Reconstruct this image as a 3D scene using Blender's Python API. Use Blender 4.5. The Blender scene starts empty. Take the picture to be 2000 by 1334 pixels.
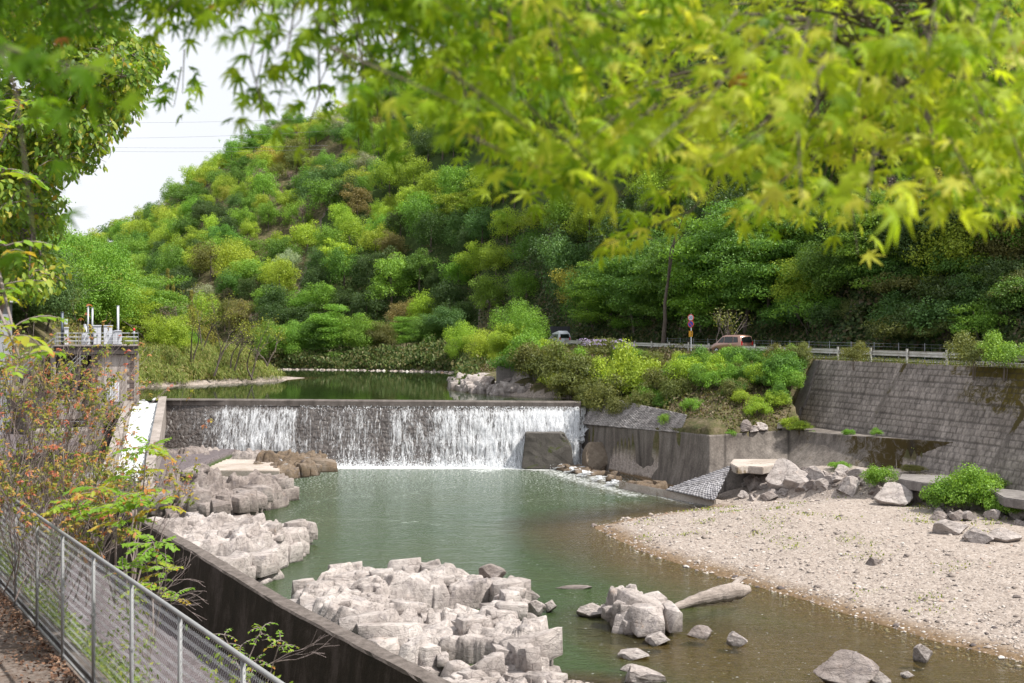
import bpy, bmesh, math, random
import numpy as np
from mathutils import Vector, Matrix

R = math.radians
rng = np.random.default_rng(7)
random.seed(7)
S = bpy.context.scene
COL = S.collection

# ------------------------------------------------------------------ camera, sky, sun, exposure
EYE = 11.5                      # eye height above the lower pool (z = 0)
FPX, CX, HY = 2222.0, 1000.0, 645.0
cam_d = bpy.data.cameras.new('camera'); cam = bpy.data.objects.new('camera', cam_d); COL.objects.link(cam)
cam.location = (0, 0, EYE); cam.rotation_euler = (R(90), 0, 0)
cam_d.lens = 40; cam_d.sensor_width = 36; cam_d.shift_y = -0.011
cam_d.clip_start = 0.05; cam_d.clip_end = 4000
cam_d.dof.use_dof = True; cam_d.dof.focus_distance = 60; cam_d.dof.aperture_fstop = 4.2
S.camera = cam
SUN_EL, SUN_AZ = 55.0, 108.0    # azimuth clockwise from +Y (the view direction)
w = bpy.data.worlds.new('World'); S.world = w; w.use_nodes = True
nt = w.node_tree; nt.nodes.clear()
sky = nt.nodes.new('ShaderNodeTexSky'); sky.sky_type = 'NISHITA'; sky.sun_disc = False
sky.sun_elevation = R(SUN_EL); sky.sun_rotation = R(SUN_AZ); sky.dust_density = 3.0; sky.air_density = 1.0
mx = nt.nodes.new('ShaderNodeMix'); mx.data_type = 'RGBA'; mx.inputs[0].default_value = 0.80
mx.inputs[7].default_value = (8.0, 8.15, 8.5, 1)     # thin bright overcast veil
tc = nt.nodes.new('ShaderNodeTexCoord'); cn = nt.nodes.new('ShaderNodeTexNoise'); cn.inputs['Scale'].default_value = 2.2
cn.inputs['Detail'].default_value = 5
mr = nt.nodes.new('ShaderNodeMapRange'); mr.inputs[1].default_value = .3; mr.inputs[2].default_value = .7
mr.inputs[3].default_value = .78; mr.inputs[4].default_value = .96
bg = nt.nodes.new('ShaderNodeBackground'); bg.inputs[1].default_value = 0.10
wo = nt.nodes.new('ShaderNodeOutputWorld')
nt.links.new(tc.outputs['Generated'], cn.inputs['Vector']); nt.links.new(cn.outputs[0], mr.inputs[0])
nt.links.new(mr.outputs[0], mx.inputs[0])
nt.links.new(sky.outputs[0], mx.inputs[6]); nt.links.new(mx.outputs[2], bg.inputs[0]); nt.links.new(bg.outputs[0], wo.inputs[0])
sd = bpy.data.lights.new('sun', 'SUN'); so = bpy.data.objects.new('sun', sd); COL.objects.link(so)
sd.energy = 5.0; sd.angle = R(0.8); sd.color = (1.0, 0.955, 0.88)
sv = Vector((math.sin(R(SUN_AZ)) * math.cos(R(SUN_EL)), math.cos(R(SUN_AZ)) * math.cos(R(SUN_EL)), math.sin(R(SUN_EL))))
so.rotation_euler = sv.to_track_quat('Z', 'Y').to_euler(); so.location = (40, -20, 80)
S.view_settings.view_transform = 'Standard'; S.view_settings.look = 'None'
S.view_settings.exposure = 0.44; S.view_settings.gamma = 1.0
S.cycles.max_bounces = 6; S.cycles.diffuse_bounces = 2; S.cycles.glossy_bounces = 2
S.cycles.transmission_bounces = 3; S.cycles.transparent_max_bounces = 10
S.cycles.caustics_reflective = False; S.cycles.caustics_refractive = False
S.cycles.sample_clamp_indirect = 4.0; S.cycles.use_adaptive_sampling = True; S.cycles.adaptive_threshold = 0.02
S.cycles.use_denoising = True

# ------------------------------------------------------------------ helpers
def P(x, y, Z):                 # photo pixel + distance -> world point
    return ((x - CX) / FPX * Z, Z, EYE - (y - HY) / FPX * Z)
def G(x, y, z=0.0):             # photo pixel on the level z -> world point
    Z = FPX * (EYE - z) / (y - HY)
    return ((x - CX) / FPX * Z, Z, z)
def px_of(p): return CX + FPX * p[0] / p[1], HY + FPX * (EYE - p[2]) / p[1]

def tag(o, label=None, cat=None, group=None, kind=None):
    if label: o['label'] = label
    if cat: o['category'] = cat
    if group: o['group'] = group
    if kind: o['kind'] = kind
    return o
def empty(name, loc, rz=0.0, **k):
    o = bpy.data.objects.new(name, None); COL.objects.link(o); o.location = loc; o.rotation_euler = (0, 0, rz)
    return tag(o, **k)
def link(name, me, m=None, parent=None, **k):
    if m is not None and not len(me.materials): me.materials.append(m)
    o = bpy.data.objects.new(name, me); COL.objects.link(o)
    if parent: o.parent = parent
    return tag(o, **k)
def mesh_np(name, V, Fc, smooth=False, attrs=None):
    """V (n,3); Fc (m,k) equal-sized faces"""
    V = np.ascontiguousarray(V, dtype=np.float32); Fc = np.ascontiguousarray(Fc, dtype=np.int32)
    me = bpy.data.meshes.new(name); m, k = Fc.shape
    me.vertices.add(len(V)); me.vertices.foreach_set('co', V.ravel())
    me.loops.add(m * k); me.loops.foreach_set('vertex_index', Fc.ravel())
    me.polygons.add(m); me.polygons.foreach_set('loop_start', np.arange(0, m * k, k, dtype=np.int32))
    me.polygons.foreach_set('loop_total', np.full(m, k, dtype=np.int32))
    if smooth: me.polygons.foreach_set('use_smooth', np.ones(m, dtype=bool))
    for a, val in (attrs or {}).items():
        at = me.attributes.new(a, 'FLOAT', 'POINT'); at.data.foreach_set('value', np.ascontiguousarray(val, dtype=np.float32))
    me.update(calc_edges=True); me.validate(); return me
class MB:
    """collects boxes, tubes and polygons; build() links them as one mesh"""
    def __init__(s): s.v = []; s.f = []
    def add(s, vs, fs):
        n = len(s.v); s.v += [tuple(v) for v in vs]; s.f += [tuple(i + n for i in f) for f in fs]; return s
    def box(s, c, d, rz=0.0, taper=1.0, m=None):
        x, y, z = d[0] / 2, d[1] / 2, d[2] / 2; vs = []
        for k, t in ((-1, 1), (1, taper)):
            for a, b in ((-1, -1), (1, -1), (1, 1), (-1, 1)): vs.append(Vector((a * x * t, b * y * t, k * z)))
        M = m or Matrix.Rotation(rz, 3, 'Z')
        return s.add([M @ v + Vector(c) for v in vs], [(3, 2, 1, 0), (4, 5, 6, 7), (0, 1, 5, 4), (1, 2, 6, 5), (2, 3, 7, 6), (3, 0, 4, 7)])
    def tube(s, pts, r, n=6, cap=True):
        pts = [Vector(p) for p in pts]; rs = r if isinstance(r, (list, tuple)) else [r] * len(pts); b0 = len(s.v); up = None
        for i, p in enumerate(pts):
            d = (pts[min(i + 1, len(pts) - 1)] - pts[max(i - 1, 0)]).normalized()
            if up is None: up = Vector((0, 0, 1)) if abs(d.z) < .9 else Vector((1, 0, 0))
            a = d.cross(up).normalized(); b = a.cross(d)
            up = b
            for k in range(n):
                t = 2 * math.pi * k / n; s.v.append(tuple(p + (a * math.cos(t) + b * math.sin(t)) * rs[i]))
        for i in range(len(pts) - 1):
            for k in range(n):
                q = b0 + i * n; s.f.append((q + k, q + (k + 1) % n, q + n + (k + 1) % n, q + n + k))
        if cap:
            s.f.append(tuple(b0 + k for k in range(n))[::-1]); q = b0 + (len(pts) - 1) * n; s.f.append(tuple(q + k for k in range(n)))
        return s
    def prism(s, poly, h, m=None):      # poly in local xy, extruded along local z by h, placed by matrix m
        n = len(poly); vs = [Vector((x, y, 0)) for x, y in poly] + [Vector((x, y, h)) for x, y in poly]
        if m: vs = [m @ v for v in vs]
        return s.add(vs, [tuple(range(n))[::-1], tuple(range(n, 2 * n))] + [(i, (i + 1) % n, n + (i + 1) % n, n + i) for i in range(n)])
    def build(s, name, m=None, parent=None, bevel=0, smooth=False, **k):
        me = bpy.data.meshes.new(name); me.from_pydata(s.v, [], s.f); me.update()
        if bevel:
            b = bmesh.new(); b.from_mesh(me); bmesh.ops.recalc_face_normals(b, faces=b.faces)
            bmesh.ops.bevel(b, geom=[e for e in b.edges if e.is_manifold and e.calc_face_angle(0) > .5], offset=bevel, segments=2, affect='EDGES', clamp_overlap=True)
            b.to_mesh(me); b.free()
        if smooth:
            for p in me.polygons: p.use_smooth = True
        return link(name, me, m, parent, **k)

# value noise
_T = np.random.default_rng(3).random((256, 256)).astype(np.float32)
def vn(x, y):
    xi = np.floor(x).astype(int); yi = np.floor(y).astype(int); fx = x - xi; fy = y - yi
    fx = fx * fx * (3 - 2 * fx); fy = fy * fy * (3 - 2 * fy)
    a = _T[xi & 255, yi & 255]; b = _T[(xi + 1) & 255, yi & 255]; c = _T[xi & 255, (yi + 1) & 255]; d = _T[(xi + 1) & 255, (yi + 1) & 255]
    return (a * (1 - fx) + b * fx) * (1 - fy) + (c * (1 - fx) + d * fx) * fy
def fbm(x, y, sc=1.0, o=4):
    s = 0; a = .5; t = 0
    for i in range(o):
        s = s + a * vn(x * sc + 17 * i, y * sc + 31 * i); t += a; a *= .5; sc *= 2.03
    return s / t - .5
def seg_dist(X, Y, pts, closed=False):
    D = np.full(np.shape(X), 1e9); n = len(pts)
    for i in range(n if closed else n - 1):
        ax, ay = pts[i][:2]; bx, by = pts[(i + 1) % n][:2]; dx, dy = bx - ax, by - ay
        t = np.clip(((X - ax) * dx + (Y - ay) * dy) / (dx * dx + dy * dy + 1e-9), 0, 1)
        D = np.minimum(D, np.hypot(X - ax - t * dx, Y - ay - t * dy))
    return D
def inside(X, Y, pts):
    c = np.zeros(np.shape(X), bool); n = len(pts)
    for i in range(n):
        ax, ay = pts[i][:2]; bx, by = pts[(i + 1) % n][:2]
        if ay == by: continue
        c ^= ((ay > Y) != (by > Y)) & (X < (bx - ax) * (Y - ay) / (by - ay) + ax)
    return c
def sdf(X, Y, pts): return np.where(inside(X, Y, pts), 1.0, -1.0) * seg_dist(X, Y, pts, True)   # positive inside
def sst(e0, e1, x):
    t = np.clip((x - e0) / (e1 - e0), 0, 1); return t * t * (3 - 2 * t)

# ------------------------------------------------------------------ materials
class Mt:
    def __init__(s, name):
        s.m = bpy.data.materials.new(name); s.m.use_nodes = True; s.nt = s.m.node_tree; s.nt.nodes.clear()
        s.out = s.n('ShaderNodeOutputMaterial')
    def n(s, t, ins=None, **props):
        q = s.nt.nodes.new(t)
        for k, v in props.items(): setattr(q, k, v)
        for k, v in (ins or {}).items():
            if isinstance(v, bpy.types.NodeSocket): s.nt.links.new(v, q.inputs[k])
            else: q.inputs[k].default_value = v
        return q
    def coord(s, kind='Object', scale=(1, 1, 1), rot=(0, 0, 0)):
        c = s.n('ShaderNodeTexCoord')
        return s.n('ShaderNodeMapping', {'Vector': c.outputs[kind], 'Scale': scale, 'Rotation': rot}).outputs[0]
    def noise(s, vec, sc, det=4, rough=.6, dist=0):
        return s.n('ShaderNodeTexNoise', {'Vector': vec, 'Scale': sc, 'Detail': det, 'Roughness': rough, 'Distortion': dist}).outputs[0]
    def ramp(s, fac, stops, interp='LINEAR'):
        q = s.n('ShaderNodeValToRGB', {'Fac': fac}); cr = q.color_ramp; cr.interpolation = interp
        while len(cr.elements) < len(stops): cr.elements.new(.5)
        for e, (p, c) in zip(cr.elements, stops):
            e.position = p; e.color = (c, c, c, 1) if isinstance(c, (int, float)) else (*c, 1)
        return q.outputs[0]
    def mix(s, f, a, b, mode='MIX'):
        q = s.n('ShaderNodeMix', data_type='RGBA', blend_type=mode)
        for i, v in ((0, f), (6, a), (7, b)):
            if isinstance(v, bpy.types.NodeSocket): s.nt.links.new(v, q.inputs[i])
            else: q.inputs[i].default_value = v if i == 0 else (*v, 1) if len(v) == 3 else v
        return q.outputs[2]
    def math(s, op, a, b=0.0, c=None, clamp=False):
        ins = {0: a, 1: b}
        if c is not None: ins[2] = c
        return s.n('ShaderNodeMath', ins, operation=op, use_clamp=clamp).outputs[0]
    def bump(s, h, st=.5, dist=.05, nrm=None):
        ins = {'Height': h, 'Strength': st, 'Distance': dist}
        if nrm is not None: ins['Normal'] = nrm
        return s.n('ShaderNodeBump', ins).outputs[0]
    def attr(s, a): return s.n('ShaderNodeAttribute', attribute_name=a).outputs['Fac']
    def bsdf(s, col, rough=.85, nrm=None, spec=.3, metal=0.0):
        ins = {'Base Color': col if isinstance(col, bpy.types.NodeSocket) else (*col, 1), 'Roughness': rough, 'Specular IOR Level': spec, 'Metallic': metal}
        if nrm is not None: ins['Normal'] = nrm
        return s.n('ShaderNodeBsdfPrincipled', ins)
    def done(s, sh):
        s.nt.links.new(sh.outputs[0] if hasattr(sh, 'outputs') else sh, s.out.inputs[0]); return s.m
def flat(name, c, rough=.6, spec=.4, metal=0.0, var=.15, sc=3.0):
    m = Mt(name); v = m.coord(); n = m.noise(v, sc, 5)
    col = m.mix(n, tuple(x * (1 - var) for x in c), tuple(min(1, x * (1 + var)) for x in c))
    return m.done(m.bsdf(col, rough, None, spec, metal))
def stone(name, stops, sc=.6, bump=.6, bd=.05, speck=.25, fine=9.0, rough=.9, extra=None, stretch=(1, 1, 1)):
    m = Mt(name); v = m.coord(scale=stretch)
    a = m.noise(v, sc, 9, .65, .4); col = m.ramp(a, stops)
    b = m.noise(v, fine, 6, .7)
    g = m.ramp(b, [(.3, 1 - speck), (.7, 1 + speck)])
    col = m.mix(1.0, col, g, 'MULTIPLY')
    h = m.math('ADD', m.math('MULTIPLY', a, .8), m.math('MULTIPLY', b, .35))
    if extra:
        r = extra(m, col, h, v)
        col, h = r if isinstance(r, tuple) else (r, h)
    return m.done(m.bsdf(col, rough, m.bump(h, bump, bd), .25))
def leafmat(name, stops, trans=.45, gloss=.35, per_object=False, var=.35, big=.0):
    """diffuse + translucent foliage; colour from a per-leaf value, or from the object's own colour for shared crowns"""
    m = Mt(name); r = m.attr('rnd')
    if per_object:
        oi = m.n('ShaderNodeObjectInfo'); base = oi.outputs['Color']
        col = m.mix(1.0, base, m.ramp(r, [(0, (1 - var, 1 - var * .8, 1 - var)), (.6, (1, 1, 1)), (1, (1 + var * 1.1, 1 + var * .8, 1.0))]), 'MULTIPLY')
    else: col = m.ramp(r, stops)
    d = m.n('ShaderNodeBsdfPrincipled', {'Base Color': col, 'Roughness': .5, 'Specular IOR Level': gloss})
    t = m.n('ShaderNodeBsdfTranslucent', {'Color': m.mix(1.0, col, (1.2, 1.15, .5), 'MULTIPLY')})
    return m.done(m.n('ShaderNodeMixShader', {0: trans, 1: d.outputs[0], 2: t.outputs[0]}))

# ------------------------------------------------------------------ foliage meshes (numpy)
DIA = (np.array([(-.5, 0, 0), (0, -.34, .05), (.5, 0, 0), (0, .34, .05)]), np.array([(0, 1, 2, 3)]))
ELL = (np.array([(-.5, 0, 0), (-.2, -.2, .04), (.15, -.2, .04), (.5, 0, -.08), (.15, .2, .04), (-.2, .2, .04), (-.2, 0, 0), (.15, 0, -.01)]),
       np.array([(0, 1, 6, 5), (1, 2, 7, 6), (6, 7, 4, 5), (2, 3, 4, 7)]))
BLADE = (np.array([(-.5, -.05, 0), (-.5, .05, 0), (.1, .05, .06), (.1, -.05, .06), (.5, 0, -.05), (.5, .001, -.05)]), np.array([(0, 3, 2, 1), (3, 4, 5, 2)]))
def unit(v): return v / (np.linalg.norm(v, axis=-1, keepdims=True) + 1e-9)
def leaves(name, C, Nn, size, shape=DIA, axis=None, spread=.55, rnd=None, g=rng):
    """one shape per centre; normals Nn (jittered), long axis along `axis` when given"""
    C = np.asarray(C, float); n = len(C); Nn = unit(np.asarray(Nn, float) + g.normal(0, spread, (n, 3)))
    A = g.normal(0, 1, (n, 3)) if axis is None else np.asarray(axis, float) + g.normal(0, .25, (n, 3))
    A = unit(A - (A * Nn).sum(1, keepdims=True) * Nn); B = np.cross(Nn, A)
    V0, F0 = shape; k = len(V0); s = np.broadcast_to(np.asarray(size, float), (n,))[:, None, None]
    V = C[:, None] + s * (V0[None, :, 0:1] * A[:, None] + V0[None, :, 1:2] * B[:, None] + V0[None, :, 2:3] * Nn[:, None])
    Fc = (F0[None] + (np.arange(n) * k)[:, None, None]).reshape(-1, F0.shape[1])
    r = g.random(n) if rnd is None else np.asarray(rnd)
    return mesh_np(name, V.reshape(-1, 3), Fc, attrs={'rnd': np.repeat(r, k)})
def sph(n, g=rng): return unit(g.normal(0, 1, (n, 3)))
def blob_crown(name, R0, H0, nb, per, leaf, flat_=1.0, low=-.25, g=rng, shape=DIA, fill=.25, mound=False, br=(.26, .44)):
    """crown of sub-blobs: centres on an ellipsoid (R0 wide, H0 high, centre at z = H0*.5), each blob a shell of small leaves"""
    d = sph(nb * 3, g); d = d[d[:, 2] > low][:nb]; nb = len(d)
    rad = g.uniform(.40, .98, nb)
    c = d * rad[:, None] * np.array([R0, R0, H0 * .5]) + np.array([0, 0, H0 * .5])
    c[:, :2] += g.normal(0, R0 * .09, (nb, 2)); c[:, 2] += g.normal(0, H0 * .05, nb)
    r = g.uniform(br[0], br[1], nb) * R0
    C = []; NN = []; rr = []
    for i in range(nb):
        m = int(per * (r[i] / (.35 * R0)) ** 2); u = sph(m, g); u = u[(u[:, 2] > -.55) | (g.random(m) < .3)]
        k = g.uniform(.78, 1.08, len(u)); inner = g.random(len(u)) < fill; k[inner] *= g.uniform(.4, .95, inner.sum())
        lump = 1 + .34 * np.sin(u[:, 0] * 7 + i) * np.sin(u[:, 1] * 6 + 2 * i) * np.cos(u[:, 2] * 5 + i)
        p = c[i] + u * (r[i] * k * lump)[:, None] * np.array([1, 1, flat_])
        C.append(p); NN.append(u * np.array([1, 1, 1 / flat_]) + np.array([0, 0, .35])); rr.append(np.clip(g.random(len(u)) * .7 + .3 * g.random(), 0, 1))
    C = np.concatenate(C); NN = unit(np.concatenate(NN)); rr = np.concatenate(rr)
    if mound: C[:, 2] = np.maximum(C[:, 2], 0.02 * g.random(len(C)))
    return leaves(name, C, NN, leaf * g.uniform(.7, 1.3, len(C)), shape, None, .5, rr, g)
def grow(mb, p, d, L, r, depth, g, tips, bend=.25, split=(2, 4), ang=.6, up=.15, sides=5, ratio=.68, min_r=.006):
    """recursive tapered limb into MB; tips collects end points"""
    p = np.array(p, float); d = unit(np.array(d, float)); pts = [p.copy()]; rs = [r]; n = 4
    for i in range(n):
        d = unit(d + g.normal(0, bend / n * 1.6, 3) + np.array([0, 0, up / n])); p = p + d * L / n
        pts.append(p.copy()); rs.append(max(min_r, r * (1 - .42 * (i + 1) / n)))
    mb.tube(pts, rs, max(3, sides), cap=False)
    if depth <= 0: tips.append((pts[-1], d)); tips.append((pts[-2], d)); return
    for k in range(g.integers(split[0], split[1] + 1)):
        q = pts[-1] if k < 2 else pts[g.integers(2, n)]
        dd = unit(d + unit(g.normal(0, 1, 3)) * ang * g.uniform(.6, 1.3))
        grow(mb, q, dd, L * ratio * g.uniform(.8, 1.15), rs[-1] * .8, depth - 1, g, tips, bend, split, ang, up, sides - 1, ratio, min_r)
def copy_tree(o, parent=None):
    c = o.copy(); COL.objects.link(c)
    if parent: c.parent = parent
    for ch in [k for k in o.children]: copy_tree(ch, c)
    return c
ORD = ['', 'first', 'second', 'third', 'fourth', 'fifth', 'sixth', 'seventh', 'eighth', 'ninth', 'tenth', 'eleventh', 'twelfth', 'thirteenth',
       'fourteenth', 'fifteenth', 'sixteenth', 'seventeenth', 'eighteenth', 'nineteenth']
TENS = {20: 'twentieth', 30: 'thirtieth', 40: 'fortieth', 50: 'fiftieth', 60: 'sixtieth', 70: 'seventieth', 80: 'eightieth', 90: 'ninetieth'}
TN = {20: 'twenty', 30: 'thirty', 40: 'forty', 50: 'fifty', 60: 'sixty', 70: 'seventy', 80: 'eighty', 90: 'ninety'}
def ordinal(i):
    if i >= 100: return str(i) + 'th'
    if i < 20: return ORD[i]
    if i % 10 == 0: return TENS.get(i, str(i) + 'th')
    return TN[i // 10 * 10] + '-' + ORD[i % 10]
def from_left(i, n): return 'leftmost' if i == 0 else 'rightmost' if i == n - 1 else ordinal(i + 1) + ' from the left'
# ------------------------------------------------------------------ the lie of the land
UP = 5.35                                                   # level of the upper pool
def g2(*a): return G(*a)[:2]
SHORE = [g2(1160, 1028), g2(1250, 1075), g2(1400, 1122), g2(1560, 1167), g2(1700, 1212), g2(1850, 1257), g2(2000, 1292), (26, 33), (40, 22), (60, 5),
         (240, 0), (240, 98), (7.5, 98), (5.6, 97), g2(1165, 905, .2), g2(1300, 945, .2), g2(1400, 962, .2), g2(1405, 988), g2(1300, 1003), g2(1210, 1017)]
WALL_TOP = [P(1138, 828, 97.2), P(1385, 850, 81), P(1540, 840, 82.5), P(1890, 866, 69.5)]
WALL_FOOT = [(5.5, 95.9, .0), G(1225, 925, .2), G(1300, 943, .25), G(1400, 958, .8), G(1540, 905, 2.5), G(1662, 905, 2.9), G(1880, 920, 2.9)]
UPSHORE = [(5.9, 98), (6.2, 102), G(1110, 778, UP)[:2], g2(1040, 776, UP), g2(985, 772, UP), g2(905, 762, UP), g2(900, 751, UP), g2(930, 738, UP),
           g2(915, 730, UP), g2(880, 727, UP), g2(700, 723, UP), g2(540, 721.5, UP), (-62, 188), (-100, 206), (-160, 260),
           (-150, 235), (-90, 180), (-52, 162), (-36, 158), g2(600, 738, UP), g2(545, 744, UP), g2(400, 751, UP), g2(275, 757, UP), (-38, 112), (-33.6, 103), (-33, 98)]
FOOT_T = np.array([-1.6, -.8, -.6, -.48, -.355, -.22, -.1, -.03]); FOOT_Z = np.array([420, 380, 330, 270, 236, 214, 203, 190])
SKY_T = np.array([-1.5, -.6, -.45, -.3375, -.30, -.27, -.24, -.20, -.16, -.10, -.03, .1, .25, .45, 1.5])
SKY_E = np.array([.02, .03, .05, .100, .126, .150, .170, .181, .196, .222, .27, .34, .36, .36, .36])
def road_c(X, Y): return X + .344 * Y
def road_z(Y): return 9.22 + .004 * (Y - 75)
def H(X, Y):
    X = np.asarray(X, float); Y = np.asarray(Y, float)
    c = road_c(X, Y); cf = X + .6526 * Y; t = X / np.maximum(Y, 1)
    nz = fbm(X, Y, .35, 4); nb = fbm(X + 90, Y, .06, 4)
    # river bed
    h = -1.5 + nb * .6 + 0 * X
    d = sdf(X, Y, SHORE)
    shallow = -np.clip(-d * .15, 0, 1.6)
    near = sst(54, 42, Y) * sst(-1, 6, X + (Y - 40) * .35)
    bed = np.maximum(shallow, -1.6 + 1.28 * near) + nz * .22 * sst(0, 3, -d)
    bed = np.maximum(bed, .35 - 1.0 * np.hypot((X - 1.9) / 3.4, (Y - 36.3) / 1.9))          # gravel spit by the island
    h = bed
    bar = np.clip(.14 * d, 0, 1.25) + nz * .12 + .25 * sst(4, 12, d) * (nb)
    dwall = seg_dist(X, Y, WALL_FOOT + [(45, 55)])
    wf = np.interp(X, [5.5, 11.4, 14.5, 18, 20.6, 22, 27, 45], [0, .05, .2, 1.3, 2.2, 2.4, 2.6, 3.2])
    bar = np.maximum(bar, wf - np.clip(dwall - 2.2, 0, 99) * .45 + nz * .3) if True else bar
    h = np.where(d > 0, bar, h)
    # embankment between the river walls and the road
    BANK = [p[:2] for p in WALL_TOP] + [(31.5, 64), (41, 38), (60, -15), (240, -15), (240, 400), (5.9, 400), (5.9, 97.3)]
    ib = inside(X, Y, BANK)
    dw = seg_dist(X, Y, [p[:2] for p in WALL_TOP] + [(31.5, 64), (41, 38)]); dr = np.clip(53.6 - c, 0, 99)
    zw = np.interp(Y, [70, 82, 97, 120], [4.6, 4.2, 3.5, UP])
    k = dw / (dw + dr + .01)
    hb = zw + (road_z(Y) - zw) * np.clip(k, 0, 1) ** .85 + nz * .9 * np.clip(k * (1 - k) * 4, 0, 1)
    # big battered wall: hold the ground back behind it
    hb = np.where((Y < 88.4) & (X > 20.9) & (c < 54.3), np.minimum(hb, 3.8 + 0 * X), hb)
    h = np.where(ib, hb, h)
    # upper pool and its banks
    du = sdf(X, Y, UPSHORE); up = Y > np.where((X > -33) & (X < 6.3), 101.5 - .075 * (X + 31.4), 98)
    hu = np.where(du > 0, UP - .25 - np.clip(du * .25, 0, 2), 0)
    left = (X < -20 - .0 * Y) & (du <= 0) & (t < -.05) & (Y < 182 + 0 * X) & ~((Y > 176) & (X > -50))
    hl = UP + np.clip(-du * .35, 0, 2.2) + sst(4, 10, -du) * .8 + np.maximum(0, -41 - X - .16 * (Y - 118)) * .56 + nb * 3 * sst(4, 30, -du)
    hl = np.minimum(hl, 31 + nb * 8)
    flat = (X > -40) & (Y > 141) & (Y < 160); hl = np.where(flat & (-du < 6), UP + np.clip(-du * .08, 0, .5), hl)
    hr = UP + np.clip(-du * .55, 0, 1.2) + (road_z(Y) - UP - 1.2) * np.clip(-du / (-du + np.clip(54 - c, 0, 99) + .1), 0, 1)
    hu = np.where(du > 0, hu, np.where(left, hl, hr))
    h = np.where(up & ~(ib & (Y < 104)), hu, h)
    # road bench
    rb = (c > 54.1) & (Y < 190) & (Y > -20); h = np.where(rb, road_z(Y) - .02, h)
    # hills
    Zf = np.where(t > -.03, 61.6 / np.maximum(t + .344, .05), np.interp(t, FOOT_T, FOOT_Z))
    Zf = np.where((t > -.1) & (t < .02), np.interp(t, [-.1, .02], [203, 169]), Zf)
    Zr = Zf + np.interp(t, [-.4, -.2, 0, .4], [150, 170, 190, 170])
    Hr = np.interp(t, SKY_T, SKY_E) * Zr + EYE - 7.5
    u = (Y - Zf) / (Zr - Zf)
    z0 = np.where(t > -.03, road_z(Zf), UP + 1.2)
    gu = 1 - (1 - np.clip(u, 0, 1)) ** np.interp(t, [-.3, 0, .2], [1.25, 1.35, 1.8])
    hh = z0 + (Hr - z0) * gu - np.clip(u - 1, 0, 3) * Hr * .3 + nb * 16 * sst(0, .25, u) * np.interp(t, [-.35, -.1], [.4, 1])
    h = np.where(u > 0, np.maximum(hh, np.where(t < -.03, UP + .8, z0)), h)
    # left bank below the weir: footpath, slope, floor of the side channel, terrace the viewer stands on
    lf = (Y < 100) & (cf < 15.2) & (X < 6)
    hs = np.interp(cf, [.9, .95, 4.35, 4.6, 8.2, 9.5, 30], [9.88, 6.8, 6.8, 6.62, 2.2, 1.0, .9])
    hs = hs + nz * .5 * sst(4.7, 6, cf) + nz * .03
    h = np.where(lf, hs, h)
    lt = (Y < 100) & (X < -23.5) & (cf >= 15.2) & (Y > 55) ; h = np.where(lt, 1.3 + 0 * X + nz * .3, h)
    lt2 = (Y <= 112) & (Y > 60) & (X < -34 - .09 * (100 - Y)) & (cf > 8); h = np.where(lt2, np.maximum(h, 2.6 + nz * .3 + np.clip(-44 - X, 0, 40) * .35), h)
    return h
def grid_polar(t0, t1, nt_, z0, z1, nz_):
    t = np.linspace(t0, t1, nt_); z = z0 * (z1 / z0) ** np.linspace(0, 1, nz_)
    T, Z = np.meshgrid(t, z); return T * Z, Z
X, Y = grid_polar(-.95, .95, 600, 3.0, 900, 950)
Zg = H(X, Y); tt = X / Y
ny, nx = X.shape; idx = np.arange(ny * nx).reshape(ny, nx)
Fq = np.stack([idx[:-1, :-1], idx[:-1, 1:], idx[1:, 1:], idx[1:, :-1]], -1).reshape(-1, 4)
def kind_of_ground(X, Y, Z):    # 0 gravel/bed, 1 soil with green, 2 path, 3 forest floor
    c = road_c(X, Y); cf = X + .6526 * Y
    k = np.zeros(X.shape)
    k = np.where((Y > 98) & (Z > UP + .55), 1.0, k)
    k = np.where(inside(X, Y, [p[:2] for p in WALL_TOP] + [(41, 38), (60, -15), (240, -15), (240, 400), (5.9, 400), (5.9, 97.3)]) & (Z > 3.2), 1.0, k)
    k = np.where((cf < 4.5) & (Y < 60) & (X < 6), 2.0, k)
    k = np.where((cf >= 4.5) & (cf < 15.4) & (Y < 98) & (X < 4), 5.0, k); k = np.where((X < -23.5) & (Y > 55) & (Y < 98), 5.0, k)
    t = X / Y; Zf = np.where(t > -.03, 61.6 / np.maximum(t + .344, .05), np.interp(t, FOOT_T, FOOT_Z))
    k = np.where((Y > Zf) , 3.0, k); k = np.where((X < -44) & (Y > 70), 1.3, k)
    return k
kd = kind_of_ground(X, Y, Zg)
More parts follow.
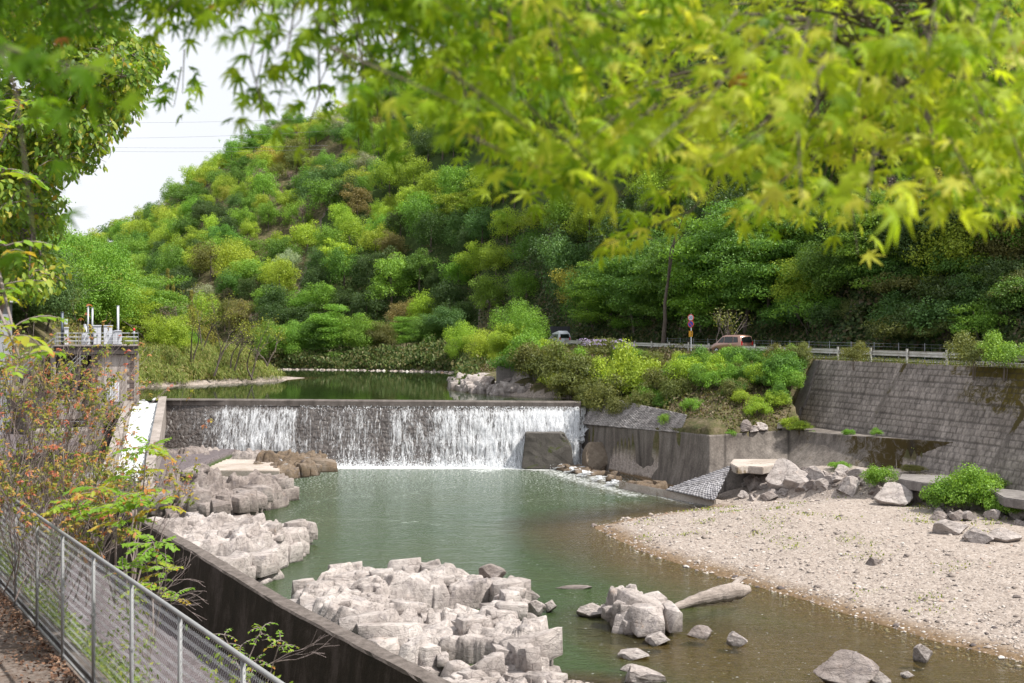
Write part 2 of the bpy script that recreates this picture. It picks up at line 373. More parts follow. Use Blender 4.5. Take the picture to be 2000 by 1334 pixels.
def mat_ground():
    m = Mt('ground_soil'); v = m.coord(); k = m.attr('kind')
    n1 = m.noise(v, 1.3, 8); n2 = m.noise(v, 9, 5, .7); n3 = m.noise(v, .18, 4)
    vo = m.n('ShaderNodeTexVoronoi', {'Vector': v, 'Scale': 5.5}); vc = m.n('ShaderNodeTexVoronoi', {'Vector': v, 'Scale': 17})
    stones = m.mix(.55, m.ramp(vo.outputs['Color'], [(.0, (.11, .088, .078)), (.35, (.26, .215, .185)), (.7, (.36, .305, .265)), (1, (.46, .41, .375))]),
                   m.ramp(vc.outputs['Color'], [(.0, (.12, .098, .085)), (.5, (.32, .27, .235)), (1, (.46, .41, .375))]))
    wet = m.n('ShaderNodeSeparateXYZ', {0: m.n('ShaderNodeNewGeometry').outputs['Position']}).outputs[2]
    wf = m.n('ShaderNodeMapRange', {0: m.math('ADD', wet, m.math('MULTIPLY', n1, .12)), 1: .12, 2: .30, 3: 0.0, 4: 1.0}).outputs[0]
    stones = m.mix(wf, m.mix(1.0, stones, (.50, .40, .27), 'MULTIPLY'), stones)
    soil = m.ramp(n1, [(.3, (.045, .06, .016)), (.5, (.10, .088, .042)), (.7, (.17, .135, .09))])
    path = m.mix(m.ramp(n2, [(.45, 0), (.7, 1)]), m.ramp(n1, [(.3, (.13, .105, .09)), (.7, (.22, .185, .165))]), (.10, .06, .04))
    fl = m.ramp(n1, [(.3, (.03, .055, .014)), (.7, (.06, .09, .022))])
    a = m.mix(m.ramp(m.math('ADD', k, m.math('MULTIPLY', n1, .5)), [(.6, 0), (.85, 1)]), stones, soil)
    a = m.mix(m.ramp(m.math('DIVIDE', k, 4), [(.37, 0), (.42, 1)]), a, path)
    a = m.mix(m.ramp(m.math('DIVIDE', k, 4), [(.62, 0), (.7, 1)]), a, fl)
    a = m.mix(m.ramp(m.math('DIVIDE', k, 5), [(.85, 0), (.95, 1)]), a, m.mix(1.0, stones, (.42, .42, .50), 'MULTIPLY'))
    hgt = m.math('ADD', m.math('MULTIPLY', vo.outputs['Distance'], -.7), m.math('MULTIPLY', n2, .5))
    return m.done(m.bsdf(a, .92, m.bump(hgt, .7, .08), .2))
MG = mat_ground()
isn = ((Y > np.where(tt > -.03, 61.6 / np.maximum(tt + .344, .05), np.interp(tt, FOOT_T, FOOT_Z))) | ((X < -48) & (Y > 118)))
fm = isn[:-1, :-1].ravel()
Vg = np.stack([X, Y, Zg], -1).reshape(-1, 3)
def submesh(name, V, Fc, at):
    u, inv = np.unique(Fc, return_inverse=True); return mesh_np(name, V[u], inv.reshape(Fc.shape), True, {k: a[u] for k, a in at.items()})
link('ground', submesh('ground', Vg, Fq[~fm], {'kind': kd.ravel()}), MG, kind='structure')
link('hills', submesh('hills', Vg, Fq[fm], {'kind': kd.ravel()}), MG, kind='structure')
# land behind and beside the viewer, so nothing ends in a hole
me = mesh_np('ground_near', [(-500, -300, 4.5), (500, -300, 4.5), (500, 3.05, 4.5), (-500, 3.05, 4.5), (-3.75, 3.05, 4.5), (-3.75, 3.0, 4.5)], [(0, 1, 2, 3)], attrs={'kind': [1.0] * 6})
link('ground', me, MG, kind='structure')
b = MB(); b.box((-2.6, -3.2, 9.35), (8.5, 12, 1.1), R(-33)); b.build('ground', flat('terrace_earth', (.12, .1, .07)), kind='structure')

# finer gravel bar sheet with real relief
gx, gy = np.meshgrid(np.arange(-1, 40, .22), np.arange(30, 76, .22))
dd = sdf(gx, gy, SHORE); hz = H(gx, gy)
ok = (dd > -.6) & (hz < 3.4) & (road_c(gx, gy) < 50) & ~((gy > 76))
hz = hz + .02 + fbm(gx, gy, 2.2, 3) * .07 - sst(.0, -.6, dd) * .05
ii = np.arange(gx.size).reshape(gx.shape); Fb = np.stack([ii[:-1, :-1], ii[:-1, 1:], ii[1:, 1:], ii[1:, :-1]], -1).reshape(-1, 4)
okf = (ok[:-1, :-1] & ok[1:, 1:] & ok[:-1, 1:] & ok[1:, :-1]).ravel()
link('gravel_bar', submesh('gravel_bar', np.stack([gx, gy, hz], -1).reshape(-1, 3), Fb[okf], {'kind': np.zeros(gx.size)}), MG, kind='structure')

# ------------------------------------------------------------------ water
FOAM = [[g2(560, 1002), g2(600, 985), g2(640, 974), g2(720, 970)], [g2(790, 968), g2(830, 958), g2(880, 952)],
        [g2(590, 1012), g2(700, 1014), g2(820, 1020), g2(900, 1030)], [g2(1100, 915, .1), g2(1150, 930), g2(1230, 950), g2(1320, 975), g2(1400, 990)],
        [g2(1060, 915), g2(1100, 928), g2(1160, 945), g2(1240, 968)], [g2(1000, 980), g2(1100, 975), g2(1200, 985), g2(1260, 1000)],
        [g2(560, 922), g2(600, 922), g2(625, 915)], [g2(940, 920), g2(1000, 912)], [g2(1085, 952), g2(1160, 958), g2(1230, 975), g2(1270, 990)]]
FOOTLINE = [(-16.0, 96.4), (0.0, 96.2), (2.6, 95.4)]
def water_sheet(name, x0, x1, y0, y1, step, z, m, keep=None, **k):
    wx, wy = np.meshgrid(np.arange(x0, x1, step), np.arange(y0, y1, step))
    h_ = H(wx, wy); dep = np.clip(z - h_, 0, 3)
    fo = np.zeros(wx.shape)
    if z < 1:
        for i, L in enumerate(FOAM): fo = np.maximum(fo, np.exp(-(seg_dist(wx, wy, L) / (.5 + .03 * (wy - 50).clip(0))) ** 2) * (.30 if i in (0, 1, 2, 5, 8) else .52))
        df = seg_dist(wx, wy, FOOTLINE); fo = np.maximum(fo, np.exp(-(df / 1.5) ** 2) * 1.25 + .34 * np.exp(-(df / 6) ** 2)); agit = np.exp(-(df / 17) ** 2)
    else: agit = np.zeros(wx.shape)
    i_ = np.arange(wx.size).reshape(wx.shape); F_ = np.stack([i_[:-1, :-1], i_[:-1, 1:], i_[1:, 1:], i_[1:, :-1]], -1).reshape(-1, 4)
    kp = (h_ < z + .35); kp = kp if keep is None else kp & keep(wx, wy)
    kf = (kp[:-1, :-1] | kp[1:, 1:] | kp[:-1, 1:] | kp[1:, :-1]).ravel() if keep is None else (kp[:-1, :-1] & kp[1:, 1:] & kp[:-1, 1:] & kp[1:, :-1]).ravel()
    me = submesh(name, np.stack([wx, wy, np.full(wx.shape, z)], -1).reshape(-1, 3), F_[kf], {'depth': dep.ravel(), 'foam': fo.ravel(), 'agit': agit.ravel()})
    return link(name, me, m, **k)
def mat_water(name, lower=True):
    m = Mt(name); v = m.coord(); dep = m.attr('depth'); fo = m.attr('foam'); ag = m.attr('agit')
    vs = m.coord(scale=(.55, 1.0, 1)); n1 = m.noise(vs, 1.1 if lower else .35, 3, .5, .6); n2 = m.noise(vs, 4.2, 4, .6, .8); n3 = m.noise(vs, 11, 3, .6)
    if lower:
        hgt = m.math('ADD', m.math('MULTIPLY', n1, 1.0), m.math('ADD', m.math('MULTIPLY', n2, .5), m.math('MULTIPLY', n3, .28)))
        st = m.math('ADD', .42, m.math('MULTIPLY', ag, .58)); nrm = m.bump(hgt, st, .20)
    else: nrm = m.bump(m.math('ADD', n1, m.math('MULTIPLY', n2, .25)), .05, .08)
    deep = m.mix(m.noise(v, .12, 3), (.024, .055, .018), (.050, .066, .022)) if lower else m.mix(m.noise(v, .1, 3), (.012, .026, .008), (.03, .042, .012))
    turb = m.mix(m.n('ShaderNodeMapRange', {0: dep, 1: .15, 2: .9}).outputs[0], (.085, .062, .026), deep)
    if lower: turb = m.mix(m.math('MULTIPLY', ag, .28), turb, (.10, .12, .095))
    body = m.n('ShaderNodeBsdfDiffuse', {'Color': turb}); tr = m.n('ShaderNodeBsdfTransparent', {'Color': (.78, .76, .56, 1)})
    f = m.n('ShaderNodeMapRange', {0: dep, 1: 0.0, 2: 1.0 if lower else .6, 3: .04, 4: 1.0}).outputs[0]
    sub = m.n('ShaderNodeMixShader', {0: f, 1: tr.outputs[0], 2: body.outputs[0]})
    gl = m.n('ShaderNodeBsdfGlossy', {'Roughness': .09 if lower else .03, 'Normal': nrm, 'Color': (.93, .96, 1, 1)})
    fr = m.n('ShaderNodeFresnel', {'IOR': 1.33, 'Normal': nrm}).outputs[0]
    fr = m.math('MULTIPLY', fr, .85)
    s = m.n('ShaderNodeMixShader', {0: fr, 1: sub.outputs[0], 2: gl.outputs[0]})
    if lower:
        fn = m.noise(m.coord(scale=(.7, 1.2, 1)), 3.2, 6, .75, 1.0); fn2 = m.noise(vs, 14, 4, .8)
        thr = m.math('ADD', m.math('MULTIPLY', fn, .7), m.math('MULTIPLY', fn2, .45))
        mask = m.n('ShaderNodeMapRange', {0: m.math('ADD', thr, m.math('MULTIPLY', fo, .42)), 1: .76, 2: .90}).outputs[0]
        glint = m.n('ShaderNodeMapRange', {0: m.math('ADD', m.noise(m.coord(scale=(.6, 1.5, 1)), 9, 2, .5), m.math('MULTIPLY', ag, .13)), 1: .70, 2: .76, 3: 0, 4: .8}).outputs[0]
        mask = m.math('MAXIMUM', mask, glint, clamp=True)
        s = m.n('ShaderNodeMixShader', {0: mask, 1: s.outputs[0], 2: m.bsdf((.78, .80, .80), .6, nrm).outputs[0]})
    return m.done(s)
MW = mat_water('river_water'); MW2 = mat_water('still_water', False)
water_sheet('river_water', -36, 40, 20, 98.4, .24, 0.0, MW, kind='structure', label='green rippled river pool below the weir')
water_sheet('reservoir_water', -170, 10, 99.6, 262, .6, UP, MW2, kind='structure', label='still dark green water held above the weir')

# ------------------------------------------------------------------ weir
CL, CR = Vector((-31.4, 100.2, 5.5)), Vector((5.9, 97.4, 5.42))          # ends of the crest's river edge
ax_ = (CR - CL); axl = ax_.length; ax_.normalize(); out_ = Vector((ax_.y, -ax_.x, 0)).normalized()
if out_.y > 0: out_ = -out_
def weir_pt(s, n, z): p = CL + ax_ * s + out_ * n; return (p.x, p.y, z)
weir = empty('weir', weir_pt(axl / 2, 0, 0), label='long stone river weir with water spilling over its dark face', cat='weir')
def local(mb, root):
    mb.v = [tuple(Vector(v) - root.location) for v in mb.v]; return mb
def moss_extra(th=.55, c=(.045, .055, .012), sc=.35):
    def f(m, col, h, v):
        n = m.noise(v, sc, 8, .7, .5); return m.mix(m.ramp(n, [(th, 0), (th + .08, 1)]), col, c)
    return f
def streaks(dark=(.05, .045, .04), amt=.6, sx=1.6):
    def f(m, col, h, v):
        n = m.noise(m.coord(scale=(sx, sx, .12)), 1.0, 7, .75); return m.mix(m.ramp(n, [(.42, 0), (.68, amt)]), col, dark)
    return f
M_lip = stone('weir_lip_concrete', [(.3, (.10, .085, .075)), (.7, (.20, .175, .16))], .8, .4, .03, extra=streaks(amt=.5))
def mat_masonry():
    m = Mt('wet_masonry'); v = m.coord(scale=(1, 1, .8)); vo = m.n('ShaderNodeTexVoronoi', {'Vector': v, 'Scale': 2.6}); ve = m.n('ShaderNodeTexVoronoi', {'Vector': v, 'Scale': 2.6}, feature='DISTANCE_TO_EDGE')
    col = m.ramp(vo.outputs['Color'], [(0, (.058, .048, .044)), (.6, (.082, .069, .063)), (1, (.11, .094, .086))])
    e = m.ramp(ve.outputs['Distance'], [(.0, .55), (.16, 1)]); col = m.mix(e, (.035, .029, .026), col)
    n = m.noise(v, 7, 6, .7); col = m.mix(1.0, col, m.ramp(n, [(.3, .6), (.7, 1.4)]), 'MULTIPLY')
    return m.done(m.bsdf(col, .38, m.bump(m.math('ADD', m.math('MULTIPLY', e, .7), m.math('MULTIPLY', n, .5)), .7, .08), .5))
M_mas = mat_masonry()
b = MB(); n = 60
prof = [(-1.2, 4.6), (-1.2, 5.36), (-.75, 5.47), (0, 5.47), (.12, 5.36), (.14, 4.92), (-.3, 4.7)]
for i in range(n + 1):
    s = axl * i / n
    for a, z in prof: b.v.append(weir_pt(s, a, z - .07 * i / n))
k = len(prof)
for i in range(n):
    for j in range(k - 1): q = i * k + j; b.f.append((q, q + 1, q + k + 1, q + k))
local(b, weir).build('crest', M_lip, weir)
gs, gz = np.meshgrid(np.linspace(0, axl, 520), np.linspace(0, 1, 90))
zz = 4.95 - gz * 6.2; nn = .02 + gz * 3.0
# rubble relief: staggered rounded blocks
def cells(u, v, cw, ch):
    row = np.floor(v / ch); uu = u / cw + .5 * (row % 2) + .25 * vn(row * 1.7, row * 0 + 3); ci = np.floor(uu); fx = uu - ci - .5; fy = v / ch - row - .5
    r = _T[(ci.astype(int) * 7) & 255, (row.astype(int) * 13) & 255]; e = np.clip(1 - np.maximum(np.abs(fx), np.abs(fy)) * 2, 0, .35) / .35
    return e * (.6 + .8 * r)
rel = cells(gs + fbm(gs, zz, .8) * .9, zz + fbm(gs + 9, zz, .8) * .7, .55, .36) * .055
nn = nn + rel + fbm(gs, zz, .5) * .15
pts = np.stack([CL.x + ax_.x * gs + out_.x * nn, CL.y + ax_.y * gs + out_.y * nn, zz], -1).reshape(-1, 3) - np.array(weir.location)
ii = np.arange(gs.size).reshape(gs.shape); Fw = np.stack([ii[:-1, :-1], ii[1:, :-1], ii[1:, 1:], ii[:-1, 1:]], -1).reshape(-1, 4)
link('face', mesh_np('face', pts, Fw, True), M_mas, weir)
# falling water: a rough, broken sheet a hand's width off the masonry
FX = [0, 330, 395, 415, 430, 500, 575, 585, 600, 650, 665, 690, 715, 735, 752, 765, 790, 830, 850, 900, 950, 1000, 1060, 1100, 1125, 1140, 1160]
FD = [.28, .32, .36, .48, .60, .68, .62, .44, .42, .42, .50, .54, .54, .42, .40, .58, .60, .46, .58, .66, .72, .78, .88, .94, .90, .3, 0]
def fall_sheet(off, seed):
    gs, gz = np.meshgrid(np.linspace(1.0, axl - .1, 700), np.linspace(0, 1, 110))
    zz = 4.98 - gz * (5.05 + 0 * gs); nn = .10 + (gz ** .85) * 2.45 + off + .1
    nn = nn + fbm(gs * 4 + seed, gz * 9, 1, 3) * .25 * (gz + .2) + .12 * np.sin(gz * 18 + vn(gs * 1.5, gs * 0 + seed) * 6) * gz
    wx = CL.x + ax_.x * gs + out_.x * nn; wy = CL.y + ax_.y * gs + out_.y * nn
    px = CX + FPX * wx / wy; d = np.interp(px, FX, FD)
    d = d * (1 - .5 * sst(.12, 0, gz)) + .10 * (fbm(gs * 1.2 + seed, gs * 0 + 5, 1, 3)) * 2
    foot = np.interp(px, [400, 410, 560, 590, 640], [1.15, 1.15, 1.15, .6, -.2]); d = np.where(zz < foot, -1, d)
    return np.stack([wx, wy, zz], -1).reshape(-1, 3), d.ravel(), gs.shape
def mat_fall():
    m = Mt('falling_water'); fl = m.attr('flow')
    v1 = m.coord(scale=(6.5, 2.2, .40)); v2 = m.coord(scale=(19, 6, 1.7)); n = m.noise(v1, 1.0, 5, .65, .35); n2 = m.noise(v2, 1.0, 5, .7, .6)
    c = m.noise(m.coord(scale=(1.5, 1, .06)), 1.0, 3, .5)
    t = m.math('ADD', m.math('ADD', m.math('MULTIPLY', n, .42), m.math('MULTIPLY', n2, .46)), m.math('MULTIPLY', c, .16))
    a = m.n('ShaderNodeMapRange', {0: m.math('ADD', t, m.math('MULTIPLY', m.math('SUBTRACT', fl, .5), .34)), 1: .52, 2: .64, 3: 0, 4: .93}).outputs[0]
    d = m.bsdf((.86, .88, .91), .45, m.bump(n2, .8, .08), .5); t2 = m.n('ShaderNodeBsdfTranslucent', {'Color': (.8, .83, .88, 1)})
    ws = m.n('ShaderNodeMixShader', {0: .35, 1: d.outputs[0], 2: t2.outputs[0]})
    return m.done(m.n('ShaderNodeMixShader', {0: a, 1: m.n('ShaderNodeBsdfTransparent').outputs[0], 2: ws.outputs[0]}))
M_fall = mat_fall()
A = fall_sheet(0, 1); Bs = fall_sheet(.22, 40); k = len(A[0])
ii = np.arange(k).reshape(A[2]); Fw = np.stack([ii[:-1, :-1], ii[1:, :-1], ii[1:, 1:], ii[:-1, 1:]], -1).reshape(-1, 4)
wf = link('waterfall', mesh_np('waterfall', np.concatenate([A[0], Bs[0]]), np.concatenate([Fw, Fw + k]), True, {'flow': np.concatenate([A[1], Bs[1] * .8])}), M_fall,
     label='white curtain of water falling in streaks down the weir face', kind='structure')
# splash drops along the foot and flung from the lip
n = 15000; s = rng.uniform(13, axl - .3, n); hz = rng.exponential(.24, n); q = 2.65 + rng.normal(0, .42, n)
lipm = rng.random(n) < .14; hz = np.where(lipm, 4.85 - rng.exponential(.35, n) + .1, hz); q = np.where(lipm, .2 + rng.exponential(.12, n), q)
pxs = CX + FPX * (CL.x + ax_.x * s) / 97; dens = np.interp(pxs, FX, FD); kp = rng.random(n) < dens * 1.1; s, hz, q = s[kp], hz[kp], q[kp]
C = np.stack([CL.x + ax_.x * s + out_.x * q, CL.y + ax_.y * s + out_.y * q, hz], -1)
M_drop = flat('spray_white', (.85, .87, .9), .4, .5, 0, .05)
link('water_spray', leaves('water_spray', C, out_[:] + np.zeros((len(C), 3)), rng.uniform(.04, .11, len(C)), DIA, (0, 0, 1)), M_drop, kind='stuff', label='white splashing drops at the lip and foot of the weir')

# ------------------------------------------------------------------ rock outcrops (height fields of jointed blocks)
def mat_rock(name, stops, joint=.8, moss=None, lich=.0):
    m = Mt(name); v = m.coord(); a = m.noise(v, .55, 9, .65, .5); b = m.noise(v, 4.5, 8, .7); c = m.noise(v, 22, 4, .7)
    col = m.ramp(a, stops); col = m.mix(1.0, col, m.ramp(b, [(.30, .42), (.46, .95), (.75, 1.25)]), 'MULTIPLY')
    col = m.mix(m.ramp(m.noise(v, 1.4, 6, .8), [(.54, 0), (.66, .6)]), col, (.15, .135, .145))       # grey-blue weathering
    col = m.mix(m.ramp(m.noise(m.coord(rot=(1, 2, 0)), 1.1, 5, .7), [(.62, 0), (.74, .5)]), col, (.36, .22, .13))   # iron
    if moss: col = m.mix(m.ramp(m.noise(v, .9, 6), [(.55, 0), (.66, 1)]), col, moss)
    ve = m.n('ShaderNodeTexVoronoi', {'Vector': m.coord(scale=(1, 1, 1.8), rot=(.3, .2, .5)), 'Scale': 1.5}, feature='DISTANCE_TO_EDGE').outputs['Distance']
    cr = m.ramp(ve, [(0, 0), (.02, 1)]); col = m.mix(m.math('MULTIPLY', m.math('SUBTRACT', 1, cr), .28), col, (.05, .04, .038))
    z = m.n('ShaderNodeSeparateXYZ', {0: m.n('ShaderNodeNewGeometry').outputs['Position']}).outputs[2]
    wet = m.n('ShaderNodeMapRange', {0: m.math('ADD', z, m.math('MULTIPLY', b, .12)), 1: .08, 2: .17, 3: .45, 4: 1.0}).outputs[0]
    col = m.mix(1.0, col, wet, 'MULTIPLY')
    h = m.math('ADD', m.math('ADD', m.math('MULTIPLY', a, 1.0), m.math('MULTIPLY', b, .4)), m.math('ADD', m.math('MULTIPLY', c, .16), m.math('MULTIPLY', cr, .12)))
    st = m.noise(m.coord(scale=(.5, .5, 5), rot=(.35, .15, .2)), 2.0, 6, .75, .3); h = m.math('ADD', h, m.math('MULTIPLY', st, .3)); col = m.mix(1.0, col, m.ramp(st, [(.3, .88), (.5, 1.0), (.7, 1.05)]), 'MULTIPLY')
    return m.done(m.bsdf(col, .85, m.bump(h, 1.0, .13), .25))
M_rock = mat_rock('pale_granite', [(.28, (.15, .13, .122)), (.46, (.35, .308, .288)), (.72, (.53, .483, .458))])
M_rock2 = mat_rock('brown_rock', [(.28, (.11, .09, .082)), (.5, (.25, .212, .195)), (.75, (.38, .34, .318))])
M_rockw = mat_rock('wet_ledge', [(.28, (.07, .055, .045)), (.5, (.15, .11, .075)), (.75, (.24, .20, .165))])
_b = bmesh.new(); bmesh.ops.create_icosphere(_b, subdivisions=4, radius=1); _b.verts.ensure_lookup_table()
ICO_V = unit(np.array([q.co[:] for q in _b.verts])); ICO_F = np.array([[q.index for q in f.verts] for f in _b.faces]); _b.free()
def cut_poly(g, dm, tilt, k, lo=.5, hi=.85):
    b = bmesh.new(); bmesh.ops.create_cube(b, size=2)
    for q in b.verts: q.co = Vector([q.co[i] * dm[i] * g.uniform(.8, 1.05) for i in range(3)])
    for _ in range(k):
        n = Vector(g.normal(0, 1, 3)); n.z = abs(n.z) * .8 + .05; n.normalize(); d = sum(abs(n[i]) * dm[i] for i in range(3)) * g.uniform(lo, hi)
        r = bmesh.ops.bisect_plane(b, geom=b.verts[:] + b.edges[:] + b.faces[:], plane_co=n * d, plane_no=n, clear_outer=True)
        e = [x for x in r['geom_cut'] if isinstance(x, bmesh.types.BMEdge)]
        if len(e) > 2: bmesh.ops.contextual_create(b, geom=e)
    return b
def block_shape(g, dm, tilt=.25):
    """a jointed block: an irregular box with a few planes split off, left with its sharp edges"""
    b = cut_poly(g, dm, tilt, int(g.integers(3, 7))); bmesh.ops.bevel(b, geom=b.edges[:], offset=.016, segments=1, affect='EDGES', clamp_overlap=True)
    bmesh.ops.triangulate(b, faces=b.faces[:]); b.verts.index_update()
    v = np.array([q.co[:] for q in b.verts]); f = np.array([[q.index for q in p.verts] for p in b.faces]); b.free(); return v, f
def outcrop(name, poly, top, big=1.7, small=.6, amp=.5, edge=1.2, res=.08, seed=1, m=None, rot=.4, tilt=.25, low=-.6, stretch=1.7, cat='rock outcrop', label='', blocks=.38, bsz=(.25, .95)):
    g = np.random.default_rng(seed); poly = [p[:2] for p in poly]; pa = np.array(poly)
    x0, y0 = pa.min(0) - .6; x1, y1 = pa.max(0) + .6
    gx, gy = np.meshgrid(np.arange(x0, x1, res), np.arange(y0, y1, res * 1.15))
    wx = gx + fbm(gx + seed * 7, gy, 1.1, 3) * .5; wy = gy + fbm(gx, gy + seed * 5, 1.1, 3) * .5
    cr_, sr_ = math.cos(rot), math.sin(rot)
    def vor(cell):
        nxs = int((x1 - x0 + 4) / cell) + 1; nys = int((y1 - y0 + 4) / cell) + 1; n = nxs * nys
        s = np.stack([g.uniform(x0 - 2, x1 + 2, n), g.uniform(y0 - 2, y1 + 2, n)], -1)
        u = lambda x, y: ((x * cr_ + y * sr_) / stretch, -x * sr_ + y * cr_)
        su, sv_ = u(s[:, 0], s[:, 1]); n2 = int(n / stretch) + 2; s = s[:n2]; su = su[:n2]; sv_ = sv_[:n2]
        gu, gv = u(wx.ravel(), wy.ravel()); best = np.empty(gu.size, int); d1 = np.empty(gu.size); d2 = np.empty(gu.size)
        for a in range(0, gu.size, 4000):
            D = np.abs(gu[a:a + 4000, None] - su) ** 1.6 + np.abs(gv[a:a + 4000, None] - sv_) ** 1.6
            o = np.argpartition(D, 1, axis=1)[:, :2]; da = np.take_along_axis(D, o, 1); sw = da[:, 0] > da[:, 1]
            best[a:a + 4000] = np.where(sw, o[:, 1], o[:, 0]); da.sort(1); d1[a:a + 4000] = da[:, 0] ** .625; d2[a:a + 4000] = da[:, 1] ** .625
        return s, best.reshape(gx.shape), (d2 - d1).reshape(gx.shape)
    s1, b1, e1 = vor(big); s2, b2, e2 = vor(small); s3, b3, e3 = vor(max(.26, small * .42))
    ds = sdf(s1[:, 0], s1[:, 1], poly); hh = top(s1[:, 0], s1[:, 1]) * sst(-.1, edge, ds) + g.normal(0, amp * .5, len(s1)) * sst(-.2, .8, ds) - sst(.3, -.5, ds) * 1.3
    ti = g.normal(0, tilt * .45, (len(s1), 2)).clip(-.22, .22); h = hh[b1] + (gx - s1[b1, 0]) * ti[b1, 0] + (gy - s1[b1, 1]) * ti[b1, 1]
    ti2 = g.normal(0, tilt * .7, (len(s2), 2)).clip(-.3, .3); h += (g.normal(0, amp * .26, len(s2)))[b2] + (gx - s2[b2, 0]) * ti2[b2, 0] + (gy - s2[b2, 1]) * ti2[b2, 1]
    ti3 = g.normal(0, tilt * 1.1, (len(s3), 2)).clip(-.45, .45); h += (g.normal(0, amp * .10, len(s3)))[b3] + (gx - s3[b3, 0]) * ti3[b3, 0] + (gy - s3[b3, 1]) * ti3[b3, 1]
    cw = .5 + vn(gx * .7 + seed, gy * .7); h -= (.34 * np.exp(-(e1 / .07) ** 2) + .15 * np.exp(-(e2 / .05) ** 2)) * cw + .03 * np.exp(-(e3 / .03) ** 2)
    h += fbm(gx, gy, .9, 4) * .26 + fbm(gx, gy, 7, 3) * .05
    hp = np.pad(h, 1, mode='edge'); h = (hp[1:-1, 1:-1] * 5 + hp[:-2, 1:-1] + hp[2:, 1:-1] + hp[1:-1, :-2] + hp[1:-1, 2:]) / 9
    d = sdf(gx, gy, poly); h = h - np.clip(-d, 0, 9) * 2.2
    ok = h > low; h = np.maximum(h, low)
    ii = np.arange(gx.size).reshape(gx.shape); Fo = np.stack([ii[:-1, :-1], ii[:-1, 1:], ii[1:, 1:], ii[1:, :-1]], -1).reshape(-1, 4)
    kf = (ok[:-1, :-1] | ok[1:, 1:]).ravel(); jx = gx * 0
    V = np.stack([gx + jx, gy + jx[::-1], h], -1).reshape(-1, 3); u_, inv = np.unique(Fo[kf], return_inverse=True)
    Vb = V[u_]; Fb_ = inv.reshape(-1, 4); c = Vb.mean(0); c[2] = 0
    Fb_ = np.concatenate([Fb_[:, [0, 1, 2]], Fb_[:, [0, 2, 3]]])
    # angular joint blocks standing in and on the mass
    area = (x1 - x0) * (y1 - y0); nb = int(area * blocks * 2.1); bx = g.uniform(x0, x1, nb); by = g.uniform(y0, y1, nb); bd = sdf(bx, by, poly)
    kp = (bd > -.1) & (g.random(nb) < np.where(bd < 1.0, 1, .45)); bx, by, bd = bx[kp], by[kp], bd[kp]; nb = len(bx)
    ix = np.clip(((bx - x0) / res).astype(int), 0, gx.shape[1] - 1); iy = np.clip(((by - y0) / (res * 1.15)).astype(int), 0, gx.shape[0] - 1); bh = h[iy, ix]
    Vs = [Vb]; Fs = [Fb_]; off = len(Vb); rz0 = math.atan2(sr_, cr_)
    per = np.array(poly + [poly[0]]); sl_ = np.hypot(*np.diff(per, axis=0).T); nc = int(sl_.sum() * 3.6 * min(1, blocks * 2.6))
    jobs = [(bx[i], by[i], bh[i], g.uniform(*bsz) * (1 if bd[i] > .6 else .8), 0) for i in range(nb) if bh[i] > low + .12]
    for i in range(nc):                                     # broken blocks cladding the steep sides down to the water
        k = g.choice(len(sl_), p=sl_ / sl_.sum()); f_ = g.random(); q = per[k] * (1 - f_) + per[k + 1] * f_ + g.normal(0, .16, 2); cen = per[:-1].mean(0); q = q + (cen - q) / np.linalg.norm(cen - q) * g.uniform(-.05, .75)
        ix = int(np.clip((q[0] - x0) / res, 0, gx.shape[1] - 1)); iy = int(np.clip((q[1] - y0) / (res * 1.15), 0, gx.shape[0] - 1)); tz = float(top(q[0:1], q[1:2])[0])
        jobs.append((q[0], q[1], g.uniform(-.15, .80) * tz, g.uniform(.45, 1.25) * min(1, .45 + tz * .5), 1))
    for (X0_, Y0_, Z0_, sc, kind_) in jobs:
        dm = np.array([sc * g.uniform(.8, 1.7), sc * g.uniform(.5, 1.0), sc * (g.uniform(.4, .95) if kind_ else g.uniform(.22, .55)) + .12]) * .62
        v, f = block_shape(g, dm, tilt)
        a = rz0 + g.normal(0, .22) + (math.pi / 2 if g.random() < .35 else 0); ca, sa = math.cos(a), math.sin(a); tx = g.normal(0, .12)
        v = np.stack([v[:, 0] * ca - v[:, 1] * sa + X0_, v[:, 0] * sa + v[:, 1] * ca + Y0_, v[:, 2] + v[:, 0] * tx + Z0_ - dm[2] * (0 if kind_ else g.uniform(.5, .95))], -1)
        Vs.append(v); Fs.append(f + off); off += len(v)
    o = link(name, mesh_np(name, np.concatenate(Vs) - c, np.concatenate(Fs)), m or M_rock, label=label, cat=cat); o.location = c
    return o
island = [g2(600, 1190), G(640, 1128, .6)[:2], G(690, 1100, 1.0)[:2], G(790, 1103, 1.2)[:2], G(820, 1112, 1)[:2], G(880, 1106, 1.2)[:2], G(935, 1100, 1.3)[:2], G(1008, 1122, 1)[:2], (0.1, 44.5), (-.4, 42.0),
          (.55, 40.3), (.75, 38.2), (.4, 37.2), (-1.2, 37.0), (-3.0, 37.6), (-4.2, 38.6), (-6.6, 41.0), (-8.0, 43.2)]
outcrop('rock_island', island, lambda x, y: 1.0 + .05 * (45 - y) * 0 + .25 * np.sin(x * .9) + .2 * (x < -3.4) - .3 * np.exp(-((x + 3.2) ** 2 / .5 + (y - 45.5) ** 2 / 3)), 2.3, .85, .4, .8, .05, 5, rot=.35, tilt=.2,
        label='large pale fractured rock island in the river beside the dark wall')
slabs = [(-.9, 37.6), (.9, 38.6), (1.55, 38.0), (1.5, 36.2), (.9, 34.8), (-1.2, 34.0), (-2.2, 35.2), (-2.0, 36.8)]
outcrop('rock_slab', slabs, lambda x, y: .38 + 0 * x, 1.1, .5, .22, .5, .06, 9, rot=.9, tilt=.1, label='low pale flat slabs at the near foot of the rock island')
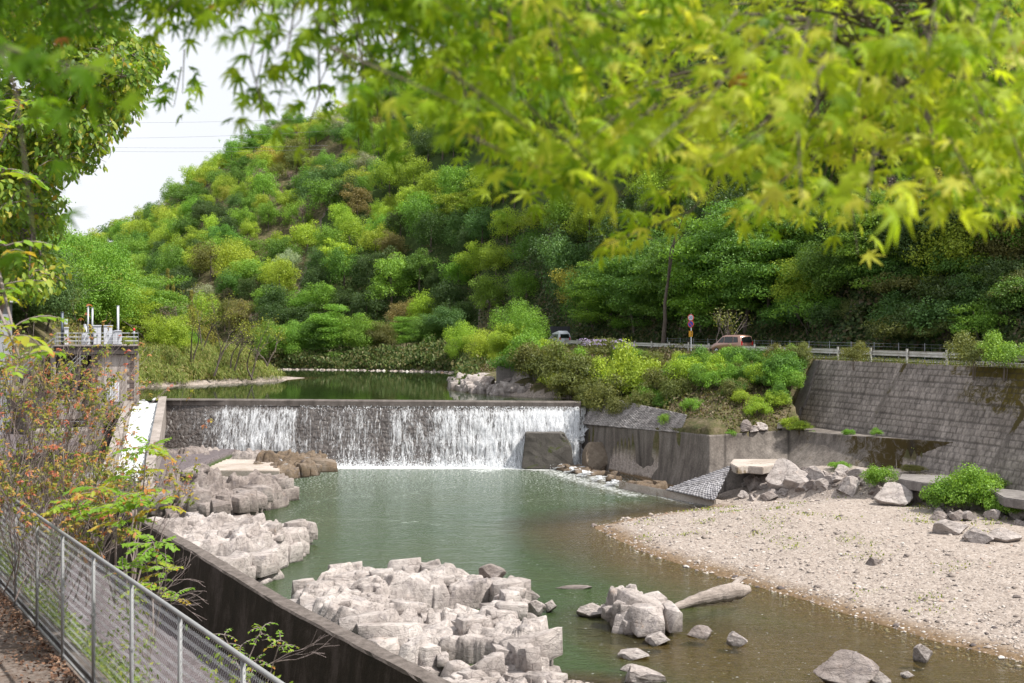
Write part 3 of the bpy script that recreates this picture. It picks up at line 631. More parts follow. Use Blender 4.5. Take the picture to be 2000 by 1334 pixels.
lr = [G(285, 1012, 1.7)[:2], G(420, 1003, 1.7)[:2], G(585, 1012, 1.3)[:2], G(598, 1035, .6)[:2], g2(594, 1062), g2(575, 1092), g2(530, 1105), g2(515, 1135), (-12.6, 50.5), (-16.5, 51.5), (-19.8, 56), (-21.5, 62)]
outcrop('rock_outcrop', lr, lambda x, y: 1.35 + .15 * np.sin(x * 1.1) + 0 * y, 2.6, .9, .45, 1.1, .06, 12, rot=1.0, tilt=.18, label='broad pink-grey rock shelf dropping steeply to green water beside the dark wall')
lr2 = [G(285, 985, .5)[:2], G(300, 930, 2)[:2], G(400, 920, 2.3)[:2], G(470, 928, 2)[:2], G(500, 955, 1.2)[:2], g2(545, 972), g2(560, 980), g2(520, 992), g2(500, 1000), (-16, 66.5), (-20, 66), (-23, 69)]
outcrop('rock_outcrop', lr2, lambda x, y: 2.2 - .13 * np.abs(x + 20) + 0 * y, 1.6, .65, .9, 1.0, .07, 21, rot=.7, tilt=.4, m=M_rock2, label='rugged brown boulder-like outcrop between the flat concrete apron and the rock shelf')
lr3 = [G(300, 885, 1.3)[:2], (-27, 97.5), (-22, 97.2), (-19.5, 96.8), G(500, 885, 1.2)[:2], G(420, 893, 1)[:2], G(320, 905, .9)[:2]]
outcrop('rock_outcrop', lr3, lambda x, y: 1.3 + 0 * x, 1.3, .5, .5, .8, .1, 31, blocks=.08, m=M_rock2, label='low brown rocks at the dry left foot of the weir')
lr4 = [(-20.2, 96.8), (-16.2, 96.5), (-15.4, 94), (-15.6, 89.5), (-17, 86.8), (-18.5, 87.2), (-20.6, 90.5)]
outcrop('rock_outcrop', lr4, lambda x, y: .95 + .07 * (y - 92), 1.1, .5, .5, .7, .09, 33, blocks=.08, m=M_rockw, label='dark wet rock step with small cascades left of the plunge pool')
lr5 = [g2(1088, 905, .3), g2(1150, 905, .3), g2(1230, 930, .3), g2(1330, 955, .3), g2(1340, 972), g2(1280, 962), g2(1200, 942), g2(1130, 925), g2(1030, 908), g2(1020, 898, .3)]
outcrop('rock_ledge', lr5, lambda x, y: .34 + 0 * x, 1.6, .8, .12, .25, .09, 35, blocks=.06, m=M_rockw, tilt=.06, label='low wet brown rock ledge along the foot of the curved concrete wall')
rr = [g2(886, 757, UP), (-6.5, 131), (-4.4, 133), (-1.5, 124), (2.0, 113), (2.6, 108.5), g2(1040, 774, UP), g2(985, 771, UP), g2(905, 764, UP)]
o = outcrop('rock_outcrop', rr, lambda x, y: .85 + .05 * (x + 5), 1.9, .7, .5, .8, .12, 41, low=-.4, label='pale rocks on the upper pool shore beyond the weir crest'); o.location.z = UP
# concrete apron slab left of the pool
def slab_poly(name, pts, z0, z1, m, **k):
    b = MB(); n = len(pts); b.v = [(p[0], p[1], z0) for p in pts] + [(p[0], p[1], z1) for p in pts]
    b.f = [tuple(range(n))[::-1], tuple(range(n, 2 * n))] + [(i, (i + 1) % n, n + (i + 1) % n, n + i) for i in range(n)]
    return b.build(name, m, None, .05, **k)
M_conc = stone('weathered_concrete', [(.3, (.20, .175, .155)), (.55, (.34, .30, .275)), (.8, (.45, .41, .38))], .5, .35, .04, extra=streaks((.12, .10, .09), .5))
M_apron = stone('apron_concrete', [(.3, (.27, .22, .18)), (.55, (.42, .37, .33)), (.8, (.52, .48, .44))], .35, .3, .03, extra=moss_extra(.57, (.17, .13, .08), .5))
slab_poly('concrete_apron', [G(545, 921, .8)[:2], G(548, 908, .85)[:2], G(520, 897, .9)[:2], G(330, 893, .9)[:2], G(285, 925, .8)[:2], G(300, 940, .6)[:2], G(430, 920, .8)[:2]], -.5, .85, M_apron,
          label='flat pale concrete apron slab at the foot of the weir', cat='concrete slab')
# ------------------------------------------------------------------ walls on both banks
def hit(px, py, z0=8., z1=400.):
    """where the ray of a photo pixel meets the ground: used to find out where a thing in the photo stands"""
    Z = z0 * (z1 / z0) ** np.linspace(0, 1, 2400); zr = EYE - (py - HY) / FPX * Z; t = (px - CX) / FPX
    i = np.argmax(np.maximum(H(t * Z, Z), 0) >= zr); return np.array([t * Z[i], Z[i], float(max(H(t * Z[i], Z[i]), -.1))])
def resample(pts, n):
    p = np.array([list(q) for q in pts], float); k = len(p); t = np.linspace(0, k - 1, n)
    return np.stack([np.interp(t, np.arange(k), p[:, i]) for i in range(3)], -1)
def mat_rwall(name, stops, moss=(.045, .038, .012), pale=False):
    m = Mt(name); v = m.coord(); a = m.noise(v, .35, 8, .7, .3); b = m.noise(v, 8, 6, .7); col = m.ramp(a, stops)
    s = m.noise(m.coord(scale=(1.5, 1.5, .1)), 1.0, 7, .75); col = m.mix(m.ramp(s, [(.38, 0), (.66, .75)]), col, (.055, .047, .042))
    col = m.mix(1.0, col, m.ramp(b, [(.3, .72), (.7, 1.25)]), 'MULTIPLY')
    mo = m.math('ADD', m.attr('moss'), m.math('MULTIPLY', m.noise(v, 1.1, 9, .78, 1.2), 1.0)); col = m.mix(m.ramp(m.math('SUBTRACT', mo, .5), [(.42, 0), (.52, 1)]), col, m.mix(m.noise(v, 5, 4), moss, (.075, .05, .018)))
    j = m.attr('joint'); col = m.mix(j, (.035, .03, .027), col)
    return m.done(m.bsdf(col, .92, m.bump(m.math('ADD', a, m.math('MULTIPLY', b, .5)), .5, .05), .2))
M_rw = mat_rwall('curved_wall_concrete', [(.3, (.13, .11, .098)), (.5, (.20, .175, .155)), (.75, (.27, .24, .215))])
M_bw = mat_rwall('block_wall_concrete', [(.3, (.24, .205, .18)), (.5, (.33, .288, .26)), (.75, (.42, .37, .338))], moss=(.10, .085, .012))
top = resample([P(1136, 828, 97.4), P(1215, 834, 91.5), P(1300, 841, 86), P(1385, 850, 81), P(1462, 845, 81.8), P(1540, 840, 82.5), P(1662, 851, 77.6), P(1890, 866, 69.5), P(1960, 870, 67.2)], 161)
foot = resample([(5.6, 96.2, -.4), G(1225, 922, .1), G(1300, 943, .1), G(1385, 958, .4), G(1462, 930, 1.4), G(1540, 906, 2.2), G(1662, 908, 2.6), G(1882, 922, 2.6), G(1950, 928, 2.6)], 161)
foot[:, 2] = np.interp(np.arange(161), [0, 60, 100, 160], [-.5, .0, 1.6, 2.2])
rows = []; mo = []; jo = []
for j in range(26):
    s = j / 25; k = s ** 1.0; kk = 1 - (1 - s) ** 1.55
    p = foot + (top - foot) * np.array([kk, kk, 0])[None] ; p[:, 2] = foot[:, 2] + (top[:, 2] - foot[:, 2]) * k
    p[:, :2] += (fbm(p[:, 0] * 1.0 + 3, p[:, 2] + p[:, 1], .6, 3) * .12)[:, None]
    rows.append(p); i = np.arange(161); mo.append(np.interp(i, [0, 95, 103, 115, 121, 128, 158, 160], [.0, .04, .38, .34, .46, .52, .50, .0]))
    jo.append(np.where(np.isin(i, [28, 68, 100, 131]), .25, 1.0))
for dx in (.0, 1.0):                                         # the coping and the ledge behind it
    p = rows[25].copy(); p[:, 0] += .45 + dx * 3.6; p[:, 1] += .25 + dx * 1.2; p[:, 2] += .01 + dx * .15; rows.append(p); mo.append(np.full(161, .1)); jo.append(np.ones(161))
p = rows[-1].copy(); p[:, 2] -= 3; rows.append(p); mo.append(mo[-1]); jo.append(jo[-1])
V = np.stack(rows, 0); nr = len(rows); ii = np.arange(nr * 161).reshape(nr, 161)
Fw = np.stack([ii[:-1, :-1], ii[:-1, 1:], ii[1:, 1:], ii[1:, :-1]], -1).reshape(-1, 4)
V = V.reshape(-1, 3); c0 = np.array([16, 82, 0.]); o = link('curved_river_wall', mesh_np('curved_river_wall', V - c0, Fw, True, {'moss': np.concatenate(mo), 'joint': np.concatenate(jo)}), M_rw,
    label='long low curved concrete wall streaked with dark stains along the river bank', cat='wall'); o.location = c0
# big battered block wall under the road
def bw(Yv, z): return 54.0 - (9.1 - z) * .53 - .344 * Yv
gy, gz = np.meshgrid(np.linspace(88.7, 44, 640), np.linspace(9.22, 2.2, 110))
yy = gy - (9.2 - gz) * .25; e = cells(gy + 200, gz + 50 + fbm(gy, gz, 1, 2) * .1, .50, .38); e_col = np.clip(e * 1.4, 0, 1)
row5 = ((gz * 1.0) % 1.15) < .075; drain = np.abs(((gy + .35 * (gz - 9)) % 12.2) - 5.2) < .2
rel = e * .035 - row5 * .02 + fbm(gy, gz, .7, 3) * .08; rel = np.where(drain, .03, rel)
X_ = bw(yy, gz) - rel * .93; Y_ = yy - rel * .33
moss = np.interp(yy, [44, 55, 66, 71, 76, 89], [.6, .6, .56, .44, .12, -.2]) * sst(4.8, 7.2, gz) + drain * .35 - .0
moss += np.where(gz > 8.6, .15, 0)
jn = np.where(drain, .6, np.where(row5, .45, .35 + .65 * e_col / max(e_col.max(), .01)))
V = np.stack([X_, Y_, gz], -1).reshape(-1, 3); ii = np.arange(gy.size).reshape(gy.shape); Fw = np.stack([ii[:-1, :-1], ii[1:, :-1], ii[1:, 1:], ii[:-1, 1:]], -1).reshape(-1, 4)
tr_, br_ = V[:640], None; back = V[:640] + np.array([1.5, .5, -.02]); V = np.concatenate([V, back]); nb_ = gy.size
Fw = np.concatenate([Fw, np.stack([np.arange(639), np.arange(1, 640), nb_ + np.arange(1, 640), nb_ + np.arange(639)], -1)])
c0 = np.array([27.0, 80, 2.5])
retain = empty('retaining_wall', c0, label='tall sloping retaining wall of interlocked grey blocks under the guardrail', cat='retaining wall')
link('block_face', mesh_np('block_face', V - c0, Fw, False, {'moss': np.append(moss.ravel(), np.zeros(640)), 'joint': np.append(jn.ravel(), np.ones(640))}), M_bw, retain)
b = MB()                                                     # smooth concrete end strip
pts_ = []
for z in (9.15, 7.2, 7.2, 5.6, 5.6, 3.4):
    y_ = 88.7 - (9.2 - z) * .25; pts_.append((bw(y_, z) - .16, y_, z))
for i in (0, 2, 4):
    a, c_ = Vector(pts_[i]), Vector(pts_[i + 1]); w_ = (.9, 1.15, 1.0)[i // 2]; off = Vector((-.03 * i, -.01 * i, 0))
    q = [a + off, c_ + off, c_ + off + Vector((.344 * w_, -w_, 0)), a + off + Vector((.344 * w_, -w_, 0))]
    bk = [v + Vector((.7, .5, 0)) for v in q]; b.add(q + bk, [(0, 1, 2, 3), (4, 7, 6, 5), (0, 4, 5, 1), (1, 5, 6, 2), (2, 6, 7, 3), (3, 7, 4, 0)])
local(b, retain).build('end_strip', M_conc2 := stone('grey_concrete', [(.3, (.15, .135, .13)), (.6, (.24, .22, .21)), (.8, (.30, .28, .265))], .6, .4, .03, extra=streaks(amt=.5)), retain)
# cobbled revetments: at the weir's right end, and the broken wedge further down
def cobble_face(name, p00, p10, p01, p11, nu, nv, cw, ch, m, **k):
    u, v = np.meshgrid(np.linspace(0, 1, nu), np.linspace(0, 1, nv)); u = u[..., None]; v = v[..., None]
    p00, p10, p01, p11 = [np.array(q, float) for q in (p00, p10, p01, p11)]
    Q = (p00 * (1 - u) + p10 * u) * (1 - v) + (p01 * (1 - u) + p11 * u) * v
    nrm = unit(np.cross(p10 - p00, p01 - p00)); nrm = nrm if nrm[1] < 0 else -nrm
    su = u[..., 0] * np.linalg.norm(p10 - p00) + v[..., 0] * .3; sv_ = v[..., 0] * np.linalg.norm(p01 - p00)
    row = np.floor(sv_ / ch); uu = su / cw + .5 * (row % 2); fx = uu - np.floor(uu) - .5; fy = sv_ / ch - row - .5
    e = np.sqrt(np.clip(1 - (2 * fx) ** 2 * .9, 0, 1)) * np.sqrt(np.clip(1 - (2 * fy) ** 2 * .9, 0, 1))
    Q = Q + nrm * (e * .13 + (_T[(np.floor(uu).astype(int) * 7) & 255, (row.astype(int) * 3) & 255] * .06))[..., None]
    ii = np.arange(nu * nv).reshape(nv, nu); F_ = np.stack([ii[:-1, :-1], ii[:-1, 1:], ii[1:, 1:], ii[1:, :-1]], -1).reshape(-1, 4)
    c = Q.reshape(-1, 3).mean(0); o = link(name, mesh_np(name, Q.reshape(-1, 3) - c, F_, True, {'moss': np.full(nu * nv, -.2), 'joint': (.25 + .75 * np.clip(e * 1.8, 0, 1)).ravel()}), m, **k); o.location = c; return o
M_cob = mat_rwall('cobble_stone', [(.3, (.30, .28, .275)), (.5, (.40, .37, .36)), (.75, (.50, .47, .455))])
M_cob2 = mat_rwall('cobble_stone_light', [(.3, (.30, .29, .31)), (.5, (.38, .37, .39)), (.75, (.46, .45, .46))])
def fwd(p, k=.992): p = np.array(p); return (p[0] * k, p[1] * k, EYE + (p[2] - EYE) * k)
cobble_face('cobbled_revetment', P(1136, 829, 97.0), P(1330, 847, 84.3), fwd(hit(1128, 765, 60), .985), fwd(hit(1345, 812, 60), .985), 230, 120, .42, .30, M_cob, label='steep slope faced with rounded cobbles at the river wall end of the weir', cat='stone revetment')
cobble_face('cobbled_wedge', G(1300, 958, .45), G(1398, 980, .5), P(1427, 913, 77.4), P(1429, 914, 77.2), 150, 110, .36, .26, M_cob2, label='triangular wedge of pale cobbles, broken off at one side above the gravel bar', cat='stone revetment')
b = MB(); a = Vector(G(1215, 950, .1)); c_ = Vector(G(1404, 986, .1)); d = (c_ - a)
b.prism([(-.4, -.5), (.35, -.5), (.45, .25), (-.3, .42)], d.length, Matrix.Translation(a) @ d.to_track_quat('Z', 'Y').to_matrix().to_4x4())
b.build('stone_kerb', M_apron, None, .06, label='pale rounded concrete kerb at the foot of the cobbled wedge', cat='kerb')
slab_poly('broken_slab', [P(1425, 911, 77.5)[:2], P(1432, 903, 80)[:2], P(1520, 899, 80)[:2], P(1512, 912, 76.4)[:2], P(1490, 918, 75.2)[:2], P(1462, 915, 75.9)[:2], P(1440, 918, 75.3)[:2]], 1.95, 2.45, M_apron,
          label='broken concrete slab overhanging a dark hollow beside the cobbled wedge', cat='concrete slab')
slab_poly('broken_slab', [P(1760, 925, 69.4)[:2], P(1855, 928, 68.6)[:2], P(1870, 946, 64.8)[:2], P(1800, 944, 65.4)[:2], P(1755, 936, 67)[:2]], 2.2, 2.75, M_conc2,
          label='broken ledge slab under the mossy wall beside the bright green bush', cat='concrete slab')
slab_poly('broken_slab', [P(1925, 936, 64.6)[:2], P(2060, 946, 62)[:2], P(2060, 975, 58)[:2], P(1960, 962, 60.6)[:2]], 2.1, 2.6, M_conc2,
          label='broken ledge slab under the block wall at the photo edge', cat='concrete slab')
# concrete abutment blocks upstream
b = MB(); q = P(1072, 752, 108)
b.box((q[0], 108.4, 6.6), (2.9, 2.2, 2.9), R(-8)); b.box((q[0] - 3.3, 110.5, 6.75), (3.4, 2.0, 2.6), R(3)); b.box((q[0] + 2.1, 108.6, 6.2), (1.6, 2.4, 2.9), R(35))
b.build('abutment_block', M_conc2, None, .08, label='old square concrete abutment beside the upper pool under the bushes', cat='concrete block')
# near river wall: dark mossy wall along the side channel
def mat_dark():
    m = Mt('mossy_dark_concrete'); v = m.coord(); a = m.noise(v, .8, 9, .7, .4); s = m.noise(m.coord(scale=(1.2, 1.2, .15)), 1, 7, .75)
    side = m.ramp(m.math('ADD', m.math('MULTIPLY', a, .5), m.math('MULTIPLY', s, .5)), [(.36, (.014, .014, .008)), (.5, (.032, .026, .018)), (.62, (.075, .062, .052))])  # sides painted darker than the top, for moss and for their shade
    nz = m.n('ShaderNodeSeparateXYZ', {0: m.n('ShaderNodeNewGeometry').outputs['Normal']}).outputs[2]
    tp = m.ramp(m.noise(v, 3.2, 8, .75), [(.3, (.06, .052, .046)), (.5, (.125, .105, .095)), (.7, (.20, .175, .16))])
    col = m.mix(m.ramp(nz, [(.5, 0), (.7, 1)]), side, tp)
    return m.done(m.bsdf(col, .95, m.bump(m.math('ADD', a, m.noise(v, 18, 5)), .7, .03), .2))
M_dark = mat_dark()
outer = [Vector(G(150, 935, 3.55)), Vector(G(255, 990, 3.55)), Vector(G(300, 1016, 3.5)), Vector(G(400, 1072, 3.5)), Vector(G(560, 1166, 3.5)), Vector(G(720, 1248, 3.5)), Vector(G(890, 1334, 3.5))]
dv = Vector((.6526, -1.0, 0)); outer += [outer[-1] + dv * 8, outer[-1] + dv * 20]
rows = []
for i in range(len(outer) - 1):
    for j in range(12): rows.append(outer[i].lerp(outer[i + 1], j / 12))
rows.append(outer[-1]); b = MB(); inn = Vector((-.8374, -.5465, 0)); k = 6
for i, p in enumerate(rows):
    wv = .56 + random.uniform(-.015, .015)
    for q in ((p - inn * .12, -1.8), (p, 3.44), (p + inn * .06, 3.5), (p + inn * (wv - .05), 3.5), (p + inn * wv, 3.44), (p + inn * (wv + .35), .2)): b.v.append((q[0].x, q[0].y, q[1] + (random.uniform(-.012, .012) if q[1] > 3 else 0)))
for i in range(len(rows) - 1):
    for j in range(k - 1): q = i * k + j; b.f.append((q, q + k, q + k + 1, q + 1))
b.f.append(tuple(range(k)))
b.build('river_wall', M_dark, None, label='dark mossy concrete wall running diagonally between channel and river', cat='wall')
# spillway chute left of the weir
c0_, c1_ = Vector((-32.2, 100.4, 5.30)), Vector((-25.0, 73.5, .7)); dirc = (c1_ - c0_); sidev = Vector((-dirc.y, dirc.x, 0)).normalized()
if sidev.x < 0: sidev = -sidev
chute = empty('spillway_chute', c0_, label='steep concrete spillway chute full of white foaming water beside the tower', cat='spillway')
def strip(off, wd, h0, h1, nm, m):
    b = MB(); n = 30
    for i in range(n + 1):
        p = c0_ + dirc * (i / n); 
        for a, z in ((off, -2.0), (off, h0 + (h1 - h0) * i / n), (off + wd, h0 + (h1 - h0) * i / n), (off + wd, -2.0)):
            q = p + sidev * a; b.v.append((q.x, q.y, max(q.z + z, -.8) if z < 0 else q.z + z))
    for i in range(n):
        for j in range(3): q = i * 4 + j; b.f.append((q, q + 1, q + 5, q + 4))
    b.f += [(0, 1, 2, 3)[::-1], tuple(n * 4 + j for j in range(4))]
    return local(b, chute).build(nm, m, chute)
strip(-1.75, .75, .45, .9, 'side_wall', M_conc); strip(1.0, .65, .35, .8, 'side_wall', M_conc)
u, v = np.meshgrid(np.linspace(-1.05, 1.05, 40), np.linspace(0, 1, 260))
pz = c0_.z + dirc.z * v + fbm(u * 3, v * 60, 1, 4) * .45 + .10 * np.sin(v * 90 + u * 2)
Q = np.stack([c0_.x + dirc.x * v + sidev.x * u, c0_.y + dirc.y * v + sidev.y * u, pz], -1).reshape(-1, 3) - np.array(c0_)
ii = np.arange(u.size).reshape(u.shape); F_ = np.stack([ii[:-1, :-1], ii[1:, :-1], ii[1:, 1:], ii[:-1, 1:]], -1).reshape(-1, 4)
mf = Mt('foaming_water'); vv = mf.coord(); fn = mf.noise(vv, 2.5, 8, .75, 1.0)
M_foam = mf.done(mf.bsdf(mf.ramp(fn, [(.36, (.33, .36, .36)), (.50, (.60, .62, .63)), (.62, (.76, .78, .79))]), .5, mf.bump(fn, .9, .12), .4))
link('rushing_water', mesh_np('rushing_water', Q, F_, True), M_foam, chute)
# cascades over the wet step and ledge, white water beside the big block
def white_ribbon(name, pts, wd, label, seed=0, n=50):
    p = resample(pts, n); d = unit(np.gradient(p, axis=0)); sdv = unit(np.stack([-d[:, 1], d[:, 0], 0 * d[:, 0]], -1)) if np.abs(d[:, :2]).max() > .1 else None
    u = np.linspace(-.5, .5, 14); Q = p[:, None] + sdv[:, None] * (u[None, :, None] * wd * (1 + .3 * np.sin(np.arange(n) * .7 + seed))[:, None, None]); Q[..., 2] += fbm(Q[..., 0] * 3 + seed, Q[..., 1] * 3 + Q[..., 2] * 4, 1, 3) * .3
    ii = np.arange(n * 14).reshape(n, 14); F_ = np.stack([ii[:-1, :-1], ii[1:, :-1], ii[1:, 1:], ii[:-1, 1:]], -1).reshape(-1, 4)
    return link(name, mesh_np(name, Q.reshape(-1, 3), F_, True, {'flow': np.full(n * 14, .78)}), M_fall, kind='structure', label=label)
white_ribbon('cascade', [P(1130, 795, 97.3), P(1138, 835, 96.5), P(1128, 862, 95.8), P(1132, 890, 95.6), G(1128, 905, .35), G(1150, 915, .2)], 1.0, 'white water plunging between the square block and the curved wall', 1)
white_ribbon('cascade', [P(1140, 830, 96.9), P(1132, 850, 96), P(1110, 875, 95.9), G(1120, 905, .4)], .8, 'white water plunging between the square block and the curved wall', 3)
for i, (a, c_) in enumerate([((548, 898), (562, 912)), ((575, 892), (588, 906)), ((560, 905), (552, 918)), ((600, 893), (606, 903)), ((540, 893), (550, 903))]):
    white_ribbon('cascade', [G(*a, 1.15), G((a[0] + c_[0]) / 2, (a[1] + c_[1]) / 2, .85), G(c_[0], c_[1] - 2, .45), G(c_[0] + 2, c_[1] + 3, .05)], .38, 'small white cascades trickling down the dark rock step', i * 5, 24)
for i, (x, y) in enumerate([(1097, 912), (1118, 918), (1142, 925), (1168, 934), (1196, 942)]):
    white_ribbon('cascade', [G(x + 8, y - 5, .45), G(x, y, .30), G(x - 6, y + 4, .02)], .9, 'low white cascades spilling over the wet rock ledge', 30 + i, 16)

# ------------------------------------------------------------------ boulders
def boulder_mesh(seed, planes=11, sub=4, squash=.85, rough=.05):
    g = np.random.default_rng(seed); b = bmesh.new(); bmesh.ops.create_icosphere(b, subdivisions=sub, radius=1)
    v = np.array([q.co[:] for q in b.verts]); n = sph(planes, g); d = g.uniform(.42, .92, planes)
    dots = v @ n.T; r = np.min(np.where(dots > .05, d / np.maximum(dots, .05), 9), 1); r = np.minimum(r, 1.15)
    v = v * r[:, None]; v += fbm(v[:, 0] * 2 + seed, v[:, 1] * 2 + v[:, 2] * 3, 1.2, 4)[:, None] * unit(v) * rough * 4
    v = v / np.abs(v).max(0); v[:, 2] *= squash
    for q, p in zip(b.verts, v): q.co = p
    me = bpy.data.meshes.new('boulder'); b.to_mesh(me); b.free(); return me
def sharp_boulder(seed, k):
    g = np.random.default_rng(seed); b = cut_poly(g, np.array([1., .9, .9]), 0, k + 4, .40, .70); bmesh.ops.rotate(b, verts=b.verts, matrix=Matrix.Rotation(g.normal(0, .5), 3, 'X') @ Matrix.Rotation(g.normal(0, .5), 3, 'Y') @ Matrix.Rotation(g.uniform(0, 3), 3, 'Z')); bmesh.ops.bevel(b, geom=b.edges[:], offset=.05, segments=2, affect='EDGES', clamp_overlap=True)
    bmesh.ops.triangulate(b, faces=b.faces[:]); bmesh.ops.subdivide_edges(b, edges=[e for e in b.edges if e.calc_length() > .25], cuts=3); bmesh.ops.triangulate(b, faces=b.faces[:])
    v = np.array([q.co[:] for q in b.verts]); v = v + (fbm(v[:, 0] * 2 + seed, v[:, 1] * 2 + v[:, 2] * 2.5, 1.1, 4) * .16)[:, None] * unit(v); v = v / np.abs(v).max(0)
    for q, p in zip(b.verts, v): q.co = p
    me = bpy.data.meshes.new('boulder'); b.to_mesh(me); b.free(); return me
BM = [sharp_boulder(1, 9), boulder_mesh(2, 11, 5, 1, .03), sharp_boulder(3, 8), sharp_boulder(4, 13), boulder_mesh(5, 9, 5, 1, .03), sharp_boulder(6, 12), boulder_mesh(17, 8, 5, 1, .03), sharp_boulder(21, 11)]
for i, me in enumerate(BM): me.materials.append(M_rock)
BMb = [m_.copy() for m_ in BM]
for me in BMb: me.materials[0] = M_rock2
placed = []
def boulder(px, py, wpx, hpx, kind=0, v=0, label='', group=None, dep=.8, rz=None, z=None, name='boulder', sink=.25, tilt=0):
    p = hit(px, py) if z is None else np.array(G(px, py, z))
    s = p[1] / FPX; wd = wpx * s / 2; ht = hpx * s / (2 - 2 * sink)
    o = bpy.data.objects.new(name, (BM if kind == 0 else BMb)[v % 8]); COL.objects.link(o)
    o.location = (p[0], p[1] + wd * dep * .6, p[2] + ht * (1 - 2 * sink)); o.scale = (wd, wd * dep, ht); o.rotation_euler = (tilt, 0, rz if rz is not None else 0)
    return tag(o, label, 'boulder' if 'boulder' in name else 'rock', group)
# in the river
outcrop('river_rock', [(3.75, 43.6), (4.6, 43.2), (5.75, 43.5), (5.95, 44.6), (5.5, 45.6), (4.6, 46.2), (3.9, 45.2)], lambda x, y: 1.25 - .35 * np.abs(x - 4.6), .95, .45, .22, .35, .035, 71, rot=.15, tilt=.12, blocks=.3, bsz=(.25, .7),
        cat='rock', label='largest blocky cracked pale rock standing in the river beside the driftwood')
boulder(1157, 1206, 62, 30, 0, 1, 'low pointed pale rock in the ripples beside the largest river rock', z=0, name='river_rock')
boulder(1280, 1260, 60, 32, 0, 3, 'rounded pale rock just below the largest river rock', z=0, name='river_rock')
boulder(1374, 1245, 62, 24, 1, 5, 'flat dark-topped rock in the shallows below the driftwood', z=0, name='river_rock')
boulder(1437, 1262, 48, 30, 0, 0, 'small white-edged rock in the brown shallows below the driftwood', z=0, name='river_rock')
boulder(1232, 1287, 76, 22, 0, 3, 'flat oval pale rock in the shallows near the gravel spit', z=0, name='river_rock')
boulder(1236, 1311, 50, 12, 0, 5, 'thin sliver of rock barely above the water near the gravel spit', z=0, name='river_rock')
boulder(1256, 1338, 104, 34, 0, 7, 'pale cracked rock at the gravel spit cut by the photo bottom', z=0, name='river_rock')
boulder(1652, 1345, 150, 62, 1, 4, 'long smooth grey-brown rock in the shallows cut by the photo bottom', z=0, name='river_rock')
boulder(1722, 1342, 42, 34, 0, 1, 'small grey rock at the end of the long smooth rock', z=0, name='river_rock')
boulder(1770, 1324, 32, 15, 0, 3, 'very small pale rock in the shallows beside the long smooth rock', z=0, name='river_rock')
boulder(1805, 1294, 40, 34, 0, 6, 'small upright pale rock alone in the shallows near the gravel bar', z=0, name='river_rock')
boulder(1130, 1150, 92, 7, 1, 5, 'barely awash flat rock between the rock island and the gravel bar', z=0, name='river_rock', dep=.25)
boulder(607, 1156, 36, 12, 0, 3, 'tiny flat rock in green water beside the rock island', z=0, name='river_rock')
boulder(1062, 1248, 30, 8, 1, 1, 'little dark rock in ripples beyond the rock island', z=0, name='river_rock')
boulder(555, 976, 34, 9, 0, 3, 'low pale rock at the waterline of the rugged brown outcrop', z=0, name='river_rock')
for i, (x, y, a, h, v_) in enumerate([(1040, 1172, 30, 20, 0), (1072, 1192, 32, 26, 3), (1048, 1200, 38, 26, 6), (1022, 1190, 26, 15, 1), (1005, 1185, 30, 15, 7), (1030, 1222, 44, 22, 4), (990, 1200, 26, 14, 2), (1004, 1208, 22, 12, 5)]):
    boulder(x, y, a, h, 0, v_, from_left(0 if x == 990 else 1, 3) + ' of the loose pale rocks beside the rock island' if x == 990 else
            ['uppermost', 'outermost', 'squarish', 'smallest upper', 'low white', 'lowest flattish', '', 'smallest lower'][i] + ' loose pale rock heaped beside the rock island', z=.1, name='river_rock', group='loose rocks beside the rock island')
boulder(943, 1262, 44, 40, 0, 0, 'loose tilted pale block lying at the near foot of the rock island', z=.4)
boulder(960, 1130, 58, 26, 1, 6, 'dark flat-topped rock perched on the far edge of the rock island', z=.95, sink=.4)
# big square block at the foot of the weir
def facet_block(name, c, d, m, label, cat, rz=0):
    b = bmesh.new(); bmesh.ops.create_cube(b, size=1)
    bmesh.ops.subdivide_edges(b, edges=b.edges, cuts=7, use_grid_fill=True); g = random.Random(5)
    for q in b.verts:
        x, y, z = q.co; k = 1 - .14 * (z + .5); q.co.x = x * d[0] * k; q.co.y = y * d[1] * (k - .12 * (z + .5)); q.co.z = z * d[2]
        if x > .25 and z > .1: q.co.x -= (x - .25) * (z - .1) * d[0] * 1.2
        q.co += Vector((g.uniform(-1, 1), g.uniform(-1, 1), g.uniform(-1, 1))) * .025
    me = bpy.data.meshes.new(name); bmesh.ops.bevel(b, geom=[e for e in b.edges if e.calc_face_angle(0) > .7], offset=.05, segments=2, affect='EDGES'); b.to_mesh(me); b.free()
    o = link(name, me, m, label=label, cat=cat); o.location = c; o.rotation_euler.z = rz; return o
M_blk = stone('mossy_block', [(.3, (.05, .045, .038)), (.55, (.095, .085, .075)), (.8, (.14, .13, .115))], .6, .6, .06, .3, extra=moss_extra(.56, (.06, .075, .012), .7), rough=.6)
facet_block('concrete_block', (P(1070, 870, 95.6)[0], 95.2, 1.5), (4.3, 2.6, 2.9), M_blk, 'big dark mossy block standing in the white water at the weir foot', 'concrete block', R(-3))
o = bpy.data.objects.new('concrete_bulge', boulder_mesh(33, 9, 4, 1, .02)); COL.objects.link(o); o.data.materials.append(stone('worn_concrete', [(.3, (.13, .10, .075)), (.6, (.22, .18, .14)), (.8, (.28, .24, .20))], .8, .5, .05))
q = P(1178, 905, 94); o.location = (q[0], 94.2, .8); o.scale = (1.75, 1.8, 1.9); tag(o, 'worn rounded tan bulge at the end of the curved wall by the weir', 'concrete block')
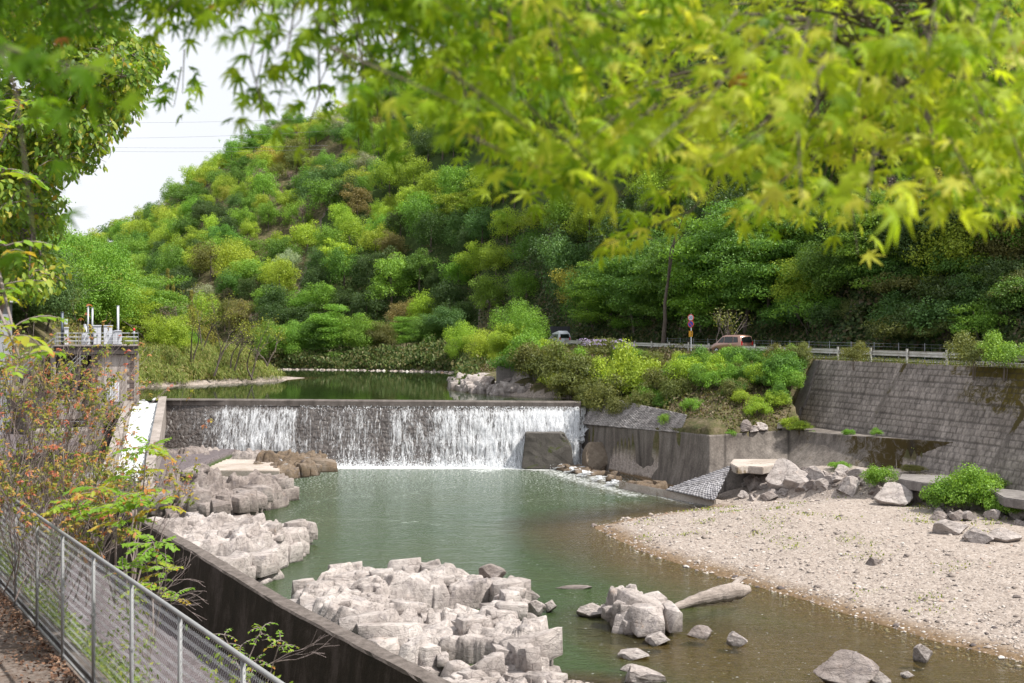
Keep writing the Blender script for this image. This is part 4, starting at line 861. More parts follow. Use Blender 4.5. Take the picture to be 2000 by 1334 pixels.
# boulder heap below the walls on the far bank, and single ones on the gravel
for x, y, a, h, k, v_, l in [
    (1528, 962, 88, 62, 0, 4, 'tallest angular boulder beside the dark hollow under the broken slab'), (1566, 952, 70, 40, 0, 1, 'rounded pitted pale boulder leaning on the tallest angular one'),
    (1500, 978, 44, 24, 1, 3, 'low brown boulder at the mouth of the dark hollow'), (1595, 940, 42, 34, 0, 0, 'grey speckled boulder behind the pitted pale boulder'),
    (1572, 962, 42, 22, 1, 2, 'reddish low boulder at the gravel edge below the pitted boulder'), (1612, 955, 40, 20, 0, 6, 'flat squarish boulder between the heap and the gravel'),
    (1668, 965, 52, 42, 0, 5, 'tilted slab-like boulder leaning beside the small green bush'), (1642, 935, 34, 16, 0, 7, 'small flat boulder on top of the heap near the wall'),
    (1745, 990, 96, 44, 0, 4, 'widest lavender-grey boulder at the gravel edge'), (1800, 985, 38, 46, 1, 2, 'upright reddish pointed boulder beside the bright green bush'),
    (1870, 1018, 44, 28, 1, 3, 'dome-shaped grey boulder below the bright green bush'), (1862, 1046, 74, 28, 0, 6, 'long pointed pale slab lying on the gravel below the dome-shaped boulder'),
    (1912, 1062, 66, 34, 0, 0, 'pink and grey boulder on the gravel with a dark blue end'), (1965, 1060, 72, 32, 0, 1, 'wide pale grey boulder at the photo edge beside the pink one'),
    (1840, 1018, 42, 22, 1, 5, 'flattish brown boulder beside the dome-shaped one'), (1713, 1106, 44, 18, 1, 7, 'lone dark grey stone in the middle of the gravel bar'),
    (1990, 1015, 50, 34, 0, 3, 'pale boulder at the photo edge in green grass'), (1935, 985, 46, 28, 0, 2, 'angular boulder half hidden behind the bright green bush'),
    (1890, 1055, 30, 14, 0, 4, 'small boulder between the pointed slab and the pink boulder')]:
    boulder(x, y, a, h, k, v_, l, rz=.4 * v_ % 1.0 - .3, group='boulders on the gravel bar and below the walls')
g = np.random.default_rng(11); spots = []
for i in range(270):
    x = g.uniform(1445, 2000); y0 = np.interp(x, [1445, 1500, 1650, 1720, 1850, 2000], [930, 918, 925, 935, 955, 985]); y1 = np.interp(x, [1445, 1500, 1620, 1720, 1850, 2000], [984, 976, 958, 985, 1015, 1030])
    spots.append((x, g.uniform(y0, y1), g.choice([11, 17, 25, 36], p=[.32, .32, .22, .14])))
spots.sort()
for i, (x, y, a) in enumerate(spots):
    boulder(x, y, a, a * g.uniform(.4, .8), int(g.random() < .45), int(g.integers(8)), 'loose broken rubble stone in the heap below the mossy wall', 'rubble stones below the mossy wall', rz=g.uniform(0, 3), name='rubble_stone', dep=.9)
for i, (x, y, a, h) in enumerate([(1010, 757, 60, 44), (1042, 745, 62, 36), (1020, 770, 56, 22), (985, 750, 30, 24), (1000, 735, 40, 20), (955, 748, 34, 14), (1095, 778, 40, 14), (1050, 776, 44, 20)]):
    q = P(x, y, 112); o = boulder(x, y, a, h, 1 if i else 0, i, ['leaning', 'steep sloping', 'low', 'upright', 'partly overgrown', 'small mid', 'waterside', 'round'][i] + ' brown boulder piled behind the weir under the bushes', z=max(UP, 5.4), group='boulders behind the weir', dep=.8)
    o.location = (q[0], 110 + (i % 3), q[2] + o.scale.z * .6)
# driftwood
M_drift = stone('driftwood_grey', [(.3, (.17, .14, .12)), (.55, (.31, .265, .235)), (.8, (.42, .37, .34))], 1.4, .9, .06, .35, stretch=(.6, .6, 3), fine=14)
a = Vector(G(1296, 1196, -.05)); c_ = Vector(P(1462, 1150, 48.6)); b = MB(); n = 26; pts_ = []; rs = []
for i in range(n):
    s = i / (n - 1); p = a.lerp(c_, s) + Vector((0, .1 * math.sin(s * 5), .12 * math.sin(s * 3.1) + random.uniform(-.02, .02))); pts_.append(p); rs.append((.07 + .30 * min(1, s * 1.35) ** .8) * (1 if s < .86 else 1 - (s - .86) * 4.2) * random.uniform(.97, 1.03))
b.tube(pts_, rs, 16); b.v = [(x, y, z + .05 * float(fbm(np.array([x * 3]), np.array([y * 2 + z * 5]), 1.2, 3)[0]) * 2) for x, y, z in b.v]
b.tube([a.lerp(c_, .8) + Vector((0, 0, .25)), a.lerp(c_, .93) + Vector((-.05, .1, .5)), a.lerp(c_, .99) + Vector((0, .1, .46))], [.16, .12, .03], 8)
b.build('driftwood', M_drift, None, label='thick grey driftwood trunk propped out of the river', cat='driftwood')
# gravel stones
n = 105000; g = np.random.default_rng(5); sx = g.uniform(0, 30, n); sy = 32 + (76 - 32) * g.random(n) ** 1.35
ds = sdf(sx, sy, SHORE); t = sx / sy; ok = (ds > -1.2) & (ds < 20) & (t < .52) & (road_c(sx, sy) < 45.5); ok &= g.random(n) < np.interp(ds, [-1.2, 0, 1, 4, 12], [.25, .9, 1, .8, .45]) * np.interp(sy, [32, 50, 76], [1, .9, .45])
e2 = g.uniform(-1, 1, (2600, 2)); ex = np.concatenate([sx[ok], 1.9 + e2[:, 0] * 3.6, g.uniform(-3.2, 3.4, 2500)]); ey = np.concatenate([sy[ok], 36.4 + e2[:, 1] * 2.2, g.uniform(35.5, 44, 2500)])
hz_ = H(ex, ey); kp = hz_ > -.35; ex, ey, hz_ = ex[kp], ey[kp], hz_[kp]; n = len(ex)
sz = np.clip(g.lognormal(-2.95, .52, n), .022, .34) * np.interp(ey, [32, 76], [1, 1.25])
oct_ = np.array([(1, 0, 0), (0, 1, 0), (-1, 0, 0), (0, -1, 0), (.1, .1, .62), (0, 0, -.6), (.6, .6, .35), (-.6, .55, .3), (-.55, -.6, .34), (.6, -.6, .3)])
of = np.array([(0, 6, 4), (6, 1, 4), (1, 7, 4), (7, 2, 4), (2, 8, 4), (8, 3, 4), (3, 9, 4), (9, 0, 4), (0, 1, 6), (1, 2, 7), (2, 3, 8), (3, 0, 9)])
V = np.broadcast_to(oct_, (n, 10, 3)) * g.uniform(.7, 1.25, (n, 10, 3)) * sz[:, None, None] * .62; V = V * np.array([1, .8, .8]); a_ = g.uniform(0, 6.28, n); ca, sa = np.cos(a_)[:, None], np.sin(a_)[:, None]
V = np.stack([V[..., 0] * ca - V[..., 1] * sa + ex[:, None], V[..., 0] * sa + V[..., 1] * ca + ey[:, None], V[..., 2] + hz_[:, None] + sz[:, None] * .12], -1)
mp = Mt('pebble_stone'); M_peb = mp.done(mp.bsdf(mp.ramp(mp.attr('rnd'), [(0, (.09, .075, .075)), (.18, (.18, .15, .135)), (.45, (.33, .28, .245)), (.75, (.41, .36, .325)), (.95, (.48, .445, .415)), (1, (.33, .20, .14))]), .9))
link('gravel', mesh_np('gravel', V.reshape(-1, 3), (of[None] + (np.arange(n) * 10)[:, None, None]).reshape(-1, 3), attrs={'rnd': np.repeat(g.random(n), 10)}), M_peb, kind='stuff', label='loose river stones covering the gravel bar')
# pale stones along the far shoreline
shp = [UPSHORE[i] for i in range(8, 12)]; C = resample([(p[0], p[1], UP + .0) for p in shp], 330); C[:, :2] += rng.normal(0, .9, (330, 2)); kk = rng.uniform(.08, .36, 330)
V = (np.broadcast_to(oct_, (330, 10, 3)) * rng.uniform(.7, 1.2, (330, 10, 3)) * kk[:, None, None] + C[:, None]); link('gravel', mesh_np('gravel', V.reshape(-1, 3), (of[None] + (np.arange(330) * 10)[:, None, None]).reshape(-1, 3), attrs={'rnd': np.repeat(rng.random(330), 10)}), M_peb, kind='stuff', label='line of stones along the far shore of the upper pool')
# ------------------------------------------------------------------ intake tower and what stands round it
g_ = random.Random(4)
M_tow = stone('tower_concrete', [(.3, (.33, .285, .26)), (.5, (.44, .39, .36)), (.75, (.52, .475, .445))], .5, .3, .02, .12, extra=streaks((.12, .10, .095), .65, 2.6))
M_towd = stone('dark_and_shaded_concrete', [(.3, (.055, .045, .042)), (.55, (.10, .086, .08)), (.8, (.17, .15, .14))], .7, .4, .03, extra=streaks((.03, .025, .024), .6))
def mat_quoin():
    m = Mt('quoin_stone'); v = m.coord(scale=(1, 1, 1)); n = m.noise(v, 2.2, 5, .7); oi = m.n('ShaderNodeTexVoronoi', {'Vector': v, 'Scale': 2.4}).outputs['Color']
    col = m.mix(1.0, m.ramp(oi, [(0, (.10, .075, .07)), (.5, (.17, .135, .12)), (1, (.24, .17, .13))]), m.ramp(n, [(.3, .7), (.7, 1.2)]), 'MULTIPLY'); return m.done(m.bsdf(col, .9, m.bump(n, .5, .03)))
M_quoin = mat_quoin(); M_galv = flat('galvanised_steel', (.42, .44, .47), .45, .5, .6, .12); M_cab = flat('cabinet_grey', (.55, .57, .62), .5, .4, 0, .06, 1.5)
M_red = flat('red_lamp', (.55, .02, .02), .3, .5); M_black = flat('rubber_and_shade_black', (.012, .012, .013), .6); M_white = flat('white_board', (.62, .64, .68), .5, .4, 0, .04)
TZ = 98.0; TR = Matrix.Rotation(R(18.2), 4, 'Z')
t0 = Vector(((268 - CX) / FPX * TZ, TZ, 0.0))               # near right-hand bottom corner
tower = empty('intake_tower', t0, R(18.2), label='square weathered concrete intake tower with a railed deck left of the weir', cat='tower')
def zt(y, Z=TZ): return EYE - (y - HY) / FPX * Z
def ut(px): return (px - 268) / FPX * TZ / .95               # local x on the front plane
ztop, zband, zbase = zt(676), zt(692), zt(796)
b = MB(); b.box((ut(227), 2.4, (zbase + zband) / 2 - .0), (ut(266) - ut(190), 4.6, zband - zbase)); b.build('shaft', M_tow, tower, .03)
b = MB(); b.box((ut(157), 3.4, (1.0 + zband) / 2), (ut(190) - ut(127) - .1, 3.4, zband - 1.0)); b.build('recessed_wall', M_towd, tower, .03)  # dark concrete stands in for the shaft's shadow on the recess
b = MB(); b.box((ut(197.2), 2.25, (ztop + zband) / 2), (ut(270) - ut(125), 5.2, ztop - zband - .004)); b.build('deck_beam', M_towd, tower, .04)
b = MB(); b.box((ut(197.2), 2.2, ztop + .05), (ut(271.5) - ut(123.5), 5.4, .1)); b.build('deck_slab', M_conc, tower, .02)
for sd in (0, 1):
    b = MB(); z = zbase; i = 0
    while z < zband - .1:
        wq = (.62, .42)[i % 2] * (1 if sd == 0 else .95); x0 = ut(190) + wq / 2 - .02 if sd == 0 else ut(263.5) - wq / 2
        b.box((x0, .085, z + .17), (wq, .06, .325)); z += .345; i += 1
    b.build('quoins', M_quoin, tower, .02)
b = MB(); b.box((ut(266) + .12, 2.4, (1.0 + zband) / 2), (.24, 4.2, zband - 1.0 - .003)); b.build('pilaster', M_conc, tower, .02)
# base with an arched culvert mouth
xa, xb = ut(209), ut(241); xm = (xa + xb) / 2; ra = (xb - xa) / 2; zs = zt(823); zlo = .9
poly = [(ut(186), zlo), (ut(186), zbase), (ut(268), zbase), (ut(268), zlo), (xb, zlo)] + [(xm + ra * math.cos(a), zs + ra * math.sin(a)) for a in np.linspace(0, math.pi, 17)] + [(xa, zlo)]
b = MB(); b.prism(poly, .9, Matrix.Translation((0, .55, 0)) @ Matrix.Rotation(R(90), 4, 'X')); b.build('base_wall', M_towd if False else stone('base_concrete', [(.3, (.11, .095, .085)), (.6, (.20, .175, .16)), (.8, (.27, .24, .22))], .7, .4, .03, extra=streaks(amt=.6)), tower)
b = MB(); b.box((xm, 2.0, (zlo + zs + ra) / 2 + .2), (ra * 2 + .6, 2.6, zs + ra - zlo + .4)); b.v = b.v; me_ = b.build('culvert_dark', M_black, tower)  # solid black block stands in for the dark inside of the arch
b = MB(); b.box((ut(227), 4.6, (zlo + zbase) / 2), (ut(266) - ut(190), 1.5, zbase - zlo)); b.build('base_core', M_towd, tower)
# rails
def railing(nm, pts, h, root, m, rails=3, post=1.6, r=.028, label=None):
    b = MB()
    for i in range(len(pts) - 1):
        a, c_ = Vector(pts[i]), Vector(pts[i + 1]); L = (c_ - a).length; k = max(1, round(L / post))
        for j in range(k + 1): p = a.lerp(c_, j / k); b.tube([p, p + Vector((0, 0, h))], r, 6)
        for q in range(rails): dz = Vector((0, 0, h * (q + 1) / rails)); b.tube([a + dz, c_ + dz], r * .9, 6)
    return b.build(nm, m, root, label=label)
xl, xr = ut(126), ut(270)
railing('railing', [(xl, 4.6, ztop + .1), (xl, -.3, ztop + .1), (xr, -.3, ztop + .1), (xr, 4.6, ztop + .1), (xl, 4.6, ztop + .1)], 1.02, tower, M_galv)
# notice board with the painted warning
board = link('notice_board', MB().box((0, 0, 0), (ut(236.5) - ut(212.5), .03, 1.63)).build('tmp').data, M_white, tower, label='white notice board with vertical red and black Japanese writing')
bpy.data.objects.remove(bpy.data.objects['tmp']); board.location = (ut(224.5), .02, zt(765))
def lettering(txt, x, ztop_, size, m, root, nm='lettering', y=-.02, rot=(R(90), 0, 0), vertical=True, align='CENTER', step=None):
    vs = []; fs = []
    chars = list(txt) if vertical else [txt]
    for i, ch in enumerate(chars):
        if ch == ' ': continue
        cu = bpy.data.curves.new('t', 'FONT'); cu.body = ch; cu.size = size; cu.align_x = 'CENTER'; cu.align_y = 'CENTER'; cu.resolution_u = 2; cu.offset = size * .012
        to = bpy.data.objects.new('t', cu); COL.objects.link(to); bpy.context.view_layer.update()
        me = bpy.data.meshes.new_from_object(to.evaluated_get(bpy.context.evaluated_depsgraph_get())); n = len(vs)
        vs += [(v.co.x, v.co.y - i * (step or size * 1.02), 0) for v in me.vertices]; fs += [tuple(k + n for k in p.vertices) for p in me.polygons]
        bpy.data.objects.remove(to); bpy.data.curves.remove(cu); bpy.data.meshes.remove(me)
    me = bpy.data.meshes.new(nm); me.from_pydata(vs, [], fs); o = link(nm, me, m, root); o.location = (x, y, ztop_); o.rotation_euler = rot; return o
M_ink = flat('black_ink', (.03, .03, .04), .6); M_mag = flat('red_ink', (.60, .05, .16), .6)
lettering('危ないのではいってはいけません', .40, .70, .098, M_mag, board)
lettering('この水路は 流れが速くあぶないので', .16, .63, .076, M_ink, board, step=.079)
lettering('なかに入って遊んだり 泳いだりしない', -.03, .63, .076, M_ink, board, step=.077)
lettering('でください 水が急にふえることがある', -.24, .63, .076, M_ink, board, step=.077)
lettering('水路管理事務所', -.43, .06, .098, M_ink, board, step=.103)
# cabinets, masts, lamp on the deck
def deckp(px, dep=.6): return (ut(px), dep, ztop + .1)
def world_of(lp): return tower.matrix_basis @ Vector(lp)
def cabinet(px0, px1, y0, nm, label, dep=.9, doors=True, deep=.6, hood=True):
    a = ut(px0); c_ = ut(px1); h = (677 - y0) / FPX * TZ; p = world_of(((a + c_) / 2, dep, ztop + .1)); root = empty(nm, p, R(18.2), label=label, cat='cabinet')
    MB().box((0, 0, h / 2 + .03), (c_ - a, deep, h)).build('case', M_cab, root, .015)
    MB().box((0, 0, .03), (c_ - a - .06, deep - .04, .06)).build('plinth', M_black, root)
    if hood: MB().box((.0, -.02, h + .07), (c_ - a + .1, deep + .12, .09)).build('hood', M_cab, root, .02)
    if doors:
        for sgn in (-1, 1): dr_ = MB().box((sgn * (c_ - a) / 4, -deep / 2 - .008, h / 2 + .03), ((c_ - a) / 2 - .05, .02, h - .12)).build('door', M_cab, root, .006); MB().box((sgn * .05, -deep / 2 - .03, h * .5), (.03, .03, .14)).build('handle', M_black, dr_)
    return root
cabinet(191, 204.5, 641, 'control_cabinet', 'tall grey two-door control cabinet on the tower deck, nearer the twin masts')
cabinet(209, 224, 641, 'control_cabinet', 'tall grey control cabinet on the tower deck between its twin and the thick mast')
cabinet(229, 241, 651, 'control_cabinet', 'short square grey cabinet at the foot of the thick mast on the tower deck', dep=.5)
cabinet(224, 232, 652, 'motor_housing', 'small pale motor housing behind the short square cabinet', 2.2, False)
c4 = cabinet(170.5, 185, 654, 'gate_hoist', 'low grey gate hoist machine with exposed valves on the tower deck', .7, False, .7, False)
for i, (x, z, r_) in enumerate([(-.15, .75, .12), (.2, .72, .1), (-.18, .35, .09), (.05, .32, .11), (.22, .3, .07)]):
    MB().tube([(x, -.36, z), (x, -.46, z)], r_, 12).build('valve', M_galv, c4)
cabinet(141.5, 148, 645, 'meter_box', 'slim white meter box beside the dark pole on the tower deck', .8, False, .35)
def mast(px, ytop, r_, nm, label, m=M_galv, dep=1.2, cap=True, y0=677):
    h = (y0 - ytop) / FPX * TZ; root = empty(nm, world_of((ut(px), dep, ztop + .1)), 0, label=label, cat='mast')
    MB().tube([(0, 0, 0), (0, 0, h)], r_, 12).build('pole', m, root, smooth=True)
    MB().tube([(0, 0, 0), (0, 0, .04)], r_ * 2.2, 12).build('base_plate', m, root)
    if cap: MB().tube([(0, 0, h), (0, 0, h + .05)], r_ * 1.25, 12).build('cap', m, root)
    return root
mast(181.5, 603, .085, 'steel_mast', 'taller of the paired steel masts on the tower deck, nearer the hoist'); mast(189, 605, .09, 'steel_mast', 'shorter of the paired steel masts on the tower deck, beside the cabinet')
mast(234, 601, .095, 'steel_mast', 'thick white mast rising behind the short square cabinet', M_cab)
mt_ = mast(137, 614, .12, 'utility_pole', 'dark steel pole at the end of the tower deck', flat('dark_steel', (.10, .12, .15), .5, .5, .4)); MB().box((.32, 0, 2.0), (.2, .2, .45)).build('lamp_box', M_cab, mt_); MB().box((.3, 0, 1.3), (.24, .24, .3)).build('switch_box', M_cab, mt_)
mc = mast(178.5, 640, .05, 'camera_pole', 'thin pole with a small white camera beside the twin masts'); MB().box((-.08, -.1, 1.55), (.16, .3, .5)).build('camera_head', M_cab, mc, .03)
ml = mast(262.5, 649, .035, 'warning_lamp', 'thin pole with a red warning lamp at the river corner of the tower deck', dep=-.2, cap=False)
MB().tube([(0, 0, 1.22), (0, 0, 1.3), (0, 0, 1.42), (0, 0, 1.46)], [.1, .1, .085, .04], 12).build('lamp_shade', M_red, ml, smooth=True); MB().tube([(0, 0, .95), (0, 0, 1.2)], .08, 10).build('siren', M_cab, ml)
# steps and handrails beside the tower, lower platform
b = MB()
for i in range(13): b.box((ut(170 - i * 4.2), .35, zt(700 + i * 4.6)), (.34, 1.1, .2), 0)
st = empty('staircase', t0, R(18.2), label='concrete stair with steel handrails running down beside the tower', cat='stair'); b.build('steps', M_towd, st)
for yy_ in (-.25, .9):
    b = MB()
    for q in (.35, .7, 1.05): b.tube([(ut(186), yy_, zt(694) + q), (ut(118), yy_, zt(768) + q)], .03, 6)
    for s_ in (0, .25, .5, .75, 1): p = Vector((ut(186), yy_, zt(694))).lerp(Vector((ut(118), yy_, zt(768))), s_); b.tube([p, p + Vector((0, 0, 1.05))], .03, 6)
    b.build('handrail', M_galv, st)
b = MB()
for i in range(14): b.box((ut(62 + i * 4.6), 3.0, zt(745 - i * 4.7)), (.36, 1.2, .24), 0)
st2 = empty('staircase', t0, R(18.2), label='dark staircase climbing to the far end of the tower deck', cat='stair'); b.build('steps', M_towd, st2)
for yy_ in (2.35, 3.6):
    b = MB()
    for q in (.35, .7, 1.05): b.tube([(ut(62), yy_, zt(745) + q), (ut(122), yy_, zt(682) + q)], .03, 6)
    for s_ in (0, .33, .66, 1): p = Vector((ut(62), yy_, zt(745))).lerp(Vector((ut(122), yy_, zt(682))), s_); b.tube([p, p + Vector((0, 0, 1.05))], .03, 6)
    b.build('handrail', M_galv, st2)
pf = empty('lower_platform', t0, R(18.2), label='low concrete service platform with steel railings in front of the tower', cat='platform')
MB().box((ut(150), -2.6, zt(836, 95) - .5), (ut(205) - ut(90), 4.0, 1.0)).build('deck', M_conc, pf, .03); MB().box((ut(140), -2.2, 1.6), (ut(195) - ut(95), 3.0, 2.4)).build('support', M_towd, pf)
railing('railing', [(ut(92), -4.4, zt(836, 95)), (ut(204), -4.4, zt(836, 95)), (ut(204), -.8, zt(836, 95))], 1.5, pf, M_galv, 2, 1.3)
MB().box((ut(140), -1.2, zt(800, 95)), (ut(172) - ut(108), .5, 1.6)).build('housing', M_tow, pf, .03)
lp = empty('warning_lamp', world_of((ut(187), -2.0, zt(836, 95))), 0, label='steel post with a red lamp standing on the lower platform', cat='warning lamp')
MB().tube([(0, 0, 0), (0, 0, 2.75)], .09, 10).build('pole', M_galv, lp); MB().tube([(0, 0, 2.75), (0, 0, 2.85), (0, 0, 3.1), (0, 0, 3.16)], [.26, .2, .18, .05], 14).build('lamp_shade', M_red, lp, smooth=True); MB().box((0, 0, 2.7), (.6, .4, .08)).build('bracket', M_galv, lp)
for i, (px, y0, y1, r_, lb) in enumerate([(106, 677, 745, .13, 'short pale concrete post beside the stair foot'), (101, 690, 750, .09, 'thinner concrete post beside the pale one')]):
    q = P(px, y1, 96); MB().tube([(q[0], q[1], 3.0), (q[0], q[1], zt(y0, 96))], r_, 10).build('concrete_post', M_conc, None, label=lb, cat='post')
MB().box((P(90, 0, 97)[0] - .3, 97, 4.9), (2.2, .1, 1.6)).build('mesh_screen', flat('grey_screen', (.25, .26, .29), .7), None, label='grey screen panel fixed beside the stair foot', cat='screen')
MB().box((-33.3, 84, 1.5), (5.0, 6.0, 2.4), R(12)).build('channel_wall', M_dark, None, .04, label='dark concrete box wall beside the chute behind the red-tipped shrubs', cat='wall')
MB().box(P(165, 955, 76), (2.0, .3, 2.2), R(20), m=Matrix.Rotation(R(-28), 3, 'X')).build('sluice_panel', M_cab, None, label='tilted pale metal panel behind the red-tipped shrubs', cat='panel')
# grey building at the photo edge
bd = empty('small_building', (-48.1, 95, 2.4), R(6), label='grey clad building with a flat roof edge, cut by the photo border', cat='building')
wz = zt(588, 92) - 2.4
MB().box((0, 0, wz / 2), (10, 7, wz)).build('wall', flat('grey_cladding', (.33, .34, .38), .6, .3, 0, .06, 1.0), bd); MB().box((.2, -.2, wz + .16), (10.9, 8, .32)).build('roof', flat('roof_edge', (.52, .53, .55), .6), bd, .03)
MB().tube([(5.1, -3.62, 0), (5.1, -3.62, wz)], .06, 8).build('downpipe', M_galv, bd)
# power lines high over the valley
for i, (ya, yb, ybm) in enumerate([(238, 236, 8), (270, 262, 8), (284, 290, 6), (292, 297, 7)]):
    a = Vector(P(60, ya, 240)); c_ = Vector(P(640, yb - 6, 250)); b = MB(); pts_ = [a.lerp(c_, j / 24) - Vector((0, 0, 4 * .55 * (j / 24) * (1 - j / 24))) for j in range(25)]; b.tube(pts_, .022, 4)
    b.build('power_line', flat('cable', (.2, .2, .22), .6) if i == 0 else bpy.data.materials['cable'], None, label='thin power cable crossing the pale sky, ' + ['topmost', 'second from the top', 'third from the top', 'lowest'][i] + ' of four', cat='power line', group='power lines across the sky')

# ------------------------------------------------------------------ road, guardrail, signs, vans
yy = np.linspace(-20, 176, 200); V = []; 
for c_ in (55.0, 57.8, 60.6): V.append(np.stack([c_ - .344 * yy, yy, road_z(yy) + .05 + (0.03 if c_ == 57.8 else 0)], -1))
V = np.stack(V, 1).reshape(-1, 3); ii = np.arange(600).reshape(200, 3); F_ = np.stack([ii[:-1, :-1], ii[:-1, 1:], ii[1:, 1:], ii[1:, :-1]], -1).reshape(-1, 4)
link('road', mesh_np('road', V, F_), stone('asphalt', [(.3, (.045, .043, .042)), (.7, (.075, .072, .07))], 2, .4, .01, .2, 30), kind='structure')
for c_ in (55.5, 60.1):
    V = np.concatenate([np.stack([c_ + s_ - .344 * yy, yy, road_z(yy) + .066], -1) for s_ in (-.07, .07)]); F_ = np.stack([np.arange(199), np.arange(1, 200), 201 + np.arange(199), 200 + np.arange(199)], -1)
    link('road_marking', mesh_np('road_marking', V, F_), flat('line_paint', (.6, .6, .58), .7), kind='structure')
rd = Vector((-.325, .9457, 0)); rn = Vector((-.9457, -.325, 0))
def rp(Yv, c_=54.45, z=0): return Vector((c_ - .344 * Yv, Yv, road_z(Yv) + z))
gr = empty('guardrail', rp(90), label='long weathered white guardrail along the road above the walls', cat='guardrail')
M_gr = stone('weathered_white_steel', [(.3, (.34, .32, .29)), (.5, (.52, .51, .48)), (.7, (.62, .61, .60))], .9, .2, .01, .2, 12, .5, extra=lambda m, col, h, v: m.mix(m.ramp(m.noise(v, 1.7, 7, .8), [(.56, 0), (.68, .8)]), col, (.20, .14, .09)))
prof = [(.0, .50), (.0, .56), (.06, .60), (.06, .66), (.0, .70), (.0, .74), (.06, .78), (.06, .84), (.0, .88)]
b = MB(); ys = np.linspace(58, 170, 80)
for y_ in ys:
    for d_, z_ in prof: q = rp(y_, 54.45, z_ - .04) + rn * (.11 - d_ * 1.0); b.v.append(tuple(q))
k = len(prof)
for i in range(len(ys) - 1):
    for j in range(k - 1): q = i * k + j; b.f.append((q, q + 1, q + k + 1, q + k))
local(b, gr).build('rail', M_gr, gr)
pm = MB().tube([(0, 0, -.5), (0, 0, .94)], .075, 10).build('post', M_gr, gr); pm.location = rp(74.8) - gr.location + rn * .17
MB().tube([(0, 0, .94), (0, 0, .98)], .085, 10).build('cap', M_gr, pm)
for i in range(-4, 23):
    if i == 0: continue
    q = pm.copy(); COL.objects.link(q); q.parent = gr; q.location = rp(74.8 + i * 3.78) - gr.location + rn * .17
    c2 = pm.children[0].copy(); COL.objects.link(c2); c2.parent = q
# wire fence on the far side of the road
wf_ = empty('wire_fence', rp(95, 61.0), label='thin wire fence between the road and the dark wooded slope', cat='fence')
b = MB()
for q in (.3, .6, .9, 1.15): b.tube([rp(y_, 61.0, q) for y_ in (64, 90, 128)], .012, 4)
for y_ in np.arange(64, 128, .9): b.tube([rp(y_, 61.0, .02), rp(y_, 61.0, 1.15)], .006, 3)
local(b, wf_).build('wire_mesh', M_galv, wf_)
p0 = MB().tube([(0, 0, 0), (0, 0, 1.25)], .035, 6).build('post', M_galv, wf_); p0.location = rp(66, 61) - wf_.location
for i in range(1, 22): q = p0.copy(); COL.objects.link(q); q.parent = wf_; q.location = rp(66 + i * 2.9, 61) - wf_.location
# road sign: speed limit, no parking, yellow plate
sp = P(1349, 690, 106); sy_ = 106; sgn = empty('road_sign', (sp[0], sy_, road_z(sy_)), R(-40), label='road sign pole with two round red-rimmed signs over a yellow plate', cat='road sign')
zr_ = lambda y: EYE - (y - HY) / FPX * sy_ - road_z(sy_)
MB().tube([(0, .06, 0), (0, .06, zr_(613))], .045, 10).build('pole', M_cab, sgn)
M_blue = flat('sign_blue', (.03, .06, .42), .4); M_rr = flat('sign_red', (.60, .07, .05), .4); M_sw = flat('sign_white', (.62, .62, .66), .4); M_yel = flat('sign_yellow', (.62, .30, .02), .5)
def disc(z, face, nm, extra_=None):
    r0 = .33; cyl = lambda r, y0, y1: MB().tube([(0, y0, z), (0, y1, z)], r, 32)
    o = cyl(r0, .02, -.0).build(nm, M_rr, sgn); cyl(r0 - .075, -.001, -.006).build('face', face, o); return o
d1 = disc(zr_(620.5), M_sw, 'speed_limit_sign'); d2 = disc(zr_(633), M_blue, 'no_parking_sign')
lettering('30', 0, zr_(620.5), .34, M_blue, d1, 'lettering', -.012, vertical=False)
b = MB(); b.box((0, 0, 0), (.07, .006, .52), m=Matrix.Rotation(R(-45), 3, 'Y')); b.v = [(x, y - .012, z + zr_(633)) for x, y, z in b.v]; b.build('slash', M_rr, d2)
MB().box((0, 0, zr_(652)), (.42, .02, .56)).build('yellow_plate', M_yel, sgn, .005)
lettering('追越し禁止', .09, zr_(652) + .2, .1, M_ink, sgn, 'lettering', -.014, step=.1)
